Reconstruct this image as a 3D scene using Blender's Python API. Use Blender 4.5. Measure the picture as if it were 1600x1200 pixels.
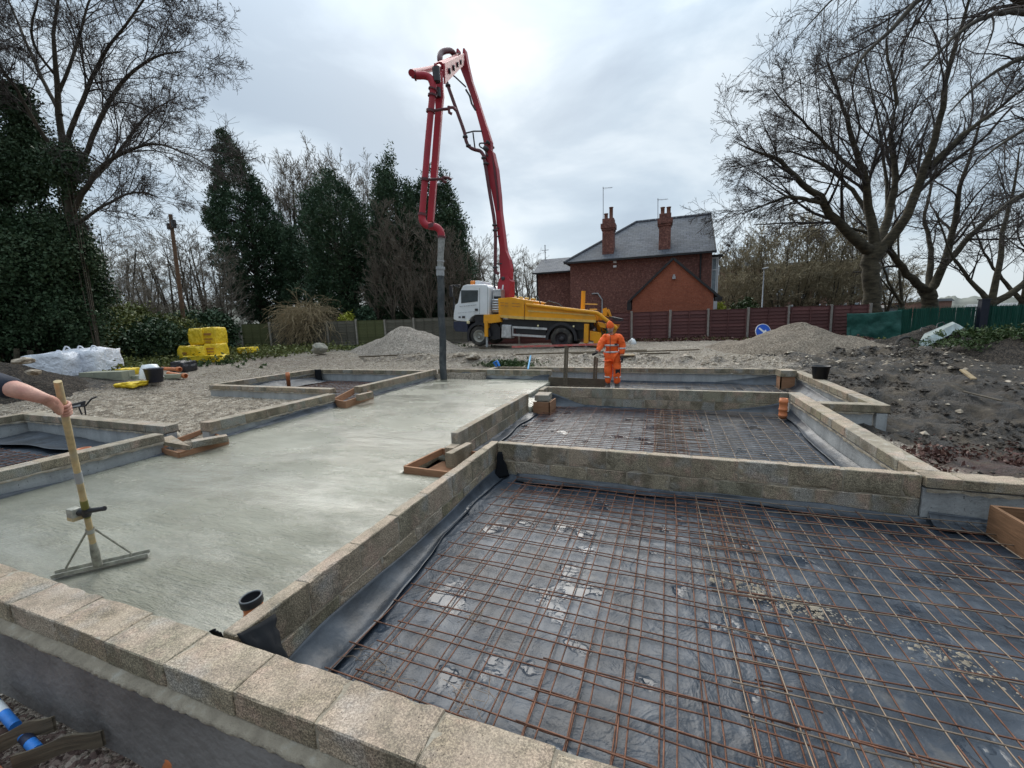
import bpy, bmesh, math, random
import numpy as np
from mathutils import Vector, Matrix
for o in list(bpy.data.objects): bpy.data.objects.remove(o)
SC = bpy.context.scene; COL = SC.collection
random.seed(7); RNG = np.random.default_rng(11)
R = math.radians
# ---------------------------------------------------------------- camera
FPX, PITCH, ROLL, YAW, CH = 647.6, .1485, -.03154, .3550, 1.5
_cp, _sp, _cr, _sr = math.cos(PITCH), math.sin(PITCH), math.cos(ROLL), math.sin(ROLL)
_right = np.array([1., 0, 0]); _up = np.array([0, _sp, _cp]); _fw = np.array([0, _cp, -_sp])
_r2 = _cr*_right + _sr*_up; _u2 = -_sr*_right + _cr*_up
_a = np.array([math.sin(YAW), math.cos(YAW)]); _b = np.array([math.cos(YAW), -math.sin(YAW)])
def _w(v): return np.array([v[:2] @ _b, v[:2] @ _a, v[2]])
def ray(x, y): return _w(_fw + _r2*(x-800)/FPX + _u2*(600-y)/FPX)
CAMP = np.array([0, 0, CH])
FWD2 = _w(np.array([0., 1, 0]))
def G(x, y, z=0.0):            # point on the level z
    d = ray(x, y); return tuple(CAMP + d*((z-CH)/d[2]))
def AT(x, y, D):               # point D metres ahead
    d = ray(x, y); return tuple(CAMP + d*(D/(d @ FWD2)))
def WY(x, y, Y):               # point on the vertical plane Y
    d = ray(x, y); return tuple(CAMP + d*(Y/d[1]))
cam = bpy.data.cameras.new('camera'); camo = bpy.data.objects.new('camera', cam); COL.objects.link(camo)
cam.sensor_width = 36; cam.lens = 36*FPX/1600; cam.clip_start = .05; cam.clip_end = 3000
_R, _U, _F = _w(_r2), _w(_u2), _w(_fw)
camo.matrix_world = Matrix(((_R[0], _U[0], -_F[0], 0), (_R[1], _U[1], -_F[1], 0), (_R[2], _U[2], -_F[2], CH), (0, 0, 0, 1)))
SC.camera = camo
# ---------------------------------------------------------------- light
SUN = ray(720, -60); SUN = SUN/np.linalg.norm(SUN)
ELEV = math.asin(SUN[2]); AZ = math.atan2(SUN[0], SUN[1])
W = bpy.data.worlds.new('World'); SC.world = W; W.use_nodes = True
nt = W.node_tree; nt.nodes.clear()
def wn(t, **k):
    n = nt.nodes.new(t)
    for a, v in k.items(): setattr(n, a, v)
    return n
L = nt.links.new
tc = wn('ShaderNodeTexCoord'); mp = wn('ShaderNodeMapping'); mp.inputs['Scale'].default_value = (1.25, 1.25, 2.6)
L(tc.outputs['Generated'], mp.inputs[0])
n1 = wn('ShaderNodeTexNoise'); n1.inputs['Scale'].default_value = 1.75; n1.inputs['Detail'].default_value = 7; n1.inputs['Roughness'].default_value = .45; n1.inputs['Distortion'].default_value = .35
mp.inputs['Location'].default_value = (3.4, 1.2, .6)
L(mp.outputs[0], n1.inputs['Vector'])
n1.inputs['Roughness'].default_value = .5; r1 = wn('ShaderNodeValToRGB'); cr = r1.color_ramp
cr.elements[0].position = .41; cr.elements[0].color = (.228, .276, .325, 1)
cr.elements[1].position = .60; cr.elements[1].color = (.375, .42, .452, 1)
e = cr.elements.new(.5); e.color = (.275, .328, .375, 1)
L(n1.outputs['Fac'], r1.inputs[0])
dt = wn('ShaderNodeVectorMath', operation='DOT_PRODUCT'); dt.inputs[1].default_value = tuple(SUN)
nm = wn('ShaderNodeVectorMath', operation='NORMALIZE'); L(tc.outputs['Generated'], nm.inputs[0]); L(nm.outputs[0], dt.inputs[0])
mr = wn('ShaderNodeMapRange'); mr.interpolation_type = 'SMOOTHERSTEP'; mr.inputs[1].default_value = .80; mr.inputs[2].default_value = 1.0; mr.inputs[3].default_value = 0; mr.inputs[4].default_value = .05
L(dt.outputs['Value'], mr.inputs[0])
ml = wn('ShaderNodeMath', operation='MULTIPLY'); L(mr.outputs[0], ml.inputs[0]); L(n1.outputs['Fac'], ml.inputs[1])
mxa = wn('ShaderNodeMixRGB', blend_type='ADD'); mxa.inputs[0].default_value = 1
L(r1.outputs[0], mxa.inputs[1]); L(ml.outputs[0], mxa.inputs[2])
# overcast: brighter towards the zenith
sx = wn('ShaderNodeSeparateXYZ'); L(nm.outputs[0], sx.inputs[0])
zr = wn('ShaderNodeMapRange'); zr.interpolation_type = 'SMOOTHSTEP'; zr.inputs[1].default_value = .36; zr.inputs[2].default_value = 1; zr.inputs[3].default_value = .98; zr.inputs[4].default_value = 2.5
L(sx.outputs['Z'], zr.inputs[0])
br = wn('ShaderNodeMapRange'); br.inputs[1].default_value = -1; br.inputs[2].default_value = .75; br.inputs[3].default_value = .45; br.inputs[4].default_value = 1.0; L(dt.outputs['Value'], br.inputs[0])
zb_ = wn('ShaderNodeMath', operation='MULTIPLY'); L(zr.outputs[0], zb_.inputs[0]); L(br.outputs[0], zb_.inputs[1])
mz = wn('ShaderNodeMixRGB', blend_type='MULTIPLY'); mz.inputs[0].default_value = 1
L(mxa.outputs[0], mz.inputs[1]); L(zb_.outputs[0], mz.inputs[2])
sky = wn('ShaderNodeTexSky', sky_type='NISHITA'); sky.sun_disc = False; sky.sun_elevation = ELEV; sky.sun_rotation = AZ
bg1 = wn('ShaderNodeBackground'); bg1.inputs[1].default_value = .07; L(sky.outputs[0], bg1.inputs[0])
bg2 = wn('ShaderNodeBackground'); bg2.inputs[1].default_value = 1.0; L(mz.outputs[0], bg2.inputs[0])
ms = wn('ShaderNodeMixShader'); ms.inputs[0].default_value = .9
L(bg1.outputs[0], ms.inputs[1]); L(bg2.outputs[0], ms.inputs[2])
L(ms.outputs[0], wn('ShaderNodeOutputWorld').inputs[0])
sl = bpy.data.lights.new('sun', 'SUN'); sl.energy = 1.5; sl.angle = R(50); sl.color = (1, .95, .87)
so = bpy.data.objects.new('sun', sl); COL.objects.link(so); so.location = (0, 0, 40)
so.rotation_euler = Vector(tuple(SUN)).to_track_quat('Z', 'Y').to_euler()
vs = SC.view_settings; vs.view_transform = 'Standard'; vs.look = 'None'; vs.exposure = 1.06; vs.gamma = 1; vs.use_curve_mapping = False
SC.cycles.max_bounces = 6; SC.cycles.use_denoising = True

# ---------------------------------------------------------------- materials
class N:
    def __init__(s, name):
        s.m = bpy.data.materials.new(name); s.m.use_nodes = True; s.t = s.m.node_tree
        s.b = s.t.nodes['Principled BSDF']; s.x = s.add('ShaderNodeTexCoord').outputs['Object']
    def add(s, t, **k):
        n = s.t.nodes.new(t)
        for a, v in k.items(): setattr(n, a, v)
        return n
    def l(s, a, b): s.t.links.new(a, b)
    def vec(s, sc=(1, 1, 1), rot=(0, 0, 0), src=None):
        m = s.add('ShaderNodeMapping'); m.inputs['Scale'].default_value = sc; m.inputs['Rotation'].default_value = rot
        s.l(src or s.x, m.inputs[0]); return m.outputs[0]
    def noise(s, scale, detail=3, rough=.55, v=None, dist=0):
        n = s.add('ShaderNodeTexNoise'); n.inputs['Scale'].default_value = scale; n.inputs['Detail'].default_value = detail
        n.inputs['Roughness'].default_value = rough; n.inputs['Distortion'].default_value = dist; s.l(v or s.x, n.inputs['Vector']); return n.outputs['Fac']
    def vor(s, scale, v=None, feature='F1', out='Distance'):
        n = s.add('ShaderNodeTexVoronoi'); n.feature = feature; n.inputs['Scale'].default_value = scale; s.l(v or s.x, n.inputs['Vector']); return n.outputs[out]
    def ramp(s, f, stops):
        r = s.add('ShaderNodeValToRGB'); c = r.color_ramp
        while len(c.elements) < len(stops): c.elements.new(.5)
        for e, (p, col) in zip(c.elements, stops):
            e.position = p; e.color = (*col, 1) if len(col) == 3 else col
        s.l(f, r.inputs[0]); return r.outputs[0]
    def rng(s, f, a, b, c, d):
        r = s.add('ShaderNodeMapRange'); s.l(f, r.inputs[0])
        for i, v in enumerate((a, b, c, d)): r.inputs[i+1].default_value = v
        return r.outputs[0]
    def mix(s, f, a, b, bt='MIX'):
        m = s.add('ShaderNodeMixRGB', blend_type=bt)
        for i, v in enumerate((f, a, b)):
            if isinstance(v, (int, float)): m.inputs[i].default_value = v if i == 0 else (v, v, v, 1)
            elif isinstance(v, tuple): m.inputs[i].default_value = (*v, 1)
            else: s.l(v, m.inputs[i])
        return m.outputs[0]
    def rand(s): return s.add('ShaderNodeObjectInfo').outputs['Random']
    def attr(s, n): return s.add('ShaderNodeAttribute', attribute_name=n).outputs['Fac']
    def math(s, op, a, b):
        m = s.add('ShaderNodeMath', operation=op)
        for i, v in enumerate((a, b)):
            if isinstance(v, (int, float)): m.inputs[i].default_value = v
            else: s.l(v, m.inputs[i])
        return m.outputs[0]
    def col(s, c):
        if isinstance(c, tuple): s.b.inputs['Base Color'].default_value = (*c, 1)
        else: s.l(c, s.b.inputs['Base Color'])
        return s
    def rough(s, c):
        if isinstance(c, (int, float)): s.b.inputs['Roughness'].default_value = c
        else: s.l(c, s.b.inputs['Roughness'])
        return s
    def metal(s, v): s.b.inputs['Metallic'].default_value = v; return s
    def bump(s, h, dist=.01, strength=1.0):
        b = s.add('ShaderNodeBump'); b.inputs['Distance'].default_value = dist; b.inputs['Strength'].default_value = strength
        s.l(h, b.inputs['Height']); s.l(b.outputs[0], s.b.inputs['Normal']); return s
MATS = {}
def simple(name, c, rough=.6, metal=0, var=.25, ns=6, bumpd=0, bs=60, dirt=None):
    if name in MATS: return MATS[name]
    n = N(name); f = n.noise(ns, 4)
    lo = tuple(v*(1-var) for v in c); hi = tuple(min(1, v*(1+var)) for v in c)
    cc = n.ramp(f, [(.3, lo), (.7, hi)])
    if dirt: cc = n.mix(n.rng(n.noise(ns*.7, 5), .45, .75, 0, .8), cc, dirt)
    n.col(cc).rough(rough).metal(metal)
    if bumpd: n.bump(n.noise(bs, 4), bumpd)
    MATS[name] = n.m; return n.m
# concrete blocks: coarse aggregate, mortar smears, damp patches
def m_block():
    n = N('aggregate_block'); rnd = n.rand()
    off = n.add('ShaderNodeVectorMath', operation='ADD'); cmb = n.add('ShaderNodeCombineXYZ'); mm = n.math('MULTIPLY', rnd, 37.0)
    for i in range(3): n.l(mm, cmb.inputs[i])
    n.l(n.x, off.inputs[0]); n.l(cmb.outputs[0], off.inputs[1]); v = off.outputs[0]
    base = n.ramp(rnd, [(0, (.27, .215, .145)), (.25, (.40, .33, .23)), (.5, (.28, .245, .17)), (.7, (.44, .345, .25)), (.85, (.33, .32, .27)), (1, (.30, .26, .155))])
    big = n.noise(5.5, 5, .6, v)
    c = n.mix(n.rng(big, .50, .68, 0, .75), base, (.46, .315, .24))       # mortar smears
    big2 = n.noise(4, 4, .6, n.vec((1, 1, .6), src=v))
    c = n.mix(n.rng(big2, .47, .62, 0, .75), c, (.15, .125, .08))       # damp
    c = n.mix(n.rng(n.noise(3.3, 4, .5, v), .56, .68, 0, .6), c, (.36, .355, .335))
    sp = n.noise(130, 3, .8, v); c = n.mix(n.rng(sp, .42, .62, 0, 1), n.mix(1, c, .58, 'MULTIPLY'), n.mix(1, c, 1.32, 'MULTIPLY'))
    pit = n.rng(n.vor(55, v), .05, .16, 0, 1); pf = n.rng(n.noise(17, 2, .5, v), .5, .6, 1, 0)
    pit2 = n.math('MAXIMUM', pit, pf); c = n.mix(pit2, (.09, .075, .055), c)
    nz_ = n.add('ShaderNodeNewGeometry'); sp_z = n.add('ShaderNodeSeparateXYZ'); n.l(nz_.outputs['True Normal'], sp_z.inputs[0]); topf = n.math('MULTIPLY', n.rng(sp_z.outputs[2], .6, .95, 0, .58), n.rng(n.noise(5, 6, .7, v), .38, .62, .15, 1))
    c = n.mix(topf, c, n.mix(n.noise(3.7, 4, .6, v), (.52, .355, .28), (.62, .53, .40)))       # upward faces painted paler as if skylit, with patchy cement residue
    c = n.mix(n.rng(sp, .40, .62, 0, .8), n.mix(1, c, .70, 'MULTIPLY'), n.mix(1, c, 1.22, 'MULTIPLY')); c = n.mix(n.rng(pit2, 0, 1, .8, 0), c, (.08, .06, .045))
    n.col(c).rough(n.rng(big2, .4, .7, .9, .62))
    h = n.math('ADD', n.math('MULTIPLY', sp, .6), n.math('ADD', n.math('MULTIPLY', pit2, .9), n.math('MULTIPLY', n.noise(30, 3, .5, v), .7)))
    n.bump(h, .008, 1.0); return n.m
def m_footing():
    n = N('grey_coated_footing'); f = n.noise(3, 5, .6, n.vec((1, 1, .35)))
    c = n.ramp(f, [(.25, (.23, .235, .235)), (.5, (.36, .37, .37)), (.72, (.50, .51, .505))])
    dr = n.noise(20, 3, .6, n.vec((1, 1, .12))); c = n.mix(n.rng(dr, .52, .66, 0, .6), c, (.42, .43, .43))
    c = n.mix(n.rng(n.noise(40, 3, .7), .62, .7, 0, .8), c, (.05, .05, .05))
    n.col(c).rough(.55).bump(n.noise(25, 5, .6), .012, .7); return n.m
def m_mortar():
    n = N('mortar'); f = n.noise(9, 5, .6); n.col(n.ramp(f, [(.3, (.22, .185, .14)), (.55, (.34, .29, .22)), (.75, (.46, .43, .37))])).rough(.9).bump(n.noise(60, 5, .7), .012, 1); return n.m
def m_slab():
    n = N('wet_concrete_slab'); v = n.vec((1, 1, 1), (0, 0, R(-18)))
    big = n.noise(.55, 4, .55, v); mid = n.noise(3.5, 5, .6, n.vec((.35, 1.6, 1), (0, 0, R(-18))))
    c = n.ramp(n.math('ADD', n.math('MULTIPLY', big, .55), n.math('MULTIPLY', mid, .45)), [(.36, (.195, .19, .14)), (.5, (.255, .25, .19)), (.64, (.335, .33, .265))])
    fine = n.noise(60, 4, .7); c = n.mix(n.rng(fine, .3, .7, 0, 1), n.mix(1, c, .82, 'MULTIPLY'), n.mix(1, c, 1.12, 'MULTIPLY'))
    n.col(c)
    wet = n.rng(n.noise(.8, 5, .65, n.vec((.6, 1.2, 1), (0, 0, R(-30)))), .42, .56, .0, 1.0)
    n.rough(n.rng(wet, 0, 1, .34, .07))
    # rake marks
    wv = n.add('ShaderNodeTexWave', wave_type='BANDS', bands_direction='Y'); wv.inputs['Scale'].default_value = 9; wv.inputs['Distortion'].default_value = 5.5; wv.inputs['Detail'].default_value = 3; wv.inputs['Detail Scale'].default_value = 1.3
    n.l(n.vec((.5, 1, 1), (0, 0, R(-22))), wv.inputs['Vector'])
    am = n.rng(n.noise(.9, 2), .42, .62, .15, 1)
    st = n.noise(34, 4, .7, n.vec((.16, 1, 1), (0, 0, R(-14)), n.x)); st2 = n.noise(15, 4, .65, n.vec((.22, 1, 1), (0, 0, R(16))))
    h = n.math('ADD', n.math('MULTIPLY', n.math('MULTIPLY', st, am), 1.5), n.math('ADD', n.math('MULTIPLY', n.noise(55, 5, .8), .45), n.math('MULTIPLY', st2, 1.0)))
    n.bump(n.math('MULTIPLY', h, n.rng(wet, 0, 1, 1.1, .6)), .020, 1.0); n.b.inputs['Specular IOR Level'].default_value = .75; n.l(n.rng(wet, 0, 1, .12, .75), n.b.inputs['Coat Weight']); n.b.inputs['Coat Roughness'].default_value = .16; b2_ = n.add('ShaderNodeBump'); b2_.inputs['Distance'].default_value = .006; n.l(h, b2_.inputs['Height']); n.l(b2_.outputs[0], n.b.inputs['Coat Normal']); return n.m
def m_membrane(name='black_membrane'):
    n = N(name); f = n.noise(2.6, 5, .6)
    c = n.ramp(f, [(.3, (.013, .018, .026)), (.52, (.034, .045, .062)), (.7, (.078, .092, .114))])
    c = n.mix(n.rng(n.noise(1.3, 5, .65), .6, .72, 0, .75), c, (.15, .13, .105))
    n.col(c)
    wet = n.rng(n.noise(2.4, 4, .55), .585, .63, 0, 1); rg = n.rng(n.math('ABSOLUTE', n.math('SUBTRACT', n.noise(3.2, 4, .6, None, .8), .5), 0), 0, .12, 1, 0)
    n.rough(n.rng(wet, 0, 1, .44, .12)); n.b.inputs['Specular IOR Level'].default_value = .5
    dr = n.math('MULTIPLY', n.rng(n.vor(95), .08, .3, 1, 0), n.rng(n.noise(13, 3), .5, .6, 0, 1))
    h = n.math('ADD', n.math('MULTIPLY', n.math('ADD', n.noise(7, 4, .6), n.math('MULTIPLY', rg, .30)), n.rng(wet, 0, 1, .85, .08)), n.math('MULTIPLY', dr, n.rng(wet, 0, 1, .07, .02)))
    n.bump(h, .017, .8); return n.m
def m_ground():
    n = N('site_ground'); g = n.attr('gravel'); red = n.attr('red')
    peb = n.vor(52, out='Color'); pd = n.vor(52)
    bw = n.add('ShaderNodeRGBToBW'); n.l(peb, bw.inputs[0])
    gr = n.ramp(bw.outputs[0], [(.15, (.08, .063, .048)), (.45, (.33, .272, .208)), (.7, (.49, .42, .33)), (.9, (.70, .63, .52))])
    gr = n.mix(n.rng(n.noise(1.1, 6, .7), .48, .66, 0, .75), gr, (.15, .115, .085))
    mf = n.noise(2.6, 6, .68)
    mu = n.ramp(mf, [(.3, (.008, .006, .004)), (.47, (.030, .022, .015)), (.58, (.085, .065, .045)), (.72, (.22, .18, .135))])
    mu = n.mix(n.rng(n.noise(55, 4, .8), .58, .7, 0, .5), mu, (.26, .22, .18))
    gm = n.rng(n.math('ADD', g, n.rng(n.noise(3, 5, .65), 0, 1, -.3, .3)), .35, .65, 0, 1)
    c = n.mix(gm, mu, gr); c = n.mix(n.math('MULTIPLY', red, n.rng(n.noise(11, 4, .7), .4, .6, .2, 1)), c, (.10, .045, .038))
    n.col(c).rough(n.rng(mf, .38, .62, .22, .9))
    h = n.math('ADD', n.math('MULTIPLY', n.noise(13, 7, .78), n.rng(gm, 0, 1, 2.2, .3)), n.math('MULTIPLY', pd, n.rng(gm, 0, 1, .15, -1.0)))
    n.bump(h, .05, .9); return n.m
def m_brick(name, c1, c2, mo, sc, mortar=.012, mt=.75):
    n = N(name); b = n.add('ShaderNodeTexBrick'); b.inputs['Scale'].default_value = sc; b.inputs['Mortar Size'].default_value = mortar
    b.inputs['Color1'].default_value = (*c1, 1); b.inputs['Color2'].default_value = (*c2, 1); b.inputs['Mortar'].default_value = (*mo, 1)
    b.inputs['Brick Width'].default_value = .225; b.inputs['Row Height'].default_value = .075
    sep = n.add('ShaderNodeSeparateXYZ'); n.l(n.x, sep.inputs[0]); cmb = n.add('ShaderNodeCombineXYZ')
    n.l(n.math('ADD', sep.outputs[0], sep.outputs[1]), cmb.inputs[0]); n.l(sep.outputs[2], cmb.inputs[1])
    n.l(cmb.outputs[0], b.inputs['Vector'])
    c = n.mix(n.rng(n.noise(1.2, 5, .6), .4, .7, 0, .45), b.outputs['Color'], tuple(v*.55 for v in c1))
    c = n.mix(n.rng(n.noise(7, 4, .85), .5, .66, .0, mt), c, tuple(min(1, v*k) for v, k in zip(c2, (2.0, 2.5, 2.6)))); c = n.mix(n.rng(n.noise(9.5, 4, .85), .5, .64, .0, mt), c, tuple(v*.35 for v in c1))
    n.col(c).rough(.85).bump(b.outputs['Fac'], -.01, .6); return n.m
def m_slate():
    n = N('slate_roof'); b = n.add('ShaderNodeTexBrick'); b.inputs['Scale'].default_value = 1
    b.inputs['Brick Width'].default_value = .36; b.inputs['Row Height'].default_value = .26; b.inputs['Mortar Size'].default_value = .018
    b.inputs['Color1'].default_value = (.055, .062, .078, 1); b.inputs['Color2'].default_value = (.105, .115, .14, 1); b.inputs['Mortar'].default_value = (.035, .038, .045, 1)
    sep = n.add('ShaderNodeSeparateXYZ'); n.l(n.x, sep.inputs[0]); cmb = n.add('ShaderNodeCombineXYZ')
    n.l(sep.outputs[0], cmb.inputs[0]); n.l(n.math('MULTIPLY', sep.outputs[1], 1.25), cmb.inputs[1]); n.l(cmb.outputs[0], b.inputs['Vector'])
    n.col(n.mix(n.rng(n.noise(1.5, 5, .6), .4, .75, 0, .4), b.outputs['Color'], (.16, .165, .165))).rough(.72).bump(b.outputs['Fac'], -.012, .7); return n.m
def m_bark(name, c1, c2, sc=6, z=.25):
    n = N(name); f = n.noise(sc, 5, .65, n.vec((1, 1, z))); n.col(n.ramp(f, [(.3, c1), (.7, c2)])).rough(.95).bump(n.noise(sc*3, 5, .6, n.vec((1, 1, z))), .05, .8); return n.m
def m_leaf(name, c1, c2, c3, sc=.6):
    n = N(name); f = n.noise(sc, 3, .6); g = n.noise(9, 2, .7)
    c = n.ramp(n.math('ADD', n.math('MULTIPLY', f, .5), n.math('MULTIPLY', g, .5)), [(.35, c1), (.52, c2), (.68, c3)])
    n.col(c).rough(.55); n.b.inputs['Specular IOR Level'].default_value = .25; return n.m
def m_plank(name, c1, c2, rot=0):
    n = N(name); r = n.rand(); v = n.vec((1.5, 1.5, 14) if not rot else (14, 14, 1.5)); f = n.noise(4, 5, .65, v)
    c = n.ramp(f, [(.3, c1), (.7, c2)]); c = n.mix(n.rng(r, 0, 1, 0, .5), c, tuple(v*.6 for v in c1)); n.col(c).rough(.85).bump(f, .006, .7); return n.m
M = dict(
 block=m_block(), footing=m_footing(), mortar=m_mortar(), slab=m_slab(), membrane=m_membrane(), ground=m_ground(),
 brick=m_brick('old_brick', (.17, .055, .042), (.235, .088, .065), (.14, .09, .075), 1),
 brick2=m_brick('new_brick', (.30, .080, .040), (.36, .105, .055), (.28, .13, .085), 1, .008, .22),
 slate=m_slate(),
 bark=m_bark('bark', (.03, .025, .018), (.09, .073, .050)), bark_plane=m_bark('plane_bark', (.018, .015, .010), (.115, .095, .060), 2.6, 2.6),
 twig=simple('twig', (.055, .045, .040), .95, var=.35, ns=1.5), twig_pale=simple('pale_twig', (.19, .16, .125), .95, var=.3, ns=1), twig_olive=simple('olive_twig', (.24, .20, .125), .95, var=.3, ns=.6),
 straw=simple('straw_stem', (.34, .26, .15), .9, var=.35, ns=3),
 ivy=m_leaf('ivy_leaf', (.018, .040, .018), (.050, .088, .042), (.11, .15, .085)),
 conifer=m_leaf('conifer_spray', (.020, .044, .025), (.055, .098, .052), (.12, .17, .095)),
 olive=m_leaf('olive_leaf', (.05, .065, .018), (.14, .155, .045), (.27, .27, .09)),
 grass=m_leaf('weed_leaf', (.02, .04, .010), (.055, .09, .028), (.13, .16, .06), 2),
 yellowleaf=m_leaf('yellow_leaf', (.25, .27, .03), (.40, .42, .06), (.5, .5, .12), 2), brownleaf=m_leaf('dead_leaf', (.035, .014, .011), (.10, .045, .035), (.26, .15, .11), 3),
 fence_red=m_plank('red_brown_slat', (.075, .028, .028), (.19, .075, .068)), fence_old=m_plank('weathered_slat', (.085, .078, .06), (.19, .175, .135)), fence_green=m_plank('algae_slat', (.075, .085, .03), (.15, .155, .065)),
 post=simple('concrete_post', (.30, .275, .235), .9, bumpd=.004), post_red=simple('grey_post', (.27, .24, .215), .9, bumpd=.004), ply=m_plank('orange_plywood', (.27, .125, .06), (.42, .235, .135)), ply_brown=m_plank('brown_plywood', (.14, .07, .032), (.27, .14, .07)), timber=m_plank('sawn_timber', (.26, .19, .105), (.46, .35, .21)), timber_dark=m_plank('dirty_timber', (.075, .058, .04), (.21, .165, .11)),
 rust=simple('rusty_steel', (.135, .058, .033), .62, .3, var=.75, ns=9, bumpd=.002, bs=200), dullsteel=simple('dull_bar', (.20, .15, .11), .5, .5, var=.35, ns=6),
 wire=simple('bright_wire', (.45, .45, .42), .35, .8),
 red=simple('red_paint', (.40, .022, .038), .55, var=.15, ns=1, dirt=(.26, .035, .04)), darkred=simple('dirty_red_pipe', (.115, .028, .034), .5, var=.3, ns=2), darksteel=simple('dark_steel', (.055, .05, .055), .5, .3),
 yellow=simple('yellow_paint', (.86, .37, .004), .32, var=.08, ns=1.5, dirt=(.50, .24, .03)), yellow_pale=simple('dusty_yellow', (.72, .46, .12), .5, var=.15), white=simple('white_paint', (.80, .83, .85), .28, var=.04, ns=1, dirt=(.55, .57, .56)),
 black=simple('black_plastic', (.018, .018, .022), .42), navy=simple('navy_bumper', (.02, .026, .055), .45), tyre=simple('tyre_rubber', (.035, .033, .031), .85, dirt=(.16, .135, .11)), rim=simple('steel_rim', (.42, .42, .38), .45, .3, dirt=(.22, .19, .15)),
 alu=simple('aluminium', (.55, .56, .57), .35, .7), glass=simple('dark_glass', (.03, .04, .045), .06, var=.5, ns=2), hose=simple('rubber_hose', (.028, .033, .036), .5, dirt=(.12, .12, .115)), conc_pipe=simple('concrete_covered_pipe', (.30, .30, .285), .8, var=.3, ns=10, bumpd=.01, bs=30),
 orange=simple('orange_plastic', (.62, .20, .075), .45, var=.12, dirt=(.42, .20, .11)), lamp=simple('amber_lens', (.85, .25, .04), .3), light=simple('lamp_lens', (.85, .75, .45), .2),
 hiviz=simple('orange_workwear', (1.0, .135, .018), .75, var=.10, ns=5, bumpd=.02, bs=14), refl=simple('reflective_tape', (.60, .58, .56), .5), skin=simple('skin', (.56, .29, .215), .48, var=.22, ns=16, dirt=(.50, .19, .15), bumpd=.003, bs=120), glove=simple('dark_glove', (.035, .03, .035), .8), boot=simple('muddy_boot', (.10, .088, .08), .8, var=.4), sleeve=simple('navy_sleeve', (.010, .014, .028), .85, var=.3, ns=9, bumpd=.004, bs=40), beard=simple('grey_beard', (.30, .26, .23), .9),
 handle=simple('worn_timber_handle', (.52, .39, .20), .7, var=.3, ns=14, dirt=(.40, .37, .27), bumpd=.002), tape=simple('yellow_black_tape', (.18, .17, .04), .6), concsteel=simple('concrete_smeared_steel', (.33, .325, .28), .5, .2, var=.45, ns=25, bumpd=.003, bs=80),
 yellowbag=simple('yellow_bag', (.86, .60, .03), .45, var=.1, ns=3, bumpd=.06, bs=7), orangeprint=simple('brown_print', (.42, .20, .05), .6), whitebag=simple('white_bag', (.80, .82, .88), .5, var=.06, bumpd=.10, bs=5),
 greyblock=simple('light_block', (.28, .285, .215), .85, var=.15, bumpd=.004), blueblk=simple('dark_blue_tub', (.03, .035, .055), .5), blue=simple('blue_pipe', (.03, .20, .62), .4), cyan=simple('light_blue_pipe', (.12, .42, .70), .4),
 tarp=simple('green_tarp', (.010, .085, .066), .65, var=.2, ns=2, bumpd=.05, bs=4), palis=simple('green_palisade', (.010, .085, .06), .4, var=.15), darkpost=simple('dark_navy_post', (.012, .016, .03), .5),
 sign_blue=simple('sign_blue', (.012, .10, .55), .35, var=.05), sign_white=simple('sign_white', (.82, .82, .82), .4, var=.02), fascia=simple('dark_fascia', (.02, .02, .022), .6), lead=simple('lead_flashing', (.36, .37, .38), .6), pot=simple('clay_pot', (.17, .075, .05), .85), whiteupvc=simple('white_upvc', (.74, .77, .80), .4, var=.03), winglass=simple('window_glass', (.25, .31, .35), .08), aerial=simple('aerial_metal', (.30, .31, .33), .5, .5), telegraph=simple('pole_timber', (.15, .085, .05), .9, var=.3, ns=5),
 hill=simple('far_hill', (.13, .135, .115), 1, var=.45, ns=.03), farbrick=simple('far_brick', (.22, .12, .09), .9, var=.25), farroof=simple('far_roof', (.20, .21, .22), .7), slabstone=simple('broken_slab', (.30, .285, .235), .9, var=.3, ns=5, bumpd=.01, bs=20), galv=simple('galvanised_tray', (.36, .42, .41), .45, .4, dirt=(.2, .2, .17)),
 sandpile=None, darksoil=None, stone=None, redtube=simple('red_white_barrier', (.55, .12, .10), .6, dirt=(.45, .36, .33)))
def m_pile(name, cols, sc, bd):
    n = N(name); peb = n.vor(sc, out='Color'); bw = n.add('ShaderNodeRGBToBW'); n.l(peb, bw.inputs[0])
    c = n.ramp(bw.outputs[0], [(.15, cols[0]), (.5, cols[1]), (.85, cols[2])]); c = n.mix(n.rng(n.noise(1.7, 5, .65), .4, .7, 0, .5), c, tuple(v*.7 for v in cols[1]))
    n.col(c).rough(.92).bump(n.math('ADD', n.vor(sc), n.noise(8, 5, .7)), -bd, .9); return n.m
M['footing_dark'] = simple('dark_coated_footing', (.145, .135, .130), .6, var=.4, ns=2.5, dirt=(.27, .26, .25), bumpd=.012, bs=20)
M['membrane_matte'] = simple('matte_black_sheet', (.040, .048, .060), .40, var=.55, ns=4, bumpd=.006, bs=14)
M['matteblack'] = simple('matte_black_flap', (.006, .007, .009), .75); M['matteblack'].node_tree.nodes['Principled BSDF'].inputs['Specular IOR Level'].default_value = .15
M['rimgrey'] = simple('rubber_rim', (.10, .11, .12), .5)
M['gravelpile'] = m_pile('crushed_stone_pile', ((.15, .125, .10), (.30, .26, .215), (.46, .41, .35)), 22, .05)
M['sandpile'] = m_pile('gritty_fill_pile', ((.11, .085, .06), (.195, .155, .115), (.32, .27, .21)), 26, .04)
M['darksoil'] = m_pile('dark_topsoil', ((.012, .009, .007), (.038, .029, .021), (.12, .092, .068)), 34, .06)
M['darkstone'] = m_pile('dark_red_chips', ((.05, .03, .026), (.15, .095, .08), (.42, .36, .30)), 30, .01)
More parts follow.
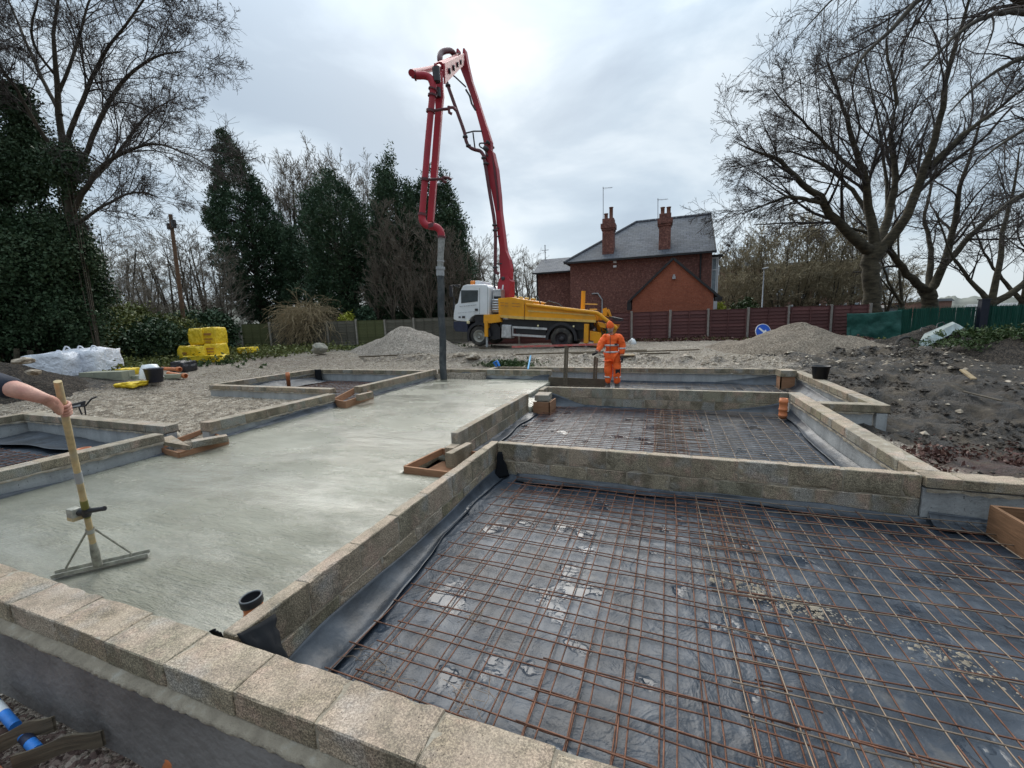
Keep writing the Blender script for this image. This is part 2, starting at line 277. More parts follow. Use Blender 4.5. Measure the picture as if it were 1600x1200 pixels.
M['stone'] = m_pile('stone_chips', ((.17, .135, .10), (.36, .295, .222), (.60, .52, .42)), 11, .01)
# ---------------------------------------------------------------- mesh helpers
class MB:
    def __init__(s): s.v = []; s.f = []; s.sm = []
    def off(s): return len(s.v)
    def raw(s, v, f, smooth=False):
        o = len(s.v); s.v.extend([tuple(map(float, p)) for p in v]); s.f.extend([tuple(i+o for i in q) for q in f]); s.sm.extend([smooth]*len(f)); return s
    def box(s, x0, x1, y0, y1, z0, z1, rz=0, piv=None):
        p = [(x, y, z) for z in (z0, z1) for x, y in ((x0, y0), (x1, y0), (x1, y1), (x0, y1))]
        if rz:
            cx, cy = piv or ((x0+x1)/2, (y0+y1)/2); c, q = math.cos(rz), math.sin(rz); p = [(cx+(x-cx)*c-(y-cy)*q, cy+(x-cx)*q+(y-cy)*c, z) for x, y, z in p]
        return s.raw(p, [(3, 2, 1, 0), (4, 5, 6, 7), (0, 1, 5, 4), (1, 2, 6, 5), (2, 3, 7, 6), (3, 0, 4, 7)])
    def tube(s, pts, r, n=8, cap=True, smooth=True):
        pts = [Vector(p) for p in pts]; k = len(pts); rr = r if isinstance(r, (list, tuple)) else [r]*k
        t0 = (pts[1]-pts[0]).normalized(); ref = Vector((0, 0, 1)) if abs(t0.z) < .9 else Vector((1, 0, 0)); u = t0.cross(ref).normalized(); V = []
        for i, p in enumerate(pts):
            t = (pts[min(i+1, k-1)]-pts[max(i-1, 0)]).normalized(); u = (u - t*u.dot(t)).normalized(); w = t.cross(u)
            for j in range(n):
                a = 2*math.pi*j/n; V.append(p + (u*math.cos(a)+w*math.sin(a))*rr[i])
        F = [(i*n+j, i*n+(j+1) % n, (i+1)*n+(j+1) % n, (i+1)*n+j) for i in range(k-1) for j in range(n)]
        s.raw(V, F, smooth)
        if cap: s.raw([V[j] for j in range(n)], [tuple(range(n))[::-1]]); s.raw([V[(k-1)*n+j] for j in range(n)], [tuple(range(n))])
        return s
    def bar(s, p, q, w, h=None):     # rectangular bar between two points
        p, q = Vector(p), Vector(q); h = h or w; t = (q-p).normalized(); ref = Vector((0, 0, 1)) if abs(t.z) < .95 else Vector((0, 1, 0)); u = t.cross(ref).normalized(); v = u.cross(t)
        V = [a + u*i*w/2 + v*j*h/2 for a in (p, q) for i, j in ((-1, -1), (1, -1), (1, 1), (-1, 1))]
        return s.raw(V, [(3, 2, 1, 0), (4, 5, 6, 7), (0, 1, 5, 4), (1, 2, 6, 5), (2, 3, 7, 6), (3, 0, 4, 7)])
    def prism(s, poly, y0, y1, smooth=False):   # polygon in XZ extruded along Y
        n = len(poly); V = [(x, y0, z) for x, z in poly]+[(x, y1, z) for x, z in poly]
        return s.raw(V, [tuple(range(n)), tuple(range(2*n-1, n-1, -1))]+[(i, i+n, (i+1) % n+n, (i+1) % n) for i in range(n)], smooth)
    def lathe(s, prof, c=(0, 0, 0), n=20, axis='z', smooth=True):   # prof: (r, h)
        V = []
        for r, h in prof:
            for j in range(n):
                a = 2*math.pi*j/n; x, y = r*math.cos(a), r*math.sin(a)
                V.append({'z': (c[0]+x, c[1]+y, c[2]+h), 'y': (c[0]+x, c[1]+h, c[2]+y), 'x': (c[0]+h, c[1]+x, c[2]+y)}[axis])
        k = len(prof); return s.raw(V, [(i*n+j, i*n+(j+1) % n, (i+1)*n+(j+1) % n, (i+1)*n+j) for i in range(k-1) for j in range(n)], smooth)
    def mesh(s, name):
        me = bpy.data.meshes.new(name); me.from_pydata(s.v, [], s.f); me.polygons.foreach_set('use_smooth', s.sm); me.update(); return me
    def build(s, name, mat, parent=None, bevel=0):
        me = s.mesh(name)
        if bevel or True:
            bm = bmesh.new(); bm.from_mesh(me); bmesh.ops.recalc_face_normals(bm, faces=bm.faces)
            if bevel: bmesh.ops.bevel(bm, geom=[e for e in bm.edges if len(e.link_faces) == 2 and e.calc_face_angle(0) > .6], offset=bevel, segments=2, affect='EDGES', profile=.6)
            bm.to_mesh(me); bm.free()
        return link(name, me, mat, parent)
def link(name, me, mat, parent=None):
    o = bpy.data.objects.new(name, me); COL.objects.link(o)
    if mat is not None and not me.materials: me.materials.append(M[mat] if isinstance(mat, str) else mat)
    if parent is not None: o.parent = parent
    return o
def tag(o, label=None, cat=None, group=None, kind=None):
    if label: o['label'] = label
    if cat: o['category'] = cat
    if group: o['group'] = group
    if kind: o['kind'] = kind
    return o
def thing(name, label, cat, loc=(0, 0, 0), rz=0, group=None):
    o = bpy.data.objects.new(name, None); COL.objects.link(o); o.location = loc; o.rotation_euler = (0, 0, rz); o.empty_display_size = .2
    return tag(o, label, cat, group)
def nparr(name, V, F, mat, parent=None, smooth=False):
    V = np.asarray(V, np.float32).reshape(-1, 3); F = np.asarray(F, np.int32); k = F.shape[1]
    me = bpy.data.meshes.new(name); me.vertices.add(len(V)); me.vertices.foreach_set('co', V.ravel())
    me.loops.add(F.size); me.loops.foreach_set('vertex_index', F.ravel()); me.polygons.add(len(F))
    me.polygons.foreach_set('loop_start', np.arange(0, F.size, k, dtype=np.int32)); me.polygons.foreach_set('loop_total', np.full(len(F), k, np.int32))
    me.polygons.foreach_set('use_smooth', np.full(len(F), smooth)); me.update(calc_edges=True)
    return link(name, me, mat, parent)
_perm = RNG.random((64, 64, 64))
def vnoise(P):
    P = np.asarray(P, float); i = np.floor(P).astype(int); f = P-i; f = f*f*(3-2*f); o = 0
    for dx in (0, 1):
        for dy in (0, 1):
            for dz in (0, 1):
                w = (f[..., 0] if dx else 1-f[..., 0])*(f[..., 1] if dy else 1-f[..., 1])*(f[..., 2] if dz else 1-f[..., 2])
                o = o + w*_perm[(i[..., 0]+dx) % 64, (i[..., 1]+dy) % 64, (i[..., 2]+dz) % 64]
    return o
def fbm(P, oct=4, gain=.5):
    P = np.asarray(P, float); a, s, t = 1, 0, 0
    for k in range(oct): s = s+a*vnoise(P*(2**k)+k*7.3); t += a; a *= gain
    return s/t
# ================================================================ ground
def ss(t): t = np.clip(t, 0, 1); return t*t*(3-2*t)
CARVE = [(-7.15, 3.42, 1.12, 4.7), (-7.15, 2.35, 4.0, 8.3), (-7.3, 3.28, 8.25, 12.1), (-5.4, 3.28, 12, 13.13), (-12.4, -7.1, 1.12, 4.25), (-12.1, -7.1, 8.0, 11.9)]
def ground_z(X, Y, detail=True):
    X = np.asarray(X, float); Y = np.asarray(Y, float)
    t = np.maximum((Y-8.5)/9, (-X-11.5)/6)
    z = -.34 + .57*ss(t)
    z = z + .5*ss((-X-24)/14)
    z = z - .35*ss((X-6)/10)*ss((Y-14)/8)*.5
    z = np.where(Y < 1.07, -.60, z)
    if detail:
        P = np.stack([X, Y, 0*X], -1)
        mud = ss((X-2.2)/1.5)
        z = z + (fbm(P*.55+9, 4)-.5)*(.16+.40*mud)*np.where(Y < 1.1, .2, 1) + (fbm(P*2.7, 5, .65)-.5)*(.07+.40*mud)
        bank = np.exp(-((Y-14.3)/.75)**2)*ss((3.5-X)/2)*ss((X+14)/3)
        z = z + bank*(.10+.5*(fbm(P*1.9+3, 4, .6)-.42))
    for x0, x1, y0, y1 in CARVE: z = np.where((X > x0) & (X < x1) & (Y > y0) & (Y < y1), -.85, z)
    return z
def gz(x, y): return float(ground_z(np.array([x]), np.array([y]))[0])
def gzs(x, y): return float(ground_z(np.array([x]), np.array([y]), False)[0])
xs = np.concatenate([-np.geomspace(900, 32, 16), np.arange(-31, -13, .3), np.arange(-13, 7, .085), np.arange(7, 22, .2), np.geomspace(23, 900, 16)])
ys = np.concatenate([-np.geomspace(900, 3, 14), np.arange(-2.5, 16, .085), np.arange(16, 29, .25), np.geomspace(30, 1200, 18)])
XX, YY = np.meshgrid(xs, ys); ZZ = ground_z(XX, YY)
far = np.maximum(np.abs(XX)-40, YY-40) > 0; ZZ = np.where(far, .3, ZZ)
nx, ny = len(xs), len(ys); I = np.arange(nx*ny).reshape(ny, nx)
gr = nparr('ground', np.stack([XX, YY, ZZ], -1), np.stack([I[:-1, :-1], I[:-1, 1:], I[1:, 1:], I[1:, :-1]], -1).reshape(-1, 4), 'ground', smooth=True)
gr['kind'] = 'structure'
_P = np.stack([XX, YY, 0*XX], -1)
mudm = np.maximum(ss((XX-2.6+1.5*(fbm(_P*.6, 3)-.5))/1.6)*(1-ss((YY-13.2-.5*XX)/1.5)*ss((9.5-XX)/3)*.9), 0)
bankm = np.exp(-((YY-14.0)/.55)**2)*ss((4-XX)/2)*ss((XX+14)/3)*.55
leftm = ss((-XX-13.5)/2)*ss((9-YY)/2+.0)*.9
leftm = np.maximum(leftm, ss((-XX-16.5)/3)*.8*ss((fbm(_P*.5+4, 3)-.38)*6)); leftm = np.maximum(leftm, ss((-XX-19)/3)); farm = ss((YY-23)/3)
gv = np.clip(1-np.maximum.reduce([mudm, bankm, leftm, farm]), 0, 1)
at_ = gr.data.attributes.new('gravel', 'FLOAT', 'POINT'); at_.data.foreach_set('value', gv.astype(np.float32).ravel())
redm = np.where(YY < 1.07, .6, 0)+np.exp(-((XX-4.0)/1.3)**2-((YY-6.1)/.7)**2)*.9
redm = redm+np.exp(-((XX+17)/5)**2-((YY-13.5)/1.3)**2)*.45
at_ = gr.data.attributes.new('red', 'FLOAT', 'POINT'); at_.data.foreach_set('value', np.clip(redm, 0, 1).astype(np.float32).ravel())
# loose stones: one stuff object per kind
def stones(name, label, cat, pts, size, mat, flat=.65):
    n = len(pts); base = np.array([[1, .2, 0], [-.1, 1, .1], [-1, -.2, 0], [.1, -1, -.1], [.25, .1, .9], [0, 0, -.8]], float)
    T = np.array([[0, 1, 4], [1, 2, 4], [2, 3, 4], [3, 0, 4], [1, 0, 5], [2, 1, 5], [3, 2, 5], [0, 3, 5]])
    V = base[None]*(size[:, None, None])*RNG.uniform(.75, 1.15, (n, 6, 1)); a = RNG.uniform(0, 6.28, n); c, s_ = np.cos(a), np.sin(a)
    x = V[..., 0]*c[:, None]-V[..., 1]*s_[:, None]; y = V[..., 0]*s_[:, None]+V[..., 1]*c[:, None]
    V = np.stack([x, y, V[..., 2]*flat], -1)+np.asarray(pts)[:, None]
    o = nparr(name, V, (T[None]+(np.arange(n)*6)[:, None, None]).reshape(-1, 3), mat)
    return tag(o, label, cat, kind='stuff')
def scatter(n, x0, x1, y0, y1, ok=None, dz=.0):
    X = RNG.uniform(x0, x1, n); Y = RNG.uniform(y0, y1, n); Z = ground_z(X, Y); k = Z > -.7
    if ok is not None: k &= ok(X, Y)
    return np.stack([X, Y, Z+dz], -1)[k]
p = np.concatenate([scatter(52000, -13.5, -7.3, 4.3, 8), scatter(22000, -16, -7.2, 11.8, 17), scatter(12000, -7, 4, 13.2, 18), scatter(8000, -15, -12.2, 4, 12)])
stones('gravel_chippings', 'loose grey crushed stone chippings spread between the wall bays', 'gravel', p, RNG.gamma(2.2, .0048, len(p))+.005, 'stone', .75)
p = scatter(15000, -5.5, -1, -.2, .95); stones('trench_gravel', 'dark reddish gravel along the outside of the nearest wall', 'gravel', p, RNG.gamma(3, .0035, len(p))+.004, 'darkstone')
p = np.concatenate([scatter(1500, -11, 3.2, 13.5, 15), scatter(500, 2.8, 8, 13, 16.5), scatter(420, 3.2, 12, 5, 16)])
stones('rubble_stones', 'broken brick and stone rubble lying in the mud', 'rubble', p, RNG.gamma(1.4, .015, len(p))+.010, 'stone', .75)
# clods in the mud, right
p = scatter(26000, 2.8, 12, 4.9, 17, lambda X, Y: ((X > 3.1) | (Y > 13)) & (fbm(np.stack([X*.9, Y*.9, 0*X], -1), 3) > .49+.12*RNG.random(len(X)))); stones('mud_clods', 'dark wet clods of churned mud right of the walls', 'mud', p, RNG.gamma(1.3, .016, len(p))+.006, 'darksoil', .55)
def pile(name, label, c, rx, ry, h, mat, seed, cat='pile', rot=0, sharp=1.15, peaks=None, res=70, nz=.12):
    u = np.linspace(-1.15, 1.15, res); U, V = np.meshgrid(u, u); rr = np.sqrt(U*U+V*V)
    P = np.stack([U*rx*1.3+seed, V*ry*1.3, 0*U+seed*1.7], -1)
    r2 = rr*(1+.25*(fbm(P*.6, 3)-.5)*2)
    z = h*np.clip(1-r2, 0, None)**.95
    z = np.minimum(z, h*.93+.0*z) if sharp > 1 else z
    z = z*(1+.5*(fbm(P*.8+5, 3)-.5)) + (fbm(P*3.1, 4, .6)-.5)*nz*ss(z/h*6)
    for (pu, pv, ph, pr) in (peaks or []): z = z+ph*np.exp(-((U-pu)**2+(V-pv)**2)/pr**2)
    X = U*rx; Y = V*ry; c_, s_ = math.cos(rot), math.sin(rot); Xw = c[0]+X*c_-Y*s_; Yw = c[1]+X*s_+Y*c_
    Z = ground_z(Xw, Yw)*0+np.vectorize(gzs)(Xw[::1, ::1], Yw[::1, ::1])-.12+z; Z = np.where(rr > 1.1, Z-.25, Z)
    I = np.arange(res*res).reshape(res, res)
    o = nparr(name, np.stack([Xw, Yw, Z], -1), np.stack([I[:-1, :-1], I[:-1, 1:], I[1:, 1:], I[1:, :-1]], -1).reshape(-1, 4), mat, smooth=True)
    tag(o, label, cat); return o
x, y, _ = AT(640, 540, 20); pile('gravel_pile', 'pale grey crushed stone heap in front of the weathered grey fence', (x-.2, y+.2), 3.3, 2.3, 1.45, 'gravelpile', 3.1)
x, y, _ = AT(1240, 560, 14.8); pile('fill_pile', 'wide brown heap of gritty fill in front of the red brown fence', (x+.15, y+.6), 3.3, 2.6, 1.02, 'sandpile', 8.2)
x, y, _ = AT(1480, 560, 14.0); pile('mud_pile', 'dark mud bank with weeds and broken slabs by the green palisade fence', (x, y), 2.9, 2.0, .78, 'darksoil', 5.5, nz=.3, peaks=[(-.3, 0, .15, .2)])
x, y, _ = AT(1600, 560, 10.8); pile('weedy_mud_pile', 'high weedy mud heap at the right edge of the photo', (x+1.3, y+.6), 2.6, 2.4, 1.35, 'darksoil', 1.5, nz=.28)
x, y, _ = AT(10, 605, 10.5); pile('topsoil_pile', 'dark topsoil heap at the left edge beside the white bags', (x-.6, y), 2.5, 1.9, .95, 'darksoil', 4.2, nz=.2)

# ================================================================ block walls
_bm = {}
def block_mesh(lx, ly, h, var, fine):
    k = (round(lx, 2), round(ly, 2), round(h, 2), var, fine)
    if k in _bm: return _bm[k]
    bm = bmesh.new(); bmesh.ops.create_cube(bm, size=1); bmesh.ops.scale(bm, vec=(lx, ly, h), verts=bm.verts)
    rnd = random.Random(str(k))
    bmesh.ops.bevel(bm, geom=list(bm.edges), offset=.004+.003*rnd.random(), segments=1, affect='EDGES')
    if fine:
        bmesh.ops.subdivide_edges(bm, edges=[e for e in bm.edges if e.calc_length() > .06], cuts=6, use_grid_fill=True)
        for v in bm.verts:
            p = np.array(v.co)*28+var*9; n = fbm(np.array([p]), 3)[0]-.5; q = np.array(v.co)*9+var*5; n2 = fbm(np.array([q]), 2)[0]-.5
            v.co += v.normal*(n*.008+n2*.005)
            ed = [abs(abs(v.co[i])-(lx, ly, h)[i]/2) < .012 for i in range(3)]
            if sum(ed) >= 2:
                ch = fbm(np.array([np.array(v.co)*16+var*3.7]), 3, .7)[0]
                if ch > .57: v.co = v.co-Vector([(math.copysign(1, v.co[i]) if ed[i] else 0) for i in range(3)])*min(.007, (ch-.57)*.06)
    else:
        for v in bm.verts: v.co += Vector((rnd.uniform(-.002, .002),)*3)
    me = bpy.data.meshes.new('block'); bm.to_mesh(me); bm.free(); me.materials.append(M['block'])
    if fine:
        for pl in me.polygons: pl.use_smooth = False
    _bm[k] = me; return me
def wall(label, axis, a, b, lo, hi, courses, foot=None, group='concrete block foundation walls', fine=False, name='block_wall', pitch=.45, fmat='footing'):
    """courses: (ztop, height, phase). runs from a to b on axis; lo..hi across; foot=(lo2,hi2,ztop,zbot)"""
    ca, cb = (a+b)/2, (lo+hi)/2; loc = (ca, cb, 0) if axis == 'x' else (cb, ca, 0)
    zb = courses[-1][0]-courses[-1][1]
    t = thing(name, label, 'wall', (loc[0], loc[1], zb), 0, group)
    mb = MB(); w = hi-lo
    for zt, h, ph in courses:
        cuts = [a]; k = math.ceil((a-ph+.06)/pitch)
        while ph+k*pitch < b-.06: cuts.append(ph+k*pitch); k += 1
        cuts.append(b)
        for i in range(len(cuts)-1):
            g0 = .0035 if i else 0; g1 = .0035 if i < len(cuts)-2 else 0
            p0, p1 = cuts[i]+g0, cuts[i+1]-g1; ln = p1-p0
            if ln < .03: continue
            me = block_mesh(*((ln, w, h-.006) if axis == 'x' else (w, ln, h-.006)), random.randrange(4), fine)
            o = bpy.data.objects.new('block', me); COL.objects.link(o); o.parent = t
            j = .0035; dx, dy = random.uniform(-j, j), random.uniform(-j, j)
            pos = ((p0+p1)/2+dx, cb+dy) if axis == 'x' else (cb+dx, (p0+p1)/2+dy)
            o.location = (pos[0]-loc[0], pos[1]-loc[1], zt-h/2+random.uniform(-.002, .002)-zb); o.rotation_euler = (0, 0, R(random.uniform(-.35, .35)))
    e = .006; lx, ly = loc[0], loc[1]
    zt = courses[0][0]
    args = (a+.02-lx, b-.02-lx, lo+e-ly, hi-e-ly) if axis == 'x' else (lo+e-lx, hi-e-lx, a+.02-ly, b-.02-ly)
    mb.box(*args, .003, zt-(.009 if fine else .0035)-zb); mb.build('mortar', 'mortar', t)
    if foot:
        f0, f1, ft, fb = foot; q = MB(); n = max(4, int((b-a)/.25))
        args = (a-lx, b-lx, f0-ly, f1-ly) if axis == 'x' else (f0-lx, f1-lx, a-ly, b-ly)
        q.box(*args, fb-zb, ft-zb); q.build('footing', fmat, t)
        # lumpy mortar bed squeezed out between footing and first course
        m = MB(); N_ = int((b-a)/.06)
        for side in ((0, 1) if fmat == 'footing' else ()):
            c0 = (lo-.012, hi+.012)[side]; V = []; 
            for i in range(N_+1):
                s = a+(b-a)*i/N_; nz = random.uniform(-.014, .014); ex = random.uniform(-.010, .016)*(1 if side else -1)
                for (oo, zz) in ((0, ft+.012), (ex*.6, ft+.004+nz), (ex*.3, ft-.02+nz)):
                    q_ = (s, c0+oo) if axis == 'x' else (c0+oo, s)
                    V.append((q_[0]-lx, q_[1]-ly, zz-zb))
            m.raw(V, [(i*3+k, i*3+k+1, (i+1)*3+k+1, (i+1)*3+k) for i in range(N_) for k in (0, 1)], True)
        if fmat == 'footing': m.build('mortar_bed', 'mortar', t)
    return t
T2 = lambda p: [(0, .225, p), (-.225, .225, p+.225)]
# nearest wall, flat blocks on a wider coated footing
wn_ = wall('nearest block wall, flat pitted blocks crossing the bottom left corner', 'x', -6.6, 3.6, 1.02, 1.235, [(0, .13, -.33)], (.982, 1.2, -.165, -1.0), fine=True, fmat='footing_dark')
wall('two course block wall between the fresh slab and the nearest mesh bay', 'y', 1.25, 4.77, -2.068, -1.965, T2(2.15), fine=True)
wall('long two course block wall with black membrane below, dividing the two mesh bays', 'x', -1.96, 2.24, 4.67, 4.77, T2(.3), fine=True)
wall('short flat block wall with bare grey footing above the plywood box at right', 'x', 2.25, 3.6, 4.62, 4.835, [(0, .1, 2.5)], (4.66, 4.8, -.115, -.9), fine=True)
wall('long flat block wall on pale footing running down the right side of the middle bay', 'y', 4.84, 9.2, 2.24, 2.455, [(0, .13, 5.1)], (2.27, 2.42, -.14, -.9))
wall('upright block wall on the slab edge with a free end beside the small timber box', 'y', 4.98, 8.17, -2.78, -2.67, T2(5.3))
wall('two course block wall in front of the orange clad worker', 'x', -2.5, 2.235, 9.1, 9.2, T2(-.15))
wall('short return of block wall at the far corner of the middle bay', 'y', 8.72, 9.21, -2.61, -2.505, T2(8.72))
wall('short flat block wall closing the right hand recess', 'x', 2.46, 3.19, 8.13, 8.345, [(0, .13, 2.9)], (8.16, 8.3, -.14, -.9))
wall('flat block wall with the black bucket on its far end', 'y', 8.13, 12.75, 3.19, 3.405, [(0, .13, 8.3)], (3.23, 3.37, -.14, -.9))
wall('farthest block wall behind the orange clad worker', 'x', -5.3, 3.17, 13.04, 13.25, [(0, .13, 0)], (13.08, 13.2, -.14, -.9))
wall('slab end block wall behind the vertical pump hose', 'x', -7.2, -3.25, 12.25, 12.4, [(0, .16, 0)], (12.28, 12.38, -.165, -.9))
wall('short slanting return joining the two far block walls at left', 'y', 12.41, 13.2, -5.5, -5.31, [(0, .1, 0)], (-5.45, -5.35, -.115, -.9))
wall('block wall at the far left of the fresh slab, beside the float handle', 'y', 1.25, 3.88, -7.28, -7.06, [(0, .12, 2.55)], (-7.25, -7.1, -.125, -.9))
wall('back wall of the left hand bay by the toppled barrow', 'x', -11.9, -7.62, 4.2, 4.42, [(0, .13, 0)], (4.23, 4.38, -.14, -.9))
wall('left end wall of the left hand bay at the edge of the photo', 'y', 1.25, 4.4, -12.12, -11.91, [(0, .13, 0)], (-12.08, -11.95, -.14, -.9))
wall('block wall along the left slab edge above a black membrane strip', 'y', 4.57, 7.42, -7.32, -7.1, [(0, .16, 4.57+.2)], (-7.29, -7.13, -.165, -.9))
wall('far block wall along the left slab edge nearest the hose', 'y', 8.4, 12.2, -7.42, -7.22, [(0, .16, 8.4)], (-7.4, -7.25, -.165, -.9))
wall('front wall of the far left bay on pale streaked footing', 'x', -12.1, -7.75, 7.93, 8.14, [(0, .11, 0)], (7.96, 8.1, -.12, -.9))
wall('left end wall of the far left bay above the orange pipe', 'y', 8.15, 11.9, -12.32, -12.11, [(0, .13, 0)], (-12.28, -12.15, -.14, -.9))
wall('back wall of the far left bay below the gravel slope', 'x', -12.1, -7.45, 11.75, 11.95, [(0, .13, 0)], (11.78, 11.9, -.14, -.9))
wall('block wall closing the right end of the nearest mesh bay', 'y', 1.25, 4.61, 3.42, 3.52, T2(.4))
# thick mortar ledge along the nearest wall's outer face
m = MB(); V = []; n = 420
for i in range(n+1):
    s = -6.6+9.7*i/n
    h1, h2 = random.uniform(-.008, .008), random.uniform(-.012, .012)
    for yy, zz in ((1.03, -.122), (1.01+h2*.3, -.128+h1*.5), (.990+h2*.5, -.133+h1*.6), (.972+h2*.4, -.145+h1), (.980, -.162+h2*.7)): V.append((s-(-1.75), yy-1.1275, zz+.13))
m.raw(V, [(i*5+k, i*5+k+1, (i+1)*5+k+1, (i+1)*5+k) for i in range(n) for k in range(4)], True); m.build('mortar_ledge', 'mortar', wn_)

# ================================================================ slab, membranes
def field(name, x0, x1, y0, y1, step, zf, mat, mask=None, skirt=.12, parent=None):
    nx, ny = int((x1-x0)/step)+1, int((y1-y0)/step)+1; X, Y = np.meshgrid(np.linspace(x0, x1, nx), np.linspace(y0, y1, ny)); Z = zf(X, Y)
    I = np.arange(nx*ny).reshape(ny, nx); F = np.stack([I[:-1, :-1], I[:-1, 1:], I[1:, 1:], I[1:, :-1]], -1).reshape(-1, 4)
    if mask is not None:
        cx = (X[:-1, :-1]+X[1:, 1:])/2; cy = (Y[:-1, :-1]+Y[1:, 1:])/2; F = F[mask(cx, cy).ravel()]
    V = np.stack([X, Y, Z], -1).reshape(-1, 3)
    if skirt:
        E = {}
        for f in F:
            for a, b in ((f[0], f[1]), (f[1], f[2]), (f[2], f[3]), (f[3], f[0])):
                if (b, a) in E: del E[(b, a)]
                else: E[(a, b)] = 1
        used = sorted({i for e in E for i in e}); mp_ = {i: len(V)+k for k, i in enumerate(used)}
        V = np.concatenate([V, V[used]-np.array([0, 0, skirt])]); F = np.concatenate([F, np.array([(a, mp_[a], mp_[b], b) for a, b in E])])
    return nparr(name, V, F, mat, parent, True)
SZ = -.30
sl_ = field('concrete_slab', -7.05, -2.07, 1.236, 12.24, .055, lambda X, Y: SZ+(fbm(np.stack([X*1.2, Y*3, 0*X], -1), 4)-.5)*.012+(fbm(np.stack([X*.3, Y*.5, 0*X], -1), 3)-.5)*.02,
      'slab', lambda X, Y: np.where(Y < 4.3, X > -99, np.where(Y < 8.2, X < -2.79, np.where(Y < 9.25, X < -2.62, X < -3.2))) & ~((X > -3.0) & (Y > 4.1) & (Y < 4.95)) & ~((X < -6.88) & (Y > 3.8) & (Y < 4.62)) & ~((X < -6.95) & (Y > 7.4) & (Y < 8.4)))
tag(sl_, 'freshly poured wet concrete slab between the block walls', 'slab', kind='structure')
def drape(name, label, x0, x1, y0, y1, seed, z=-.45, step=.045, amp=.035):
    def zf(X, Y):
        P = np.stack([X*1.1+seed, Y*1.4, 0*X], -1); r = fbm(P, 3); rdg = 1-np.abs(2*fbm(P*1.7+4, 3)-1)
        edge = np.minimum.reduce([X-x0, x1-X, Y-y0, y1-Y]); return z+(r-.5)*amp+np.clip(rdg-.86, 0, 1)*amp*2+ss(1-edge/.10)*.05
    t = thing(name, label, 'membrane', ((x0+x1)/2, (y0+y1)/2, z), 0, 'black damp proof membranes lining the bays')
    o = field('floor_sheet', x0, x1, y0, y1, step, zf, 'membrane', skirt=0); o.parent = t; o.location = (-t.location.x, -t.location.y, -t.location.z)
    return t
def upturn(t, p0, p1, nrm, ztop, zout, out, seed, fold=.0, name='upturned_edge', curl=.0):
    """strip along p0-p1 fixed to a wall; nrm points into the bay. ztop/out functions of 0..1"""
    n = 90; m = 9; V = []
    for i in range(n+1):
        s = i/n; b = Vector(p0).lerp(Vector(p1), s); zt = ztop(s); ou = out(s); nn = float(fbm(np.array([[s*9+seed, 0, 0]]), 3)[0])-.5; n2 = float(fbm(np.array([[s*23+seed, 3, 0]]), 2)[0])-.5
        for j in range(m+1):
            q = j/m; f = q**1.5
            o_ = .006+ou*f+nn*.05*q*(1-q)*4*.6; z = zt+(zout-zt)*(1-(1-q)**1.6)+n2*.035*q*(1-q)*4
            if fold and q > .8: z += fold*(q-.8)*4; o_ += nn*.05
            V.append((b.x+nrm[0]*o_, b.y+nrm[1]*o_, z))
    F = [(i*(m+1)+j, i*(m+1)+j+1, (i+1)*(m+1)+j+1, (i+1)*(m+1)+j) for i in range(n) for j in range(m)]
    o = nparr(name, V, F, 'membrane_matte', t, True); o.location = (-t.location.x, -t.location.y, -t.location.z)
    sd = o.modifiers.new('s', 'SOLIDIFY'); sd.thickness = .003; return o
wob = lambda s, k, a, ph=0: a*(math.sin(s*k+ph)*.6+math.sin(s*k*2.3+ph*2)*.4)
mb1 = drape('damp_proof_membrane', 'shiny black membrane with puddles under the nearest mesh bay', -1.963, 3.4, 1.237, 4.668, 1.2, amp=.02)
upturn(mb1, (-1.963, 1.24, 0), (-1.963, 4.60, 0), (1, 0), lambda s: -.325-.05*ss(np.array(1-s*6)).item()+.02*math.sin(s*9), -.435, lambda s: .17+.07*math.sin(s*5+1)-.04*s, 2, fold=.03)
upturn(mb1, (-1.7, 4.668, 0), (2.3, 4.668, 0), (0, -1), lambda s: -.375+wob(s, 11, .02), -.43, lambda s: .11+wob(s, 8, .05), 5, fold=.02)
upturn(mb1, (2.3, 4.655, 0), (3.4, 4.655, 0), (0, -1), lambda s: -.33-.05*s, -.43, lambda s: .14+wob(s, 8, .04), 15, fold=.02)
def flap(t, pts, name='loose_flap'):
    """small crumpled sheet from quad corners"""
    a, b, c, d = [Vector(p) for p in pts]; n = 10; V = []
    for i in range(n+1):
        for j in range(n+1):
            u, v = i/n, j/n; p = a.lerp(b, u).lerp(d.lerp(c, u), v); nn = fbm(np.array([[u*4+a.x*7, v*4, a.y]]), 3)[0]-.5
            V.append((p.x+nn*.05*min(1, 4*v*(1-v)+.3), p.y+nn*.04, p.z+nn*.03))
    F = [(i*(n+1)+j, i*(n+1)+j+1, (i+1)*(n+1)+j+1, (i+1)*(n+1)+j) for i in range(n) for j in range(n)]
    o = nparr(name, V, F, 'matteblack', t, True); o.location = -t.location; sd = o.modifiers.new('s', 'SOLIDIFY'); sd.thickness = .003; return o
flap(mb1, [(-1.93, 4.62, -.10), (-1.88, 4.63, -.10), (-1.78, 4.60, -.40), (-1.95, 4.52, -.42)])
flap(mb1, [(-1.96, 1.25, .015), (-1.90, 1.42, .012), (-1.66, 1.27, -.13), (-1.80, 1.245, -.13)])
flap(mb1, [(-2.14, 1.25, -.0), (-2.07, 1.25, -.0), (-2.09, 1.33, -.28), (-2.2, 1.33, -.28)])
mb2 = drape('damp_proof_membrane', 'wet black membrane under the middle mesh bay right of the slab', -2.666, 2.26, 4.772, 9.098, 7.7, step=.07)
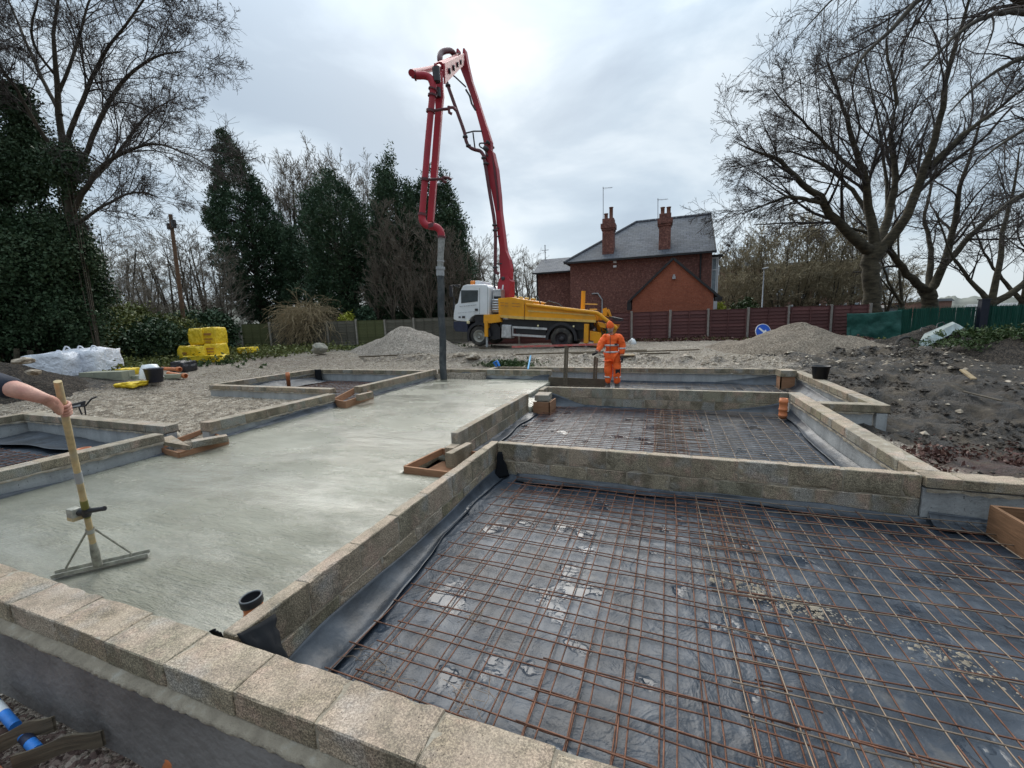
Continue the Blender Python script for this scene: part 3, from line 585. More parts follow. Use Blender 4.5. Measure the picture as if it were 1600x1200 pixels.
upturn(mb2, (-2.5, 9.098, 0), (2.2, 9.098, 0), (0, -1), lambda s: -.42+.20*abs(2*s-.92)**3+.15*ss(np.array(1-s*5)).item()+wob(s, 14, .012), -.44, lambda s: .12+wob(s, 9, .05), 3)
upturn(mb2, (2.26, 4.8, 0), (2.26, 9.0, 0), (-1, 0), lambda s: -.28-.10*math.sin(s*3.1), -.43, lambda s: .22-.08*s+wob(s, 6, .05), 6, fold=.03)
upturn(mb2, (-2.666, 4.9, 0), (-2.666, 8.2, 0), (1, 0), lambda s: -.40+.02*math.sin(s*9), -.42, lambda s: .17+wob(s, 7, .05), 9)
mb3 = drape('damp_proof_membrane', 'black membrane under the far bay where the worker stands', -3.2, 3.22, 9.21, 13.06, 3.3, step=.1)
upturn(mb3, (-3.0, 13.06, 0), (3.1, 13.06, 0), (0, -1), lambda s: -.42+.34*max(0, s-.68)*2.6, -.44, lambda s: .15+wob(s, 9, .07), 4)
upturn(mb3, (3.22, 8.4, 0), (3.22, 12.9, 0), (-1, 0), lambda s: -.35+.17*s, -.43, lambda s: .3+wob(s, 7, .06), 8)
mb4 = drape('damp_proof_membrane', 'grey black membrane lining the left hand bay', -11.9, -7.26, 1.24, 4.21, 6.1, step=.09)
upturn(mb4, (-11.9, 4.21, 0), (-7.6, 4.21, 0), (0, -1), lambda s: -.36+wob(s, 8, .04), -.40, lambda s: .5+wob(s, 6, .2), 2, fold=.04)
mb5 = drape('damp_proof_membrane', 'black membrane lining the far left bay', -12.1, -7.42, 8.13, 11.76, 9.1, step=.1)
upturn(mb5, (-12.1, 8.3, 0), (-12.1, 11.7, 0), (1, 0), lambda s: -.16-.25*abs(s-.5), -.40, lambda s: .7+wob(s, 7, .1), 3)
flap(mb5, [(-12.05, 11.70, .01), (-11.75, 11.70, .01), (-11.6, 11.6, -.40), (-11.9, 11.55, -.40)])
mb6 = thing('membrane_strip', 'black membrane strips turned up along the left edge of the slab', 'membrane', (-7.1, 5, -.3), 0, None)
upturn(mb6, (-7.09, 4.6, 0), (-7.09, 7.40, 0), (1, 0), lambda s: -.20-.05*(1-s)-.03*math.sin(s*7), -.305, lambda s: .05+.03*s, 3)
upturn(mb6, (-7.05, 1.3, 0), (-7.05, 3.86, 0), (1, 0), lambda s: -.285+.035*math.sin(s*7-.3), -.305, lambda s: .06+wob(s, 7, .03), 7)
upturn(mb6, (-7.2, 8.5, 0), (-7.2, 12.1, 0), (1, 0), lambda s: -.27, -.31, lambda s: .04, 12)
mb7 = thing('membrane_edge', 'crumpled black membrane edge at the far end of the slab', 'membrane', (-5.5, 12.2, -.3), 0, None)
upturn(mb7, (-7.2, 12.24, 0), (-3.3, 12.24, 0), (0, -1), lambda s: -.27+.17*max(0, math.sin(s*8.5-.9))+.02*math.sin(s*30), -.31, lambda s: .12+wob(s, 13, .06), 4)

# ================================================================ reinforcing mesh
def sheet(label, x0, x1, y0, y1, z, rot=0, sx=.2, sy=.2, r=.0045, mat='rust', seed=0, jit=.012, group='rusty reinforcing mesh sheets'):
    rnd = random.Random(seed); cx, cy = (x0+x1)/2, (y0+y1)/2
    t = thing('reinforcing_mesh', label, 'steel mesh', (cx, cy, z), R(rot), group)
    def bars(n, ln, ax, dz):
        mes = []
        for v in range(3):
            m = MB(); pts = []
            for k in range(7):
                u = -ln/2+ln*k/6; pts.append((u, rnd.uniform(-jit, jit)*.6, rnd.uniform(-jit, jit)*.7) if ax == 'x' else (rnd.uniform(-jit, jit)*.6, u, rnd.uniform(-jit, jit)*.7))
            m.tube(pts, r, 5); mes.append(m.mesh('bar'))
        for me in mes: me.materials.append(M[mat])
        return mes
    lx, ly = x1-x0, y1-y0; mx = bars(0, lx, 'x', 0); my = bars(0, ly, 'y', 0)
    for i in range(int(ly/sy)+1):
        o = bpy.data.objects.new('bar', mx[i % 3]); COL.objects.link(o); o.parent = t; o.location = (rnd.uniform(-.02, .02), -ly/2+.03+i*sy+rnd.uniform(-.006, .006), .008)
    for i in range(int(lx/sx)+1):
        o = bpy.data.objects.new('bar', my[i % 3]); COL.objects.link(o); o.parent = t; o.location = (-lx/2+.03+i*sx+rnd.uniform(-.006, .006), rnd.uniform(-.02, .02), 0)
    return t
sheet('upper mesh sheet over the left half of the nearest bay', -1.72, .75, 1.30, 4.52, -.388, -1.1, seed=1)
sheet('upper mesh sheet over the right half of the nearest bay', .36, 3.35, 1.34, 4.60, -.378, 1.5, seed=2, mat='dullsteel')
sheet('lower mesh sheet lying on the membrane in the left of the nearest bay', -1.60, .68, 1.40, 4.50, -.425, -.6, seed=3)
sheet('lower mesh sheet lying on the membrane in the right of the nearest bay', .48, 3.34, 1.42, 4.56, -.42, .7, seed=4)
sheet('short extra sheet lapped along the far wall of the nearest bay', -1.5, 2.2, 3.55, 4.52, -.365, .3, .4, .2, seed=15)
sheet('short extra sheet lapped across the near side of the nearest bay', -.6, 2.9, 1.32, 2.1, -.365, -.8, .2, .2, seed=16)
sheet('mesh sheet over the left half of the middle bay', -2.35, .3, 4.95, 8.85, -.385, .8, .2, .1, seed=6)
sheet('mesh sheet over the right half of the middle bay', -.1, 1.95, 5.0, 8.9, -.375, -1.2, .2, .1, seed=7, mat='dullsteel')
sheet('rusty lap of mesh in the middle bay near the orange pipe', -.3, .6, 5.2, 8.9, -.36, 1, .15, .2, seed=8)
sheet('mesh sheet in the far bay around the worker', -2.9, 3.0, 9.5, 12.6, -.39, 0, .2, .2, seed=9, mat='dullsteel')
sheet('dark red mesh in the left hand bay', -11.3, -7.5, 1.3, 3.4, -.36, 1, .2, .1, seed=10, r=.006)
sheet('red mesh in the far left bay', -11.0, -7.6, 8.4, 11.3, -.36, 0, .2, .15, seed=11, r=.006)
# bright wire spacer zigzag near the nearest wall, and tie wire tangles
m = MB()
def zig(x0, x1, y, amp, z, st):
    p = []; x_ = x0; k = 0
    while x_ < x1: p.append((x_, y+(amp if k % 2 else 0), z+.03*(k % 2)+random.uniform(-.003, .003))); x_ += st; k += 1
    m.tube(p, .0013, 4, False, False)
    m.tube([(x0, y, z), ((x0+x1)/2, y+.004, z+.004), (x1, y, z)], .0018, 4); m.tube([(x0, y+amp, z+.03), (x1, y+amp+.01, z+.03)], .0014, 4)
zig(-1.0, 1.6, 1.36, .10, -.43, .11)
tag(m.build('wire_spacer', 'wire'), 'bright zigzag wire spacer lying by the nearest wall', 'spacer')
m = MB()
for c in ((-1.5, 1.7, -.39), (-1.35, 1.55, -.39), (-1.1, 2.2, -.39), (-.9, 1.62, -.39)):
    m = MB()
    for k in range(3):
        p = [Vector(c)+Vector((random.gauss(0, .09), random.gauss(0, .07), random.uniform(0, .04))) for _ in range(6)]
        q = [p[0]]
        for a_, b_ in zip(p, p[1:]):
            q += [a_.lerp(b_, .5)+Vector((random.gauss(0, .03), random.gauss(0, .03), 0)), b_]
        m.tube(q, .0014, 4, False)
    tag(m.build('tie_wire', 'dullsteel'), {-1.5: 'tangle of tie wire on the mesh tight in the nearest corner', -1.35: 'tangle of tie wire on the mesh nearest the front wall corner', -1.1: 'tangle of tie wire farther into the nearest mesh bay', -.9: 'tangle of tie wire right of the corner beside the front wall'}[c[0]], 'wire')['kind'] = 'stuff'
# spilled grout on the membrane
for c, s_, lab in (((.78, 3.02, -.425), 900, 'pale crumbs of concrete spilled on the middle of the nearest membrane'), ((1.55, 2.72, -.425), 350, 'small splash of pale concrete right of the larger spill')):
    s_ = int(s_*.55); P = np.stack([RNG.normal(c[0], .22 if s_ > 300 else .1, s_), RNG.normal(c[1], .07, s_)-.0, np.full(s_, c[2])], -1); P[:, 1] -= (P[:, 0]-c[0])*.35
    o = stones('concrete_crumbs', lab, 'crumbs', P, RNG.gamma(1.5, .0035, s_)+.002, 'mortar', .35)
# ================================================================ fences
def fence(name, label, pts, nslat, matf, postmat, h_over=.06, batten=3):
    """pts: [(x,y,zbot,ztop)] post positions; slats, posts, battens are parts"""
    t = thing(name, label, 'fence', (pts[0][0], pts[0][1], pts[0][2])); o0 = Vector(t.location)
    for k, (x, y, zb, zt) in enumerate(pts):
        m = MB(); ang = math.atan2(pts[min(k+1, len(pts)-1)][1]-pts[max(k-1, 0)][1], pts[min(k+1, len(pts)-1)][0]-pts[max(k-1, 0)][0])
        m.box(-.055, .055, -.06, .06, zb-.3-o0.z, zt+h_over-o0.z); o = m.build('post', postmat, t, .008); o.location = (x-o0.x, y-o0.y, 0); o.rotation_euler = (R(random.uniform(-1, 1)), R(random.uniform(-1, 1)), ang)
    for k in range(len(pts)-1):
        a, b = Vector(pts[k][:3]), Vector(pts[k+1][:3]); d = b-a; ang = math.atan2(d.y, d.x); ln = math.hypot(d.x, d.y)-.12
        zb = (pts[k][2]+pts[k+1][2])/2+.04; zt = (pts[k][3]+pts[k+1][3])/2-.03+random.uniform(-.015, .015); mid = (a+b)/2; hs = (zt-zb)/nslat
        mt = matf(k)
        m = MB(); q = .004; m.raw([(x, y, z) for x in (-ln/2, -ln/6, ln/6, ln/2) for y, z in ((-.045+random.uniform(-q, q), 0), (-.028, 0), (.010, hs+.03), (-.002+random.uniform(-q, q), hs+.03))],
              [f for i in range(3) for f in ((i*4, i*4+4, i*4+5, i*4+1), (i*4+1, i*4+5, i*4+6, i*4+2), (i*4+2, i*4+6, i*4+7, i*4+3), (i*4+3, i*4+7, i*4+4, i*4))]); me = m.mesh('slat'); me.materials.append(M[mt])
        for j in range(nslat):
            o = bpy.data.objects.new('slat', me); COL.objects.link(o); o.parent = t; o.location = (mid.x-o0.x, mid.y-o0.y, zb-o0.z+j*hs); o.rotation_euler = (0, R(random.uniform(-.5, .5)), ang)
        m = MB(); m.box(-.022, .022, -.075, -.047, 0, zt-zb+.02); me = m.mesh('batten'); me.materials.append(M[mt])
        for i in range(batten):
            o = bpy.data.objects.new('batten', me); COL.objects.link(o); o.parent = t; f = (i+.5)/batten-.5 if batten > 2 else (i-.5)*.9; f = (i/(batten-1)-.5)*.94
            o.location = (mid.x-o0.x+math.cos(ang)*ln*f, mid.y-o0.y+math.sin(ang)*ln*f, zb-o0.z); o.rotation_euler = (0, 0, ang)
        m = MB(); m.box(-ln/2, ln/2, -.03, .02, zt-o0.z+.01, zt-o0.z+.035); o = m.build('capping', M[mt], t); o.location = (mid.x-o0.x, mid.y-o0.y, 0); o.rotation_euler = (0, 0, ang)
    return t
pts = []
for i, (px, D) in enumerate([(750, 24.6), (810, 24.3), (869, 24.0), (928, 23.6), (987, 23.3), (1046.6, 23.0), (1107, 22.8), (1169, 22.5), (1233, 22.3), (1300, 22.0), (1360, 21.7)]):
    ty = {750: 494, 810: 492, 869: 491, 928: 490}.get(px, 488-(px-987)*.034)
    tp = AT(px, ty, D); pts.append((tp[0], tp[1], .15, tp[2]))
fence('red_fence', 'red brown lap panel fence with grey posts below the brick garage', pts, 9, lambda k: 'fence_red', 'post_red')
pts = []
for i in range(13):
    px = 196+45*i; tp = AT(px, 514-(px-200)*.036, 26.8); pts.append((tp[0], tp[1], .30+.25*ss((330-px)/200.), tp[2]+(i % 3-1)*.05))
fence('weathered_fence', 'weathered grey green lap panel fence behind the pale gravel heap', pts, 9, lambda k: ['fence_green', 'fence_old', 'fence_old', 'fence_old', 'fence_green', 'fence_green', 'fence_old'][(k+3) % 7] if k < 9 else 'fence_old', 'post', batten=4)
# palisade fence
t = thing('palisade_fence', 'green steel palisade fence with a dark gate post, behind the mud bank', 'fence', (12, 25.5, .1)); o0 = Vector(t.location)
m = MB(); m.raw([(-.036, -.012, 0), (-.013, .012, 0), (.013, .012, 0), (.036, -.012, 0), (-.036, -.012, 1.42), (-.013, .012, 1.42), (.013, .012, 1.42), (.036, -.012, 1.42), (-.03, 0, 1.44), (-.012, .004, 1.56), (0, .002, 1.46), (.012, .004, 1.56), (.03, 0, 1.44)],
     [(0, 1, 5, 4), (1, 2, 6, 5), (2, 3, 7, 6), (4, 5, 9), (5, 6, 10), (6, 7, 11)]); pal = m.mesh('pale'); pal.materials.append(M['palis'])
def pal_run(px0, D0, px1, D1, n):
    A, B_ = Vector(AT(px0, 500, D0)), Vector(AT(px1, 500, D1)); ang = math.atan2(B_.y-A.y, B_.x-A.x)
    for i in range(n):
        p = A.lerp(B_, i/(n-1)); o = bpy.data.objects.new('pale', pal); COL.objects.link(o); o.parent = t; o.location = (p.x-o0.x, p.y-o0.y, -.02); o.rotation_euler = (0, R(random.uniform(-.8, .8)), ang+R(random.uniform(-4, 4)))
    for z in (.25, 1.25):
        m = MB(); m.bar((A.x-o0.x, A.y-o0.y+.03, z), (B_.x-o0.x, B_.y-o0.y+.03, z), .03, .05); m.build('rail', 'palis', t)
pal_run(1402, 20.8, 1524, 19.2, 44); pal_run(1545, 18.9, 1690, 16.6, 50)
g = AT(1534, 500, 19.0); m = MB(); m.box(g[0]-o0.x-.14, g[0]-o0.x+.14, g[1]-o0.y-.14, g[1]-o0.y+.14, -.3, 1.72); m.box(g[0]-o0.x-.17, g[0]-o0.x+.17, g[1]-o0.y-.17, g[1]-o0.y+.17, 1.72, 1.77); m.build('gate_post', 'darkpost', t, .01)
# green sheet hung on the fence end
A, B_ = Vector(AT(1322, 490, 20.9)), Vector(AT(1408, 484, 20.3)); V = []; n, k = 40, 24
for i in range(n+1):
    for j in range(k+1):
        u, v = i/n, j/k; p = A.lerp(B_, u); nn = fbm(np.array([[u*5, v*3, 2.2]]), 4)[0]-.5; tail = max(0, u-.86)*5
        fold = .10*math.sin(v*9+u*3)*v*(1-v)*2; sag = -.05*math.sin(u*math.pi)
        V.append((p.x-.1*nn+(.10*v if u < .1 else 0)-fold*.2, p.y-.10-.5*nn*.5-fold-(.2*tail*v), p.z+sag-(1.50+.33*tail)*v+nn*.03))
F = [(i*(k+1)+j, (i+1)*(k+1)+j, (i+1)*(k+1)+j+1, i*(k+1)+j+1) for i in range(n) for j in range(k)]
o = nparr('tarpaulin', V, F, 'tarp', None, True); sd = o.modifiers.new('s', 'SOLIDIFY'); sd.thickness = .006; tag(o, 'dark green tarpaulin hung between the red fence and the palisade', 'tarpaulin')

# ================================================================ houses
EY = 28.9
eL, eR = WY(885, 407, EY), WY(1112, 391, EY); ez = 5.5; xL, xR = eL[0]+.25, 2.62; ry = EY+3.9
rR, rL = WY(1108, 336, ry), WY(994, 346, ry); rz_ = (rR[2]+rL[2])/2
H = thing('brick_house', 'dark brick house with slate roof and two chimneys behind the garage', 'house', (xL, EY, 0)); ho = Vector(H.location)
def hb(mb): # shift to local
    mb.v = [(x-ho.x, y-ho.y, z-ho.z) for x, y, z in mb.v]; return mb
m = MB(); m.box(xL, xR, EY+.002, 2*ry-EY, -.2, ez-.1); m.prism([(EY+.3, ez-.1), (ry, rz_-.28), (2*ry-EY-.3, ez-.1)], xR-.3, xR-.002); q_ = len(m.v)-6; m.v = m.v[:q_]+[(y, x, z) for x, y, z in m.v[q_:]]; hb(m).build('wall', 'brick', H)
# roof: front slope, back slope, hip slope with thickness
def slab_poly(mb, P, th=.12):
    P = [Vector(p) for p in P]; nrm = (P[1]-P[0]).cross(P[2]-P[0]).normalized()
    if nrm.z < 0: nrm = -nrm
    n = len(P); V = P+[p-nrm*th for p in P]; mb.raw(V, [tuple(range(n)), tuple(range(2*n-1, n-1, -1))]+[(i, (i+1) % n, (i+1) % n+n, i+n) for i in range(n)])
rl, rr_ = (rL[0], ry, rz_), (xR+.2, ry, rz_)
e0, e1 = (xL-.35, EY-.3, ez-.12), (xR+.2, EY-.3, ez-.12); b0, b1 = (xL-.35, 2*ry-EY+.3, ez-.12), (xR+.2, 2*ry-EY+.3, ez-.12)
for P in ((e0, e1, rr_, rl), (b1, b0, rl, rr_), (b0, e0, rl)): m = MB(); slab_poly(m, P); hb(m).build('roof', 'slate', H)
for a_, b_ in ((rl, rr_), (rl, e0), (rl, b0)):
    a_, b_ = Vector(a_), Vector(b_); n = int((b_-a_).length/.45); m = MB()
    for i in range(n): m.tube([a_.lerp(b_, i/n)+Vector((0, 0, .0)), a_.lerp(b_, (i+.97)/n)], .11, 6)
    hb(m).build('ridge_tile', 'slate', H)['kind'] = 'stuff'
m = MB(); m.bar((e0[0], e0[1]-.05, e0[2]-.06), (e1[0], e1[1]-.05, e1[2]-.06), .13, .12); hb(m).build('gutter', 'fascia', H)
m = MB(); x_ = WY(1095, 400, EY)[0]; m.tube([(x_, EY-.08, ez-.2), (x_, EY-.08, 0)], .05, 8); hb(m).build('downpipe', 'fascia', H)
m = MB(); m.bar((xR+.16, EY-.3, ez-.16), (xR+.16, ry, rz_-.06), .06, .22); hb(m).build('verge_board', 'fascia', H)
def chimney(px0, px1, pyt, pyb, pots):
    y0 = EY+.25; a_, b_ = WY(px0, pyb, y0), WY(px1, pyt, y0); z0 = ez-.1; zt = b_[2]; x0, x1 = a_[0], b_[0]; q = .05
    t = MB(); t.box(x0, x1, y0, y0+.8, z0-.3, zt-.75); t.box(x0-q, x1+q, y0-q, y0+.8+q, zt-.75, zt-.62); t.box(x0-2*q, x1+2*q, y0-2*q, y0+.8+2*q, zt-.62, zt-.32); t.box(x0, x1, y0, y0+.8, zt-.32, zt)
    c = hb(t).build('chimney', 'brick', H)
    for px, top in pots:
        p = WY(px, top, y0+.4); k = MB(); k.lathe([(.13, zt-.02), (.15, zt+.03), (.12, zt+.08), (.12, p[2]-.06), (.15, p[2]-.03), (.15, p[2]), (.10, p[2])], (p[0], y0+.4, 0), 12); hb(k).build('chimney_pot', 'pot', c)
    k = MB(); k.box(x0-.1, x1+.1, y0-.03, y0, z0+.10, z0+.22); hb(k).build('flashing', 'lead', c)
chimney(941, 959, 340, 395, [(947, 334), (955, 324)])
chimney(1029, 1049, 332, 388, [(1035.5, 324), (1045, 323.5)])
# bay window on the right hand gable
m = MB(); zb0, zb1 = 2.6, 5.0; m.box(xR, xR+.42, EY+.5, EY+2.3, 1.9, zb0); m.box(xR, xR+.42, EY+.5, EY+2.3, zb1, zb1+.1); bw = hb(m).build('bay_window', 'whiteupvc', H)
for z0, z1 in ((zb0, zb1),):
    m = MB()
    for yy in (EY+.5, EY+1.05, EY+1.65, EY+2.24): m.box(xR+.36, xR+.42, yy, yy+.06, z0, z1)
    for xx in (xR+.02, xR+.28): m.box(xx, xx+.05, EY+.5, EY+.56, z0, z1)
    m.box(xR, xR+.42, EY+.502, EY+.55, zb1-.7, zb1-.64); hb(m).build('frame', 'whiteupvc', bw)
    m = MB(); m.box(xR+.03, xR+.39, EY+.53, EY+2.27, z0, z1); hb(m).build('pane', 'winglass', bw)
m = MB(); m.box(xR, xR+.6, EY+.3, EY+2.5, zb1+.1, zb1+.22); hb(m).build('bay_roof', 'fascia', H)
# aerials
for px, pyt, pyb, nm_ in ((942.5, 292, 345, 0), (1028, 310, 345, 1)):
    a_, b_ = WY(px, pyb, EY+.6), WY(px, pyt, EY+.6); m = MB(); m.tube([a_, b_], .022, 6); zt = b_[2]-.12
    m.tube([(b_[0]-.05, b_[1], zt+.05), (b_[0]+.62, b_[1]-.1, zt-.02)], .014, 5)
    for q in range(7): m.tube([(b_[0]+.05+q*.08, b_[1]-.14, zt), (b_[0]+.05+q*.08, b_[1]+.14, zt)], .008, 4)
    hb(m).build('aerial', 'aerial', H)
m = MB(); 
for s_ in ((0, 0), (0, -.28)):
    p = WY(961, 410, EY); m.box(p[0]-.1, p[0]+.1, EY-.15, EY, p[2]-.05+s_[1], p[2]+.08+s_[1])
hb(m).build('alarm_box', 'whiteupvc', H)
m = MB(); p0, p1 = WY(925, 459, EY), WY(941, 480, EY); m.tube([(p0[0], EY-.02, p0[2]), (p0[0]+.4, EY-.05, p0[2]+.0), (p1[0], EY-.05, p1[2]+.5), (p1[0], EY-.05, 0)], .05, 6); hb(m).build('waste_pipe', 'lead', H)
# lower rear wing
wy = EY+1.9; wl, wr_ = WY(838, 416, wy), xL+.3; wz = 5.15
m = MB(); m.prism([(wy, -.2), (wy, wz), (wy+2.2, wz+1.15), (wy+4.4, wz), (wy+4.4, -.2)], wl[0], wr_); m.v = [(y, x, z) for x, y, z in m.v]; hb(m).build('wing_wall', 'brick', H)
for s_ in (0, 1):
    m = MB(); ya, yb = (wy-.25, wy+2.2) if not s_ else (wy+4.65, wy+2.2); slab_poly(m, ((wl[0]-.2, ya, wz-.08), (wr_+.2, ya, wz-.08), (wr_+.2, yb, wz+1.2), (wl[0]-.2, yb, wz+1.2)), .1); hb(m).build('wing_roof', 'slate', H)
m = MB(); m.bar((wl[0]-.2, wy-.3, wz-.15), (wr_, wy-.3, wz-.15), .12, .1); m.tube([(wl[0]+.05, wy-.07, wz-.1), (wl[0]+.05, wy-.07, 0)], .05, 6); hb(m).build('wing_gutter', 'fascia', H)
m = MB(); c = (wl[0]+.1, wy+2.2, wz+1.15); m.tube([c, (c[0], c[1], c[2]+1.1)], .035, 6); m.tube([(c[0]-.28, c[1], c[2]+.75), (c[0]+.28, c[1], c[2]+.75)], .025, 5); m.tube([(c[0], c[1]-.2, c[2]+.6), (c[0], c[1]+.2, c[2]+.6)], .025, 5); m.lathe([(0, -.07), (.06, 0), (0, .07)], (c[0], c[1], c[2]+1.1), 8); hb(m).build('roof_finial', 'lead', H)
# garage
gy = 26.7; ga = WY(1052, 403, gy); gl, g_r = WY(988, 465, gy), WY(1115, 462, gy); gz0 = 2.75
t = thing('brick_garage', 'orange brick garage gable in front of the dark house', 'garage', (gl[0], gy, 0)); ho2 = Vector(t.location)
def gb(mb): mb.v = [(x-ho2.x, y-ho2.y, z-ho2.z) for x, y, z in mb.v]; return mb
m = MB(); m.prism([(gl[0], -.2), (gl[0], gz0), (ga[0], ga[2]-.08), (g_r[0], gz0), (g_r[0], -.2)], gy, EY-.35); gb(m).build('wall', 'brick2', t)
for xe, s_ in ((gl[0]-.25, -1), (g_r[0]+.38, 1)):
    m = MB(); zz = gz0-(ga[2]-gz0)/abs(ga[0]-gl[0])*.25
    slab_poly(m, ((xe, gy-.10, zz), (ga[0], gy-.10, ga[2]), (ga[0], EY-.36, ga[2]), (xe, EY-.36, zz)), .09); gb(m).build('roof', 'slate', t)
    m = MB(); m.bar((xe, gy-.12, zz-.05), (ga[0], gy-.12, ga[2]-.03), .05, .12); gb(m).build('verge_board', 'fascia', t)
m = MB(); m.box(gl[0]-.30, gl[0]-.06, gy-.1, gy+.5, gz0-.75, gz0-.28); gb(m).build('gutter_end', 'fascia', t)
m = MB(); m.box(g_r[0]+.06, g_r[0]+.45, gy-.12, gy+.5, gz0-.42, gz0-.2); gb(m).build('gutter_end', 'fascia', t)
p = WY(1053, 434, gy); m = MB(); m.box(p[0]-.09, p[0]+.09, gy-.16, gy, p[2]-.08, p[2]+.06); m.box(p[0]-.06, p[0]+.06, gy-.14, gy, p[2]+.06, p[2]+.18); gb(m).build('security_light', 'lead', t)
# small gabled house left of the truck cab
a_ = AT(712, 500, 34); t = thing('small_house', 'small pink brick house half hidden behind the truck cab', 'house', (a_[0], a_[1], 0), .30)
m = MB(); m.prism([(-1.7, 0), (-1.7, 2.3), (1.3, 4.1), (4.3, 2.3), (4.3, 0)], 0, 6); m.build('wall', 'farbrick', t)
for s_ in (-1, 1): m = MB(); slab_poly(m, ((1.3+s_*3.4, -.2, 2.1), (1.3, -.2, 4.2), (1.3, 6.2, 4.2), (1.3+s_*3.4, 6.2, 2.1)), .14); m.build('roof', 'fascia', t)
m = MB(); m.box(-1.3, .9, -.08, -.01, .2, 1.5); m.build('garage_door', 'whiteupvc', t)
# long brick building with hoops on the roof, behind the thicket
a_ = AT(1112, 470, 75); b_ = AT(1345, 470, 70); t = thing('brick_mill', 'long brick building with white roof hoops behind the bare thicket', 'building', (a_[0], a_[1], 0), math.atan2(b_[1]-a_[1], b_[0]-a_[0])); ln = math.hypot(b_[0]-a_[0], b_[1]-a_[1])
m = MB(); m.box(-4, ln, 0, 10, 0, 9.6); m.build('wall', 'farbrick', t); m = MB(); m.box(-4.2, ln+.2, -.2, 10.2, 9.6, 9.95); m.box(5.3, 8, 1, 4, 9.95, 11.4); m.build('parapet', 'farroof', t)
for i in range(6):
    m = MB(); m.tube([(i*1.9-1+1.3*(.5-.5*math.cos(q*math.pi/10)), -.3, 8.2+3.4*math.sin(q*math.pi/10)**.8) for q in range(11)], .09, 5); m.build('hoop', 'whiteupvc', t)
for i in range(9):
    for z0 in (1.2, 3.9, 6.6):
        m = MB(); m.box(ln*.45+i*1.9, ln*.45+i*1.9+1.1, -.06, 0, z0, z0+1.7); w_ = m.build('window', 'whiteupvc', t)
        m = MB(); m.box(ln*.45+i*1.9+.12, ln*.45+i*1.9+.98, -.10, -.07, z0+.12, z0+1.58); m.build('pane', 'winglass', w_)
for (px0, px1, pyt, D, mt, lab) in ((1430, 1488, 469, 60, 'farbrick', 'low red brick building between the trunks behind the palisade'), (1588, 1660, 474, 55, 'whiteupvc', 'pale roofed shed at the right edge behind the palisade'), (1382, 1406, 478, 50, 'farroof', 'low grey shed behind the tarpaulin')):
    a_, b_ = AT(px0, pyt, D), AT(px1, pyt, D); ln = math.hypot(b_[0]-a_[0], b_[1]-a_[1]); t = thing('low_building', lab, 'building', (a_[0], a_[1], 0), YAW)
    m = MB(); m.box(0, ln, 0, 6, 0, a_[2]-.25); m.build('wall', mt, t); m = MB(); m.prism([(-.2, a_[2]-.25), (ln+.2, a_[2]-.25), (ln-.3, a_[2]+.1), (.3, a_[2]+.1)], -.2, 6.2); m.build('roof', 'farroof' if mt != 'farroof' else 'fascia', t)
# hills
for nm_, lab, pts in (('hill_ridge', 'r', [(1250, 480), (1390, 470), (1470, 464), (1560, 462), (1640, 470), (1760, 474), (2100, 470)]), ('hill_ridge', 'l', [(-400, 500), (60, 484), (200, 478), (330, 473), (420, 480), (520, 488), (800, 492), (1250, 480)])):
    V = []; n = 160
    for i in range(n+1):
        u = i/n*(len(pts)-1); k = min(int(u), len(pts)-2); f = u-k; px = pts[k][0]*(1-f)+pts[k+1][0]*f; py = pts[k][1]*(1-f)+pts[k+1][1]*f
        D = 330; tp = Vector(AT(px, py, D)); nn = (fbm(np.array([[i*.35, 0, 2.]]), 4)[0]-.5)*6
        d = Vector((tp.x, tp.y, 0)).normalized()
        for (back, zz) in ((-90, -.5), (-40, (tp.z+nn)*.55), (0, tp.z+nn), (60, tp.z*.9), (160, 0)): V.append((tp.x+d.x*back, tp.y+d.y*back, max(zz, -.5)))
    o = nparr(nm_, V, [(i*5+k, (i+1)*5+k, (i+1)*5+k+1, i*5+k+1) for i in range(n) for k in range(4)], 'hill', None, True); o['kind'] = 'structure'
# street furniture
a_ = AT(1190, 490, 36); tp = AT(1191, 420, 36); t = thing('street_lamp', 'thin grey street lamp beyond the red brown fence', 'street lamp', (a_[0], a_[1], 0)); m = MB(); m.tube([(0, 0, 0), (0, 0, 1.6), (0, 0, 1.61), (0, 0, tp[2])], [.09, .08, .055, .04], 8); m.build('column', 'aerial', t); m = MB(); m.tube([(-.15, 0, tp[2]), (.30, -.1, tp[2]+.05)], [.05, .08], 8); m.build('lamp_head', 'lead', t)
tp, bp = Vector(AT(266, 335, 23.5)), Vector(AT(290, 530, 23.5)); t = thing('telegraph_pole', 'leaning timber telegraph pole behind the yellow bags', 'pole', (bp.x, bp.y, 0)); bp.z = -.3
m = MB(); m.tube([Vector((0, 0, -.3)), tp-Vector((bp.x, bp.y, 0))], [.11, .085], 10); m.build('shaft', 'telegraph', t); q = tp-Vector((bp.x, bp.y, 0))
m = MB(); m.box(q.x-.28, q.x-.12, q.y-.1, q.y+.1, q.z-.75, q.z-.45); m.box(q.x+.1, q.x+.22, q.y-.1, q.y+.1, q.z-.72, q.z-.3); m.build('junction_box', 'black', t)
m = MB()
for e in ((AT(345, 356, 30)), AT(-200, 420, 40)):
    e = Vector(e)-Vector((bp.x, bp.y, 0)); m.tube([q.lerp(e, k/12)-Vector((0, 0, .6*math.sin(math.pi*k/12)+.3)) for k in range(13)], .009, 4)
m.build('cable', 'black', t)

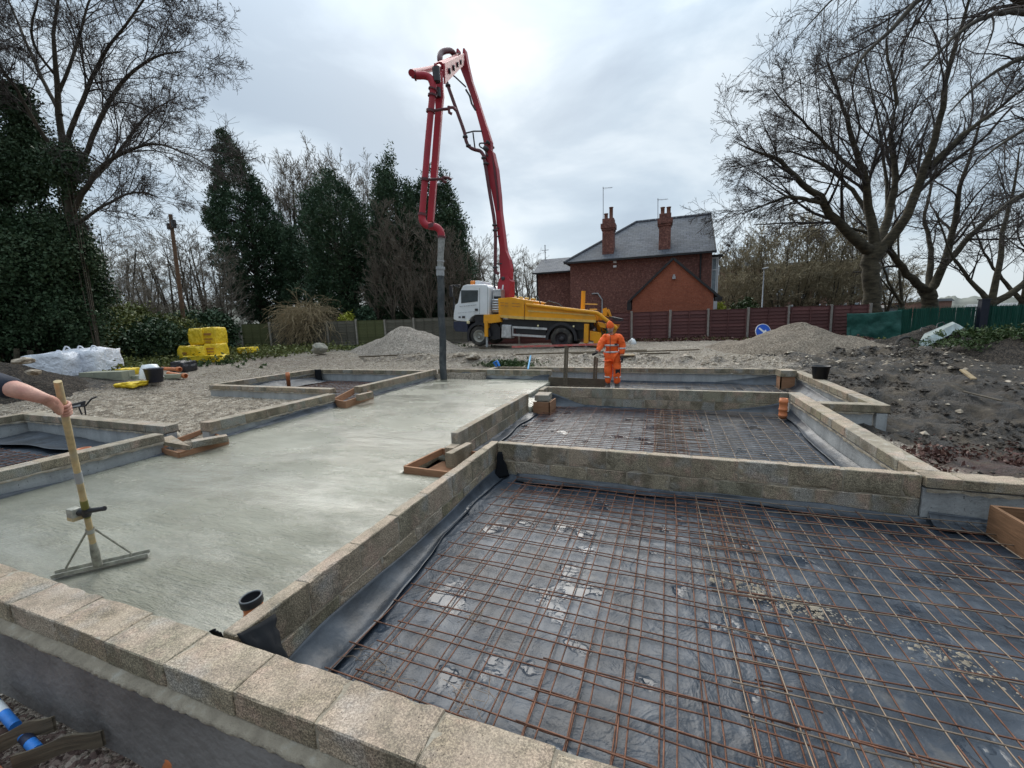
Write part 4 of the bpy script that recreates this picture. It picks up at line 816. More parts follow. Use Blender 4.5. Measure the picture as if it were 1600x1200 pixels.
# ================================================================ pump truck
TY = 19.2; TT = R(2.3); fwx, rwx = WY(748.5, 542, TY), WY(877, 546.5, TY); TC = Vector(((fwx[0]+rwx[0])/2, TY, (fwx[2]+rwx[2])/2))
def T(px, py, dy=0):
    p = Vector(WY(px, py, TY+dy))-TC; c, s_ = math.cos(TT), math.sin(TT); return (p.x*c-p.z*s_, p.x*s_+p.z*c)
K = thing('concrete_pump_truck', 'white cabbed yellow concrete pump truck with a tall red folded boom', 'truck', tuple(TC)); K.rotation_euler = (0, TT, 0)
def tp_(*pp): return [T(*p) for p in pp]
def side(name, poly, mat, y0=0, y1=2.35, parent=None, bevel=.03):
    m = MB(); m.prism(tp_(*poly), y0, y1); return m.build(name, mat, parent or K, bevel)
cab = side('cab', [(708.5, 499), (708.5, 491), (711, 476), (715, 474), (719, 455), (723, 446.5), (729, 444.5), (759.5, 444.5), (764, 450), (764, 492), (742, 492), (735.5, 496.5), (731, 503), (713.8, 501.5)], 'white', 0, 2.35, None, .05)
side('side_window', [(720.5, 453.5), (747, 453.5), (746.5, 471), (720.7, 474)], 'glass', -.012, .03, cab, 0)
m = MB(); m.raw([(x, y, z) for (x, z) in tp_((713.9, 474.5), (718.8, 455)) for y in (.12, 2.2)], [(0, 1, 3, 2)]); m.v = [(x-.015, y, z) for x, y, z in m.v]; m.build('windscreen', 'glass', cab)
m = MB(); d = tp_((749.5, 450), (749.5, 491), (762, 449), (762, 491))
for (x0, z0), (x1, z1) in ((d[0], d[1]), (d[2], d[3])): m.bar((x0, -.004, z0), (x1, -.004, z1), .02)
m.build('door_seam', 'lead', cab)
# scratchy lettering strips on door
for (y_, xs_) in ((479, [(719, 721), (721.6, 724), (725, 728), (729, 731), (731.6, 735), (736, 739), (739.6, 743), (743.5, 745)]), (489, [(716, 722), (723, 726), (727, 731), (732, 738), (739, 743)])):
    m = MB()
    for x0, x1 in xs_:
        (u0, w0), (u1, w1) = T(x0, y_-(x0-719)*.10), T(x1, y_-(x1-719)*.10); m.bar((u0, -.056, w0), (u1, -.056, w1), .008, .035 if y_ < 485 else .02)
    m.build('lettering', 'lead', cab)
for px, py, s_ in ((719, 495.5, .05), (725, 495.5, .07), (745, 484, .07)):
    u, w = T(px, py); m = MB(); m.box(u-s_*1.2, u+s_*1.2, -.058, -.05, w-s_*.8, w+s_*.8); m.build('badge', 'darksteel', cab)
m = MB(); u, w = T(719, 450); m.bar((u, -.0, w), (u-.25, -.28, w+.12), .04); m.box(u-.42, u-.28, -.38, -.22, w-.45, w+.1); m.box(u-.55, u-.1, .1, .3, w+.1, w+.18); m.build('wing_mirror', 'black', cab, .02)
u, w = T(708.6, 478); m = MB(); m.box(u-.02, u+.02, .0, .14, w-.3, w+.45); m.build('mirror_arm', 'black', cab)
for px0, px1, mt in ((730, 737, 'lamp'), (737.5, 744, 'whiteupvc')):
    (u0, w0), (u1, w1) = T(px0, 444), T(px1, 437.5); m = MB(); m.box(u0, u1, .35, 1.9, w0-.03, w1); m.build('beacon_bar', mt, cab, .04)
side('bumper', [(708.8, 502), (731, 504), (731, 519), (712, 518), (709, 512)], 'navy', -.03, 2.38, None, .03)
u, w = T(732, 503.5); m = MB(); m.box(u-.08, u+.08, -.06, .0, w-.07, w+.07); m.build('headlight', 'light', K, .02)
m = MB(); cx, cz = T(748.5, 525); arc = [(cx+.66*math.cos(a), cz+.70*math.sin(a)) for a in np.linspace(R(0), R(205), 16)]+[(cx+.53*math.cos(a), cz+.56*math.sin(a)) for a in np.linspace(R(205), R(0), 16)]; m.prism(arc, -.05, .5); m.build('wheel_arch', 'black', K)
m = MB(); m.prism(tp_((737, 493), (765, 493), (780, 512), (780, 530), (764, 530), (755, 505), (742, 505)), .12, 2.2); m.build('cab_underside', 'black', K)
def wheel(px, py, r, y, rimm, dual=False):
    cx, cz = T(px, py); w = thing('wheel', None, None, (cx, y, cz)); w.parent = K; m = MB(); d = .62 if dual else .3
    m.lathe([(r*.60, 0), (r*.80, -.012), (r*.94, .0), (r, .05), (r, d-.05), (r*.9, d), (r*.6, d)], (0, 0, 0), 36, 'y')
    # tread lugs
    for k in range(36):
        a = 2*math.pi*k/36; m.bar((r*math.cos(a), .03, r*math.sin(a)), (r*math.cos(a+.06), d-.03, r*math.sin(a+.06)), .035, .03)
    m.build('tyre', 'tyre', w); m = MB()
    pr = [(0, .07), (.09*r*2, .06), (.2*r, -.01), (.24*r, .10), (.42*r, .12), (.55*r, .02), (.61*r, -.01), (.60*r, .03)] if not dual else [(0, .04), (.2*r, .03), (.24*r, .16), (.50*r, .17), (.58*r, .03), (.62*r, -.005), (.6*r, .03)]
    m.lathe(pr, (0, 0, 0), 28, 'y'); 
    for k in range(10): a = 2*math.pi*k/10; m.lathe([(.02, .0), (.02, .03)], (r*.33*math.cos(a), .08, r*.33*math.sin(a)), 6, 'y')
    m.build('rim', rimm, w)
wheel(748.5, 525, .505, .0, 'rim'); wheel(877, 529.5, .52, -.02, 'darksteel', True); wheel(748.5, 525, .505, 2.05, 'rim'); wheel(877, 529.5, .52, 1.75, 'darksteel', True)
# exhaust/air tank behind cab
(u0, w0), (u1, w1) = T(766, 488), T(779, 451); m = MB(); m.box(u0, u1, .3, 2.1, w0, w1); m.build('silencer_cover', 'alu', K, .03)
m = MB(); m.box(u0+.08, u0+.45, .28, .31, w1-1.0, w1-.35); m.build('vent', 'fascia', K)
m = MB()
for k in range(5): m.tube([(u0+.04, .2, w0+.12+k*.12), (u1-.05, .2, w0+.12+k*.12)], .055, 8)
m.build('air_tank', 'alu', K)
# chassis and yellow body
m = MB(); u0, w0 = T(764, 508); u1, w1 = T(925, 512); m.box(u0, u1, .35, 2.0, w1-.0, w1+.32); m.build('chassis', 'black', K)
m = MB(); u0, w0 = T(780, 503); u1, w1 = T(918, 506); m.box(u0, u1, .12, 2.2, w0-.32, w0+.12); m.build('underbody', 'fascia', K)
side('pedestal_box', [(778, 466), (800, 464.5), (833, 470), (833, 476), (819, 476), (819, 497), (779, 494)], 'yellow', 0, 2.35)
side('deck_side', [(819.6, 476), (833, 476), (931, 489), (931, 501), (819.6, 497.2)], 'yellow', .02, 2.33)
side('skirt_rail', [(780, 492), (819, 494.5), (819, 499), (780, 496)], 'yellow_pale', -.03, 0, None, 0)
side('skirt_rail', [(820, 494.5), (931, 500), (931, 504), (820, 499)], 'yellow_pale', -.03, .02, None, 0)
side('deck_groove', [(825, 484.5), (929, 492), (929, 494), (825, 487)], 'yellow_pale', -.005, .019, None, 0)
m = MB(); a_, b_ = T(823, 476), T(931, 488.5); c_ = T(962, 513); m.tube([(a_[0], -.02, a_[1]), (b_[0], -.02, b_[1]), (b_[0]+.08, .0, b_[1]-.03), (c_[0], .35, c_[1])], .085, 10); m.build('delivery_pipe', 'yellow', K)
for px0 in (782, 800):     # small printed lines on box
    m = MB()
    for k, (dx, dy) in enumerate(((0, 473), (6.5, 473.5), (0, 477.5), (6.5, 478))): (u0, w0) = T(px0+dx+.5, dy+(px0-782)*.06); m.bar((u0, -.052, w0), (u0+.19, -.052, w0-.008), .006, .03)
    m.build('lettering', 'orangeprint', K)
m = MB(); (u0, w0), (u1, w1) = T(819.3, 470), T(819.3, 498); m.bar((u0, -.003, w0), (u1, -.003, w1), .015); m.build('panel_seam', 'orangeprint', K)
m = MB()
for i in range(7): p = T(800+i*5, 466+i*.6); m.lathe([(0, .0), (.09, .04), (.05, .12), (0, .14)], (p[0], .5+.15*(i % 2), p[1]), 8)
m.build('valve_block', 'yellow_pale', K)
m = MB(); p = T(822, 470); m.tube([(p[0], .4, p[1]), (p[0]+.1, .4, p[1]+.25), (p[0]+.45, .4, p[1]+.2), (p[0]+.6, .45, p[1]-.15)], .03, 6); p = T(845, 476); m.tube([(p[0], .6, p[1]), (p[0]+.2, .6, p[1]+.18), (p[0]+.7, .6, p[1]+.05), (p[0]+.9, .6, p[1]-.1)], .03, 6); m.build('hydraulic_hose', 'hose', K)
# outriggers
def outr(px0, pyt, pyb, w_, topbox):
    t = thing('outrigger', None, None, (0, 0, 0)); t.parent = K
    if topbox: m = MB(); m.prism(tp_(*topbox), -.12, .35); m.build('arm', 'yellow', t, .02)
    (u0, w0), (u1, w1) = T(px0, pyt), T(px0, pyb); m = MB(); m.box(u0-w_, u0+w_, -.14, .1, w1, w0); m.build('leg_tube', 'yellow', t, .015)
    g0 = T(px0, pyb+ (18 if px0 < 800 else 13))[1]; m = MB(); m.tube([(u0, -.02, w1+.05), (u0, -.02, g0+.06)], .06, 8); m.build('ram', 'lead', t)
    m = MB(); m.box(u0-.30, u0+.30, -.32, .28, g0-.02, g0+.06); m.build('foot_pad', 'timber_dark', t)
outr(761, 500, 526, .09, [(757, 492), (780, 491), (784, 503), (768, 505), (757, 505)])
outr(917, 506, 536, .10, None)
side('fuel_tank', [(784, 507), (799, 507.5), (799, 529), (783, 528)], 'alu', -.02, .5, None, .05)
m = MB(); q = tp_((801, 509), (855, 513), (855, 517), (804, 514), (804, 521), (852, 525), (852, 529), (801, 526)); 
for a_, b_ in (((801, 511), (855, 514)), ((801, 523), (853, 526)), ((802, 509.5), (802, 525))): (u0, w0), (u1, w1) = T(*a_), T(*b_); m.bar((u0, -.03, w0), (u1, -.03, w1), .04, .10)
m.build('side_guard', 'alu', K)
m = MB(); m.prism(tp_((804, 513), (852, 516), (852, 524), (804, 521)), .1, .5); m.build('battery_box', 'black', K)
m = MB(); cx, cz = T(877, 529.5); arc = [(cx+.76*math.cos(a), cz+.78*math.sin(a)) for a in np.linspace(R(-5), R(185), 18)]+[(cx+.62*math.cos(a), cz+.64*math.sin(a)) for a in np.linspace(R(185), R(-5), 18)]; m.prism(arc, -.05, .6); m.build('mudguard', 'black', K)
m = MB(); (u0, w0), (u1, w1) = T(897, 530), T(914, 510); m.box(u0, u1, .3, 1.9, w0, w1); m.build('rear_chassis', 'black', K)
for px, py in ((841, 509), (896.5, 510), (768, 504)): u, w = T(px, py); m = MB(); m.lathe([(0, -.1), (.04, -.1), (.05, -.06), (.0, -.05)], (u, .03, w), 8, 'y'); m.build('marker_light', 'light', K)
# rear: vertical tube, box, hopper, agitator, green bottle
(u0, w0), (u1, w1) = T(905, 482), T(906, 453); m = MB(); m.tube([(u0, .9, w0-.2), (u1, .9, w1)], .10, 10); m.build('upright_tube', 'yellow', K)
(u0, w0) = T(908, 474); m = MB(); m.bar((u0, .9, w0), (u0+.6, .9, w0-.02), .05); m.bar((u0+.25, .9, w0-.25), (u0+.6, .9, w0-.25), .05); m.build('bracket', 'yellow_pale', K)
side('rear_box', [(921, 517), (939, 520), (938, 533), (937, 541), (927, 541), (927, 533), (921, 532)], 'yellow', .05, .6, None, .02)
m = MB(); h0 = T(925, 505); h1 = T(962, 512)
m.raw([(h0[0], .5, h0[1]), (h1[0], .4, h1[1]+.1), (h1[0], 1.9, h1[1]+.1), (h0[0], 1.9, h0[1]), (h0[0]+.3, .8, h0[1]-.7), (h1[0]-.3, .7, h0[1]-.7), (h1[0]-.3, 1.6, h0[1]-.7), (h0[0]+.3, 1.6, h0[1]-.7)], [(0, 1, 5, 4), (1, 2, 6, 5), (2, 3, 7, 6), (3, 0, 4, 7), (4, 5, 6, 7)]); m.build('hopper', 'yellow', K)
m = MB()
for pp in (((937, 482), (943, 480), (948, 494), (938, 494)), ((946, 482), (948, 484), (952, 496), (944, 495))): m.prism(tp_(*pp), .9, 1.1)
m.prism(tp_((932, 503), (946, 506), (945, 513), (936, 511)), .2, .5); m.build('hopper_lug', 'yellow', K)
m = MB(); m.prism(tp_((948, 494), (968, 498), (968, 502), (960, 502)), .6, 1.9); m.build('hopper_lid', 'black', K)
m = MB(); u, w = T(950, 517); m.lathe([(0, -.28), (.10, -.25), (.14, -.1), (.10, 0), (.14, .1), (.11, .22), (0, .28)], (u, .3, w), 12); m.build('water_bottle', 'tarp', K)
m = MB()
for i in range(10):
    p0 = Vector((T(925, 508)[0]+random.uniform(0, .7), random.uniform(.2, .6), T(925, 512)[1]+random.uniform(-.25, .35))); m.tube([p0, p0+Vector((random.uniform(-.2, .3), 0, random.uniform(-.3, .1))), p0+Vector((random.uniform(-.1, .5), .1, random.uniform(-.4, -.1)))], .025, 6)
m.build('hydraulic_hose', 'hose', K)
# ---- boom (children of the truck)
Kinv = Matrix.Translation(TC) @ Matrix.Rotation(TT, 4, 'Y'); Kinv = Kinv.inverted()
def wl_(p): return Kinv @ Vector(p)
BY = TY+1.2
def bplate(name, poly, y0, y1, mat='red', parent=None, bevel=.02):
    m = MB(); q = [WY(px, py, BY) for px, py in poly]; n = len(q)
    V = [wl_((x, BY+y0, z)) for x, _, z in q]+[wl_((x, BY+y1, z)) for x, _, z in q]
    m.raw(V, [tuple(range(n)), tuple(range(2*n-1, n-1, -1))]+[(i, i+n, (i+1) % n+n, (i+1) % n) for i in range(n)]); return m.build(name, mat, parent or K, bevel)
bplate('boom_pedestal', [(779.5, 466), (800.5, 466), (801, 440), (797, 432), (786, 432), (782, 442)], -.35, .35)
bplate('pedestal_slot', [(787.5, 457), (789, 446), (791, 446), (790, 458)], -.37, -.355, 'whiteupvc', None, 0)
b1 = bplate('boom_section', [(784, 436), (800, 436), (800, 420), (798, 406), (792, 392), (788, 360), (784, 330), (782.5, 306), (778, 264), (772, 238), (765, 232), (760, 236), (763, 262), (768, 290), (773, 314), (777, 336), (780, 370), (783, 388), (782.5, 412)], -.22, .22)
bplate('section_stiffener', [(783, 330), (781.5, 306), (777, 264), (771, 242), (774, 270), (778, 300), (780, 330)], -.24, -.225, 'darkred', b1, 0)
b2 = bplate('boom_section', [(760, 240), (768.5, 240), (769, 222), (764, 206), (758.5, 190), (746, 150), (738, 126), (732, 100), (728, 78), (725.5, 78), (724, 95), (719, 96), (718, 78), (715.5, 79), (714, 92), (719, 104), (727, 124), (737, 150), (747, 182), (753, 204), (757, 222)], -.16, .16)
for p_ in ((790, 436, .10), (763, 236, .12), (766, 226, .07), (722, 92, .08)): m = MB(); c = wl_(WY(p_[0], p_[1], BY)); m.lathe([(0, -.4), (p_[2], -.4), (p_[2], .4), (0, .4)], tuple(c), 12, 'y'); m.build('hinge_pin', 'darksteel', K)
def bpipe(name, pts, r, mat, n=10, parent=None, dy=-.38):
    m = MB(); P_ = [wl_(WY(a, b, BY+dy)) for a, b in pts]; m.tube(P_, r, n); return m.build(name, mat, parent or K)
def smoothp(pts, n=5):
    P_ = [Vector((*p, 0)) if len(p) == 2 else Vector(p) for p in pts]; out = []
    for i in range(len(P_)-1):
        p0, p1, p2, p3 = P_[max(i-1, 0)], P_[i], P_[i+1], P_[min(i+2, len(P_)-1)]
        for k in range(n):
            t = k/n; out.append(.5*((2*p1)+(p2-p0)*t+(2*p0-5*p1+4*p2-p3)*t*t+(3*p1-p0-3*p2+p3)*t*t*t))
    return out+[P_[-1]]
bpipe('concrete_pipe', [(v.x, v.y) for v in smoothp([(697.7, 128), (712, 168), (725.5, 206), (728, 219), (733, 229), (741, 233.5), (750, 236), (755, 242), (757, 250), (765, 300), (773.5, 354), (774, 400), (774, 422), (779, 428)], 3)], .085, 'darkred')
m = MB()
for p_ in ((700, 134), (727, 214), (732, 228), (756, 247), (759, 256), (773, 352), (773.5, 360), (774, 418)): c = wl_(WY(p_[0], p_[1], BY-.38)); m.lathe([(.09, -.05), (.13, -.04), (.13, .04), (.09, .05)], tuple(c), 10)
m.build('pipe_coupling', 'darksteel', K)
m = MB()
for a_, b_ in (((774, 356), (780, 357)), ((774, 370), (781, 369)), ((774, 412), (784, 412)), ((757, 254), (764, 256)), ((728, 208), (740, 205)), ((740, 205), (753, 205)), ((739, 207), (742, 231)), ((700, 112), (711, 120)), ((711, 120), (728, 136))): m.tube([wl_(WY(*a_, BY-.38)), wl_(WY(*b_, BY-.2))], .035, 6)
m.build('pipe_bracket', 'darksteel', K)
m = MB(); m.tube([wl_(WY(a, b, BY-.2)) for a, b in ((728, 140), (734, 150), (737, 162), (743, 172))], .05, 6); m.build('hydraulic_hose', 'hose', K); m = MB(); m.tube([wl_(WY(v.x, v.y, BY-.3)) for v in smoothp([(760, 224), (750, 224), (750, 229), (757, 234), (762, 244)], 4)], .035, 6); m.build('hydraulic_hose', 'hose', K); m = MB(); m.tube([wl_(WY(v.x, v.y, BY-.3)) for v in smoothp([(776, 416), (772, 440), (776, 460), (780, 470)], 4)], .05, 6); m.build('hydraulic_hose', 'hose', K)
# elbow mechanism and third section coming towards the slab (foreshortened)
def A_(px, py, D): return wl_(AT(px, py, D))
DN = 13.95; DF = 22.2
m = MB(); n0, n1 = A_(687, 115, 14.6), A_(721, 92, DF); rgt = (A_(690, 115, 14.6)-n0).normalized(); upv = Vector((0, 0, 1))
for (w0, h0, w1, h1, dx) in ((.05, .30, .05, .24, -.15), (.05, .30, .05, .24, .15), (.30, .10, .30, .08, 0)):
    V = [c+rgt*(i_*w/2+dx*(1 if c is n0 else .8))+upv*(k_*h) for c, w, h in ((n0, w0, h0), (n1, w1, h1)) for i_, k_ in ((-1, -1), (1, -1), (1, 1), (-1, 1))]
    m.raw(V, [(3, 2, 1, 0), (4, 5, 6, 7), (0, 1, 5, 4), (1, 2, 6, 5), (2, 3, 7, 6), (3, 0, 4, 7)])
m.build('boom_section', 'red', K)
for f_ in (.12, .3, .5, .7): m = MB(); c_ = n0.lerp(n1, f_)+rgt*.20*(1-.2*f_); m.tube([c_-rgt*.05, c_+rgt*.06], .09, 10); m.build('boom_boss', 'darksteel', K)
m = MB(); m.tube([A_(688, 104, 15), A_(706, 95, 19), A_(714, 91, 21)], [.13, .12, .10], 10); m.tube([A_(681, 108, 14.2), A_(688, 104, 15.0)], .06, 8); m.build('hydraulic_ram', 'red', K)
m = MB(); m.tube([A_(684, 106, 14.5), A_(690, 103, 15.5)], .075, 10); m.build('ram_rod', 'alu', K)
m = MB(); m.tube([A_(643, 114, 13.8), A_(660, 111, 15.5), A_(676, 107, 17.5), A_(690, 103, 19), A_(700, 99, 20.5)], .10, 12); m.build('concrete_pipe', 'red', K)
m = MB(); m.tube([A_(v.x, v.y, v.z) for v in smoothp([(692, 104, 20), (687.5, 94, 20), (688.5, 84, 20.3), (696, 79.5, 20.6), (705, 80, 21), (711, 88, 21.3), (712, 100, 21.6)], 4)], .125, 12); m.build('pipe_loop', 'darkred', K)
m = MB(); m.tube([A_(v.x, v.y, DN) for v in smoothp([(644, 116), (652, 118), (662, 118), (671, 121), (676, 131), (676.5, 143)], 4)], .105, 12); m.build('pipe_bend', 'red', K)
m = MB(); m.tube([A_(676.2, 142, DN), A_(668, 230, DN), A_(659.5, 336, DN)], .10, 12); m.build('end_pipe', 'red', K)
m = MB(); q0 = [A_(683, 106, DN+.4), A_(690, 112, DN+.4), A_(692.5, 145, DN+.4), A_(690, 168, DN+.4), A_(676, 346, DN+.4), A_(667, 346, DN+.4), A_(680, 168, DN+.4), A_(679, 140, DN+.4)]; n = 8
o2 = Vector((-.10, .27, 0)); m.raw([p for p in q0]+[p+o2 for p in q0], [tuple(range(n)), tuple(range(2*n-1, n-1, -1))]+[(i, i+n, (i+1) % n+n, (i+1) % n) for i in range(n)]); m.build('end_arm', 'red', K, .02)
m = MB(); m.tube([A_(684, 138, DN+.36), A_(684.5, 152, DN+.36)], .10, 8); m.tube([A_(681, 106, DN), A_(683, 128, DN)], .12, 8); m.build('arm_slot', 'darksteel', K)
m = MB(); m.tube([A_(v.x, v.y, DN) for v in smoothp([(659.5, 335), (660, 344), (665, 351), (673, 353.5), (682, 355), (688, 361), (690, 371)], 4)], .115, 12); m.build('swan_neck', 'red', K)
m = MB()
for a_, b_ in (((676, 141), (676.4, 139)), ((675.6, 148), (675.4, 151)), ((673, 172), (672.6, 176)), ((659.7, 333), (659.4, 337)), ((673, 350.5), (675, 356)), ((690, 369), (690, 372)), ((664.5, 279), (664.2, 283)), ((648, 118), (650, 118))): m.tube([A_(*a_, DN), A_(*b_, DN)], .14, 12)
m.build('pipe_coupling', 'darkred', K)
m = MB()
for pts in ([(672, 174), (690, 171)], [(690, 171), (701, 170)], [(701, 166), (702, 176), (706, 178)], [(700, 168), (708, 168), (713, 173)], [(664, 281), (680, 280)], [(680, 280), (693, 279.5)], [(692, 276), (693, 284), (698, 284)], [(693, 277), (701, 278), (705, 281)]): m.tube([A_(a, b, DN) for a, b in pts], .045, 8)
m.build('pipe_clamp', 'darkred', K)
m = MB(); m.tube([A_(690, 372, DN), A_(688.6, 396, DN), A_(688, 420, DN)], [.115, .10, .10], 14); m.build('end_reducer', 'conc_pipe', K)
m = MB(); m.tube([A_(688.5, 407, DN), A_(688.4, 409, DN)], .12, 14); m.tube([A_(688, 417, DN), A_(688, 421, DN)], .15, 14); m.tube([A_(688, 421, DN), A_(688, 431, DN)], .13, 14); m.build('hose_coupling', 'lead', K)
hb_ = G(693.3, 593, SZ); top = AT(688, 428, DN)
m = MB(); pp = [Vector(top).lerp(Vector(hb_), k/10)+Vector((.015*math.sin(k*1.3), 0, 0)) for k in range(11)]; m.tube([wl_(p) for p in pp], [.115]*10+[.11], 14); m.build('end_hose', 'hose', K)
# ================================================================ formwork boxes, pipes, loose things
def board(m, p, q, w, th): m.bar(p, q, th, w)
def tray(label, corners, z0, h, mat='ply', th=.025, sides=(0, 1, 2, 3), base=None):
    c = [Vector((x, y, 0)) for x, y in corners]; ctr = sum(c, Vector())/4
    t = thing('formwork_box', label, 'formwork', (ctr.x, ctr.y, z0), 0, 'small plywood formwork boxes')
    for k in sides:
        a, b = c[k]-ctr, c[(k+1) % 4]-ctr; m = MB(); m.bar((a.x, a.y, h/2), (b.x, b.y, h/2), th, h); m.build('side_board', mat, t, .002)
    if base: m = MB(); V = [(v.x-ctr.x, v.y-ctr.y, -.10) for v in c]; m.raw(V, [(0, 1, 2, 3)]); m.build('bottom_board', base, t)
    return t
def gxy(x, y, z): return G(x, y, z)[:2]
tb = tray('plywood box around the slab gap beside the free wall end', [gxy(632, 733, SZ+.03), gxy(700, 742, SZ+.03), (-2.12, 4.93), (-2.92, 4.95)], SZ-.02, .09, 'ply', .03, base='ply')
def loose_block(label, c, sz, rz, rx=0, mat=None):
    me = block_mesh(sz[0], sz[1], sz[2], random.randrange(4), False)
    if mat: me = me.copy(); me.materials.clear(); me.materials.append(M[mat])
    o = bpy.data.objects.new('loose_block', me); COL.objects.link(o); o.location = c; o.rotation_euler = (R(rx), 0, R(rz)); return tag(o, label, 'block', 'loose concrete blocks')
loose_block('grey block standing inside the plywood box beside the free wall end', (-2.52, 4.72, SZ+.08), (.1, .5, .2), -6)
loose_block('brick stump supporting the free wall end', (-2.70, 4.86, SZ-.0), (.14, .2, .3), 0)
tb = tray('plywood box at the slab edge near the left hand bay', [gxy(243, 700, SZ+.05), gxy(280, 711, SZ+.04), gxy(356, 690, SZ+.04), gxy(320, 672, SZ+.05)], SZ, .08, 'ply', .03, base='ply')
loose_block('slanting block resting in the plywood box, right of the pointed one', G(328, 689, SZ+.14), (.45, .12, .10), 62, 4)
m = MB(); a, b, c = G(253, 684, -.10), G(268, 680, -.09), G(297, 697, -.14); d = G(254, 690, -.12); m.raw([a, b, c, d]+[(x, y, z-.06) for x, y, z in (a, b, c, d)], [(0, 1, 2, 3), (7, 6, 5, 4), (0, 4, 5, 1), (1, 5, 6, 2), (2, 6, 7, 3), (3, 7, 4, 0)])
tag(m.build('broken_block', 'block'), 'pointed broken block lying on the plywood box at the slab edge', 'block')
tray('orange plywood box in the far gap of the left slab edge', [gxy(521, 634, SZ), gxy(540, 638, SZ), gxy(583, 622, SZ), gxy(556, 614, SZ)], SZ, .16, 'ply', .03, base='ply')
loose_block('block at the end of the orange plywood box by the far left wall', G(570, 619, -.12), (.12, .44, .14), -4)
loose_block('upper block of the small pile at the corner of the middle bay', (-2.42, 8.45, -.10), (.30, .42, .12), 4); loose_block('lower block of the small pile at the corner of the middle bay', (-2.40, 8.42, -.24), (.26, .40, .12), -2)
m = MB(); m.box(-2.58, -2.22, 8.2, 8.23, -.44, -.18); m.box(-2.24, -2.21, 8.2, 8.7, -.44, -.18); tag(m.build('shutter_board', 'ply'), 'plywood shutter below the small block pile in the middle bay', 'board')
m = MB(); m.box(2.62, 2.65, 3.6, 4.5, -.42, -.16); m.box(2.65, 3.2, 4.47, 4.5, -.42, -.16); m.box(2.65, 3.2, 3.6, 3.63, -.42, -.16); m.box(2.65, 3.2, 3.95, 3.98, -.42, -.24); tag(m.build('formwork_box', 'ply_brown', None, .002), 'brown plywood shutter box at the right edge of the nearest mesh bay', 'formwork')
m = MB(); m.box(2.55, 3.2, 2.95, 3.15, -.42, -.34, R(-8)); m.box(2.7, 3.3, 2.7, 2.74, -.42, -.30, R(5)); tag(m.build('timber_offcut', 'timber_dark'), 'timber offcuts at the right edge below the brown shutter box', 'timber')
m = MB(); m.box(2.82, 3.14, 12.3, 12.33, -.44, -.1); m.box(2.82, 2.85, 12.3, 12.7, -.44, -.1); o = tag(m.build('shutter_board', 'ply'), 'plywood shutter under the short block at the far right corner', 'board')
loose_block('short block on the plywood shutter at the far right corner', (2.98, 12.5, -.03), (.36, .44, .16), 3)
# shuttering with stakes in front of the worker
a, b = Vector(G(857, 588, -.14)), Vector(G(952, 593, -.20)); t = thing('shutter_boards', 'dirty timber shutter with two upright stakes beside the worker', 'formwork', ((a.x+b.x)/2, (a.y+b.y)/2, -.44)); c = Vector(t.location)
m = MB(); m.bar((a.x-c.x, a.y-c.y, .13), (b.x-c.x, b.y-c.y, .10), .03, .30); m.build('board', 'timber_dark', t)
for px, pt, pb, ox in ((883, 540, 602, 0), (929, 557, 600, 0)):
    D = float(np.dot(np.array(c), FWD2)) - .12; p0, p1 = Vector(AT(px-2, pb, D)), Vector(AT(px+1, pt, D)); m = MB(); m.bar(p0-c-Vector((0, 0, .1)), p1-c, .06, .04); m.bar(p0-c-Vector((-.07, .02, .1)), p1-c+Vector((.06, 0, -.04)), .045, .04); m.build('stake', 'timber_dark', t, .003)
# drainage pipes
def pipe(label, c, r, h, rings, mat='orange', cap=None, tilt=(0, 0), name='drain_pipe'):
    t = thing(name, label, 'pipe', c); t.rotation_euler = (R(tilt[0]), R(tilt[1]), 0)
    m = MB(); pr = [(r*.88, .02), (r, .0)]
    for z0, z1 in rings: pr += [(r, z0-.006), (r*1.10, z0), (r*1.10, z1), (r, z1+.006)]
    pr += [(r, h), (r*.9, h), (r*.88, .03)] if not cap else [(r, h-.03)]; m.lathe(pr, (0, 0, 0), 24); m.build('body', mat, t)
    if cap:
        m = MB(); q = cap; m.lathe([(r*1.0, h-.045), (r*1.15, h-.04), (r*1.16, h-.03), (r*1.18, h+.004), (r*1.10, h+.008)], (0, 0, 0), 28); m.lathe([(r*.98, h+.006), (r*.95, h-.12), (0, h-.12)], (0, 0, 0), 28); m.build('rubber_collar', q, t); m = MB(); m.lathe([(r*1.17, h+.004), (r*1.12, h+.010), (r*1.0, h+.009), (r*.97, h+.003)], (0, 0, 0), 28); m.build('rim', 'rimgrey', t)
    return t
g = G(398, 931, -.10); pipe('orange drain pipe with a black rubber collar standing in the fresh slab', (g[0], g[1], SZ-.02), .054, .215, [(.09, .12)], 'orange', 'black', (4, -4))
g = G(1223, 650, -.36); pipe('ribbed orange drain pipe in the corner of the middle bay', (g[0], g[1], -.41), .066, .38, [(.05, .08), (.16, .19), (.30, .34)])
g = G(451, 600, -.28); pipe('thin orange pipe upright in the far left bay', (g[0], g[1], -.42), .06, .52, [(.40, .46)])
g = G(131, 700, -.25); pipe('orange pipe end in the left hand bay behind the float handle', (g[0], g[1], -.45), .085, .20, [(.13, .16)])
g = G(262, 1195, -.5); t = pipe('orange pipe end at the bottom edge below the nearest wall', (g[0]-.02, g[1], -.62), .055, .22, [(.12, .17)], 'orange', None, (-25, 10))
m = MB(); a, b = Vector(G(-90, 1140, -.5)), Vector(G(18, 1262, -.5)); m.tube([a, b], .05, 16); tag(m.build('drain_pipe', 'orange'), 'orange pipe lying in the bottom left corner', 'pipe')
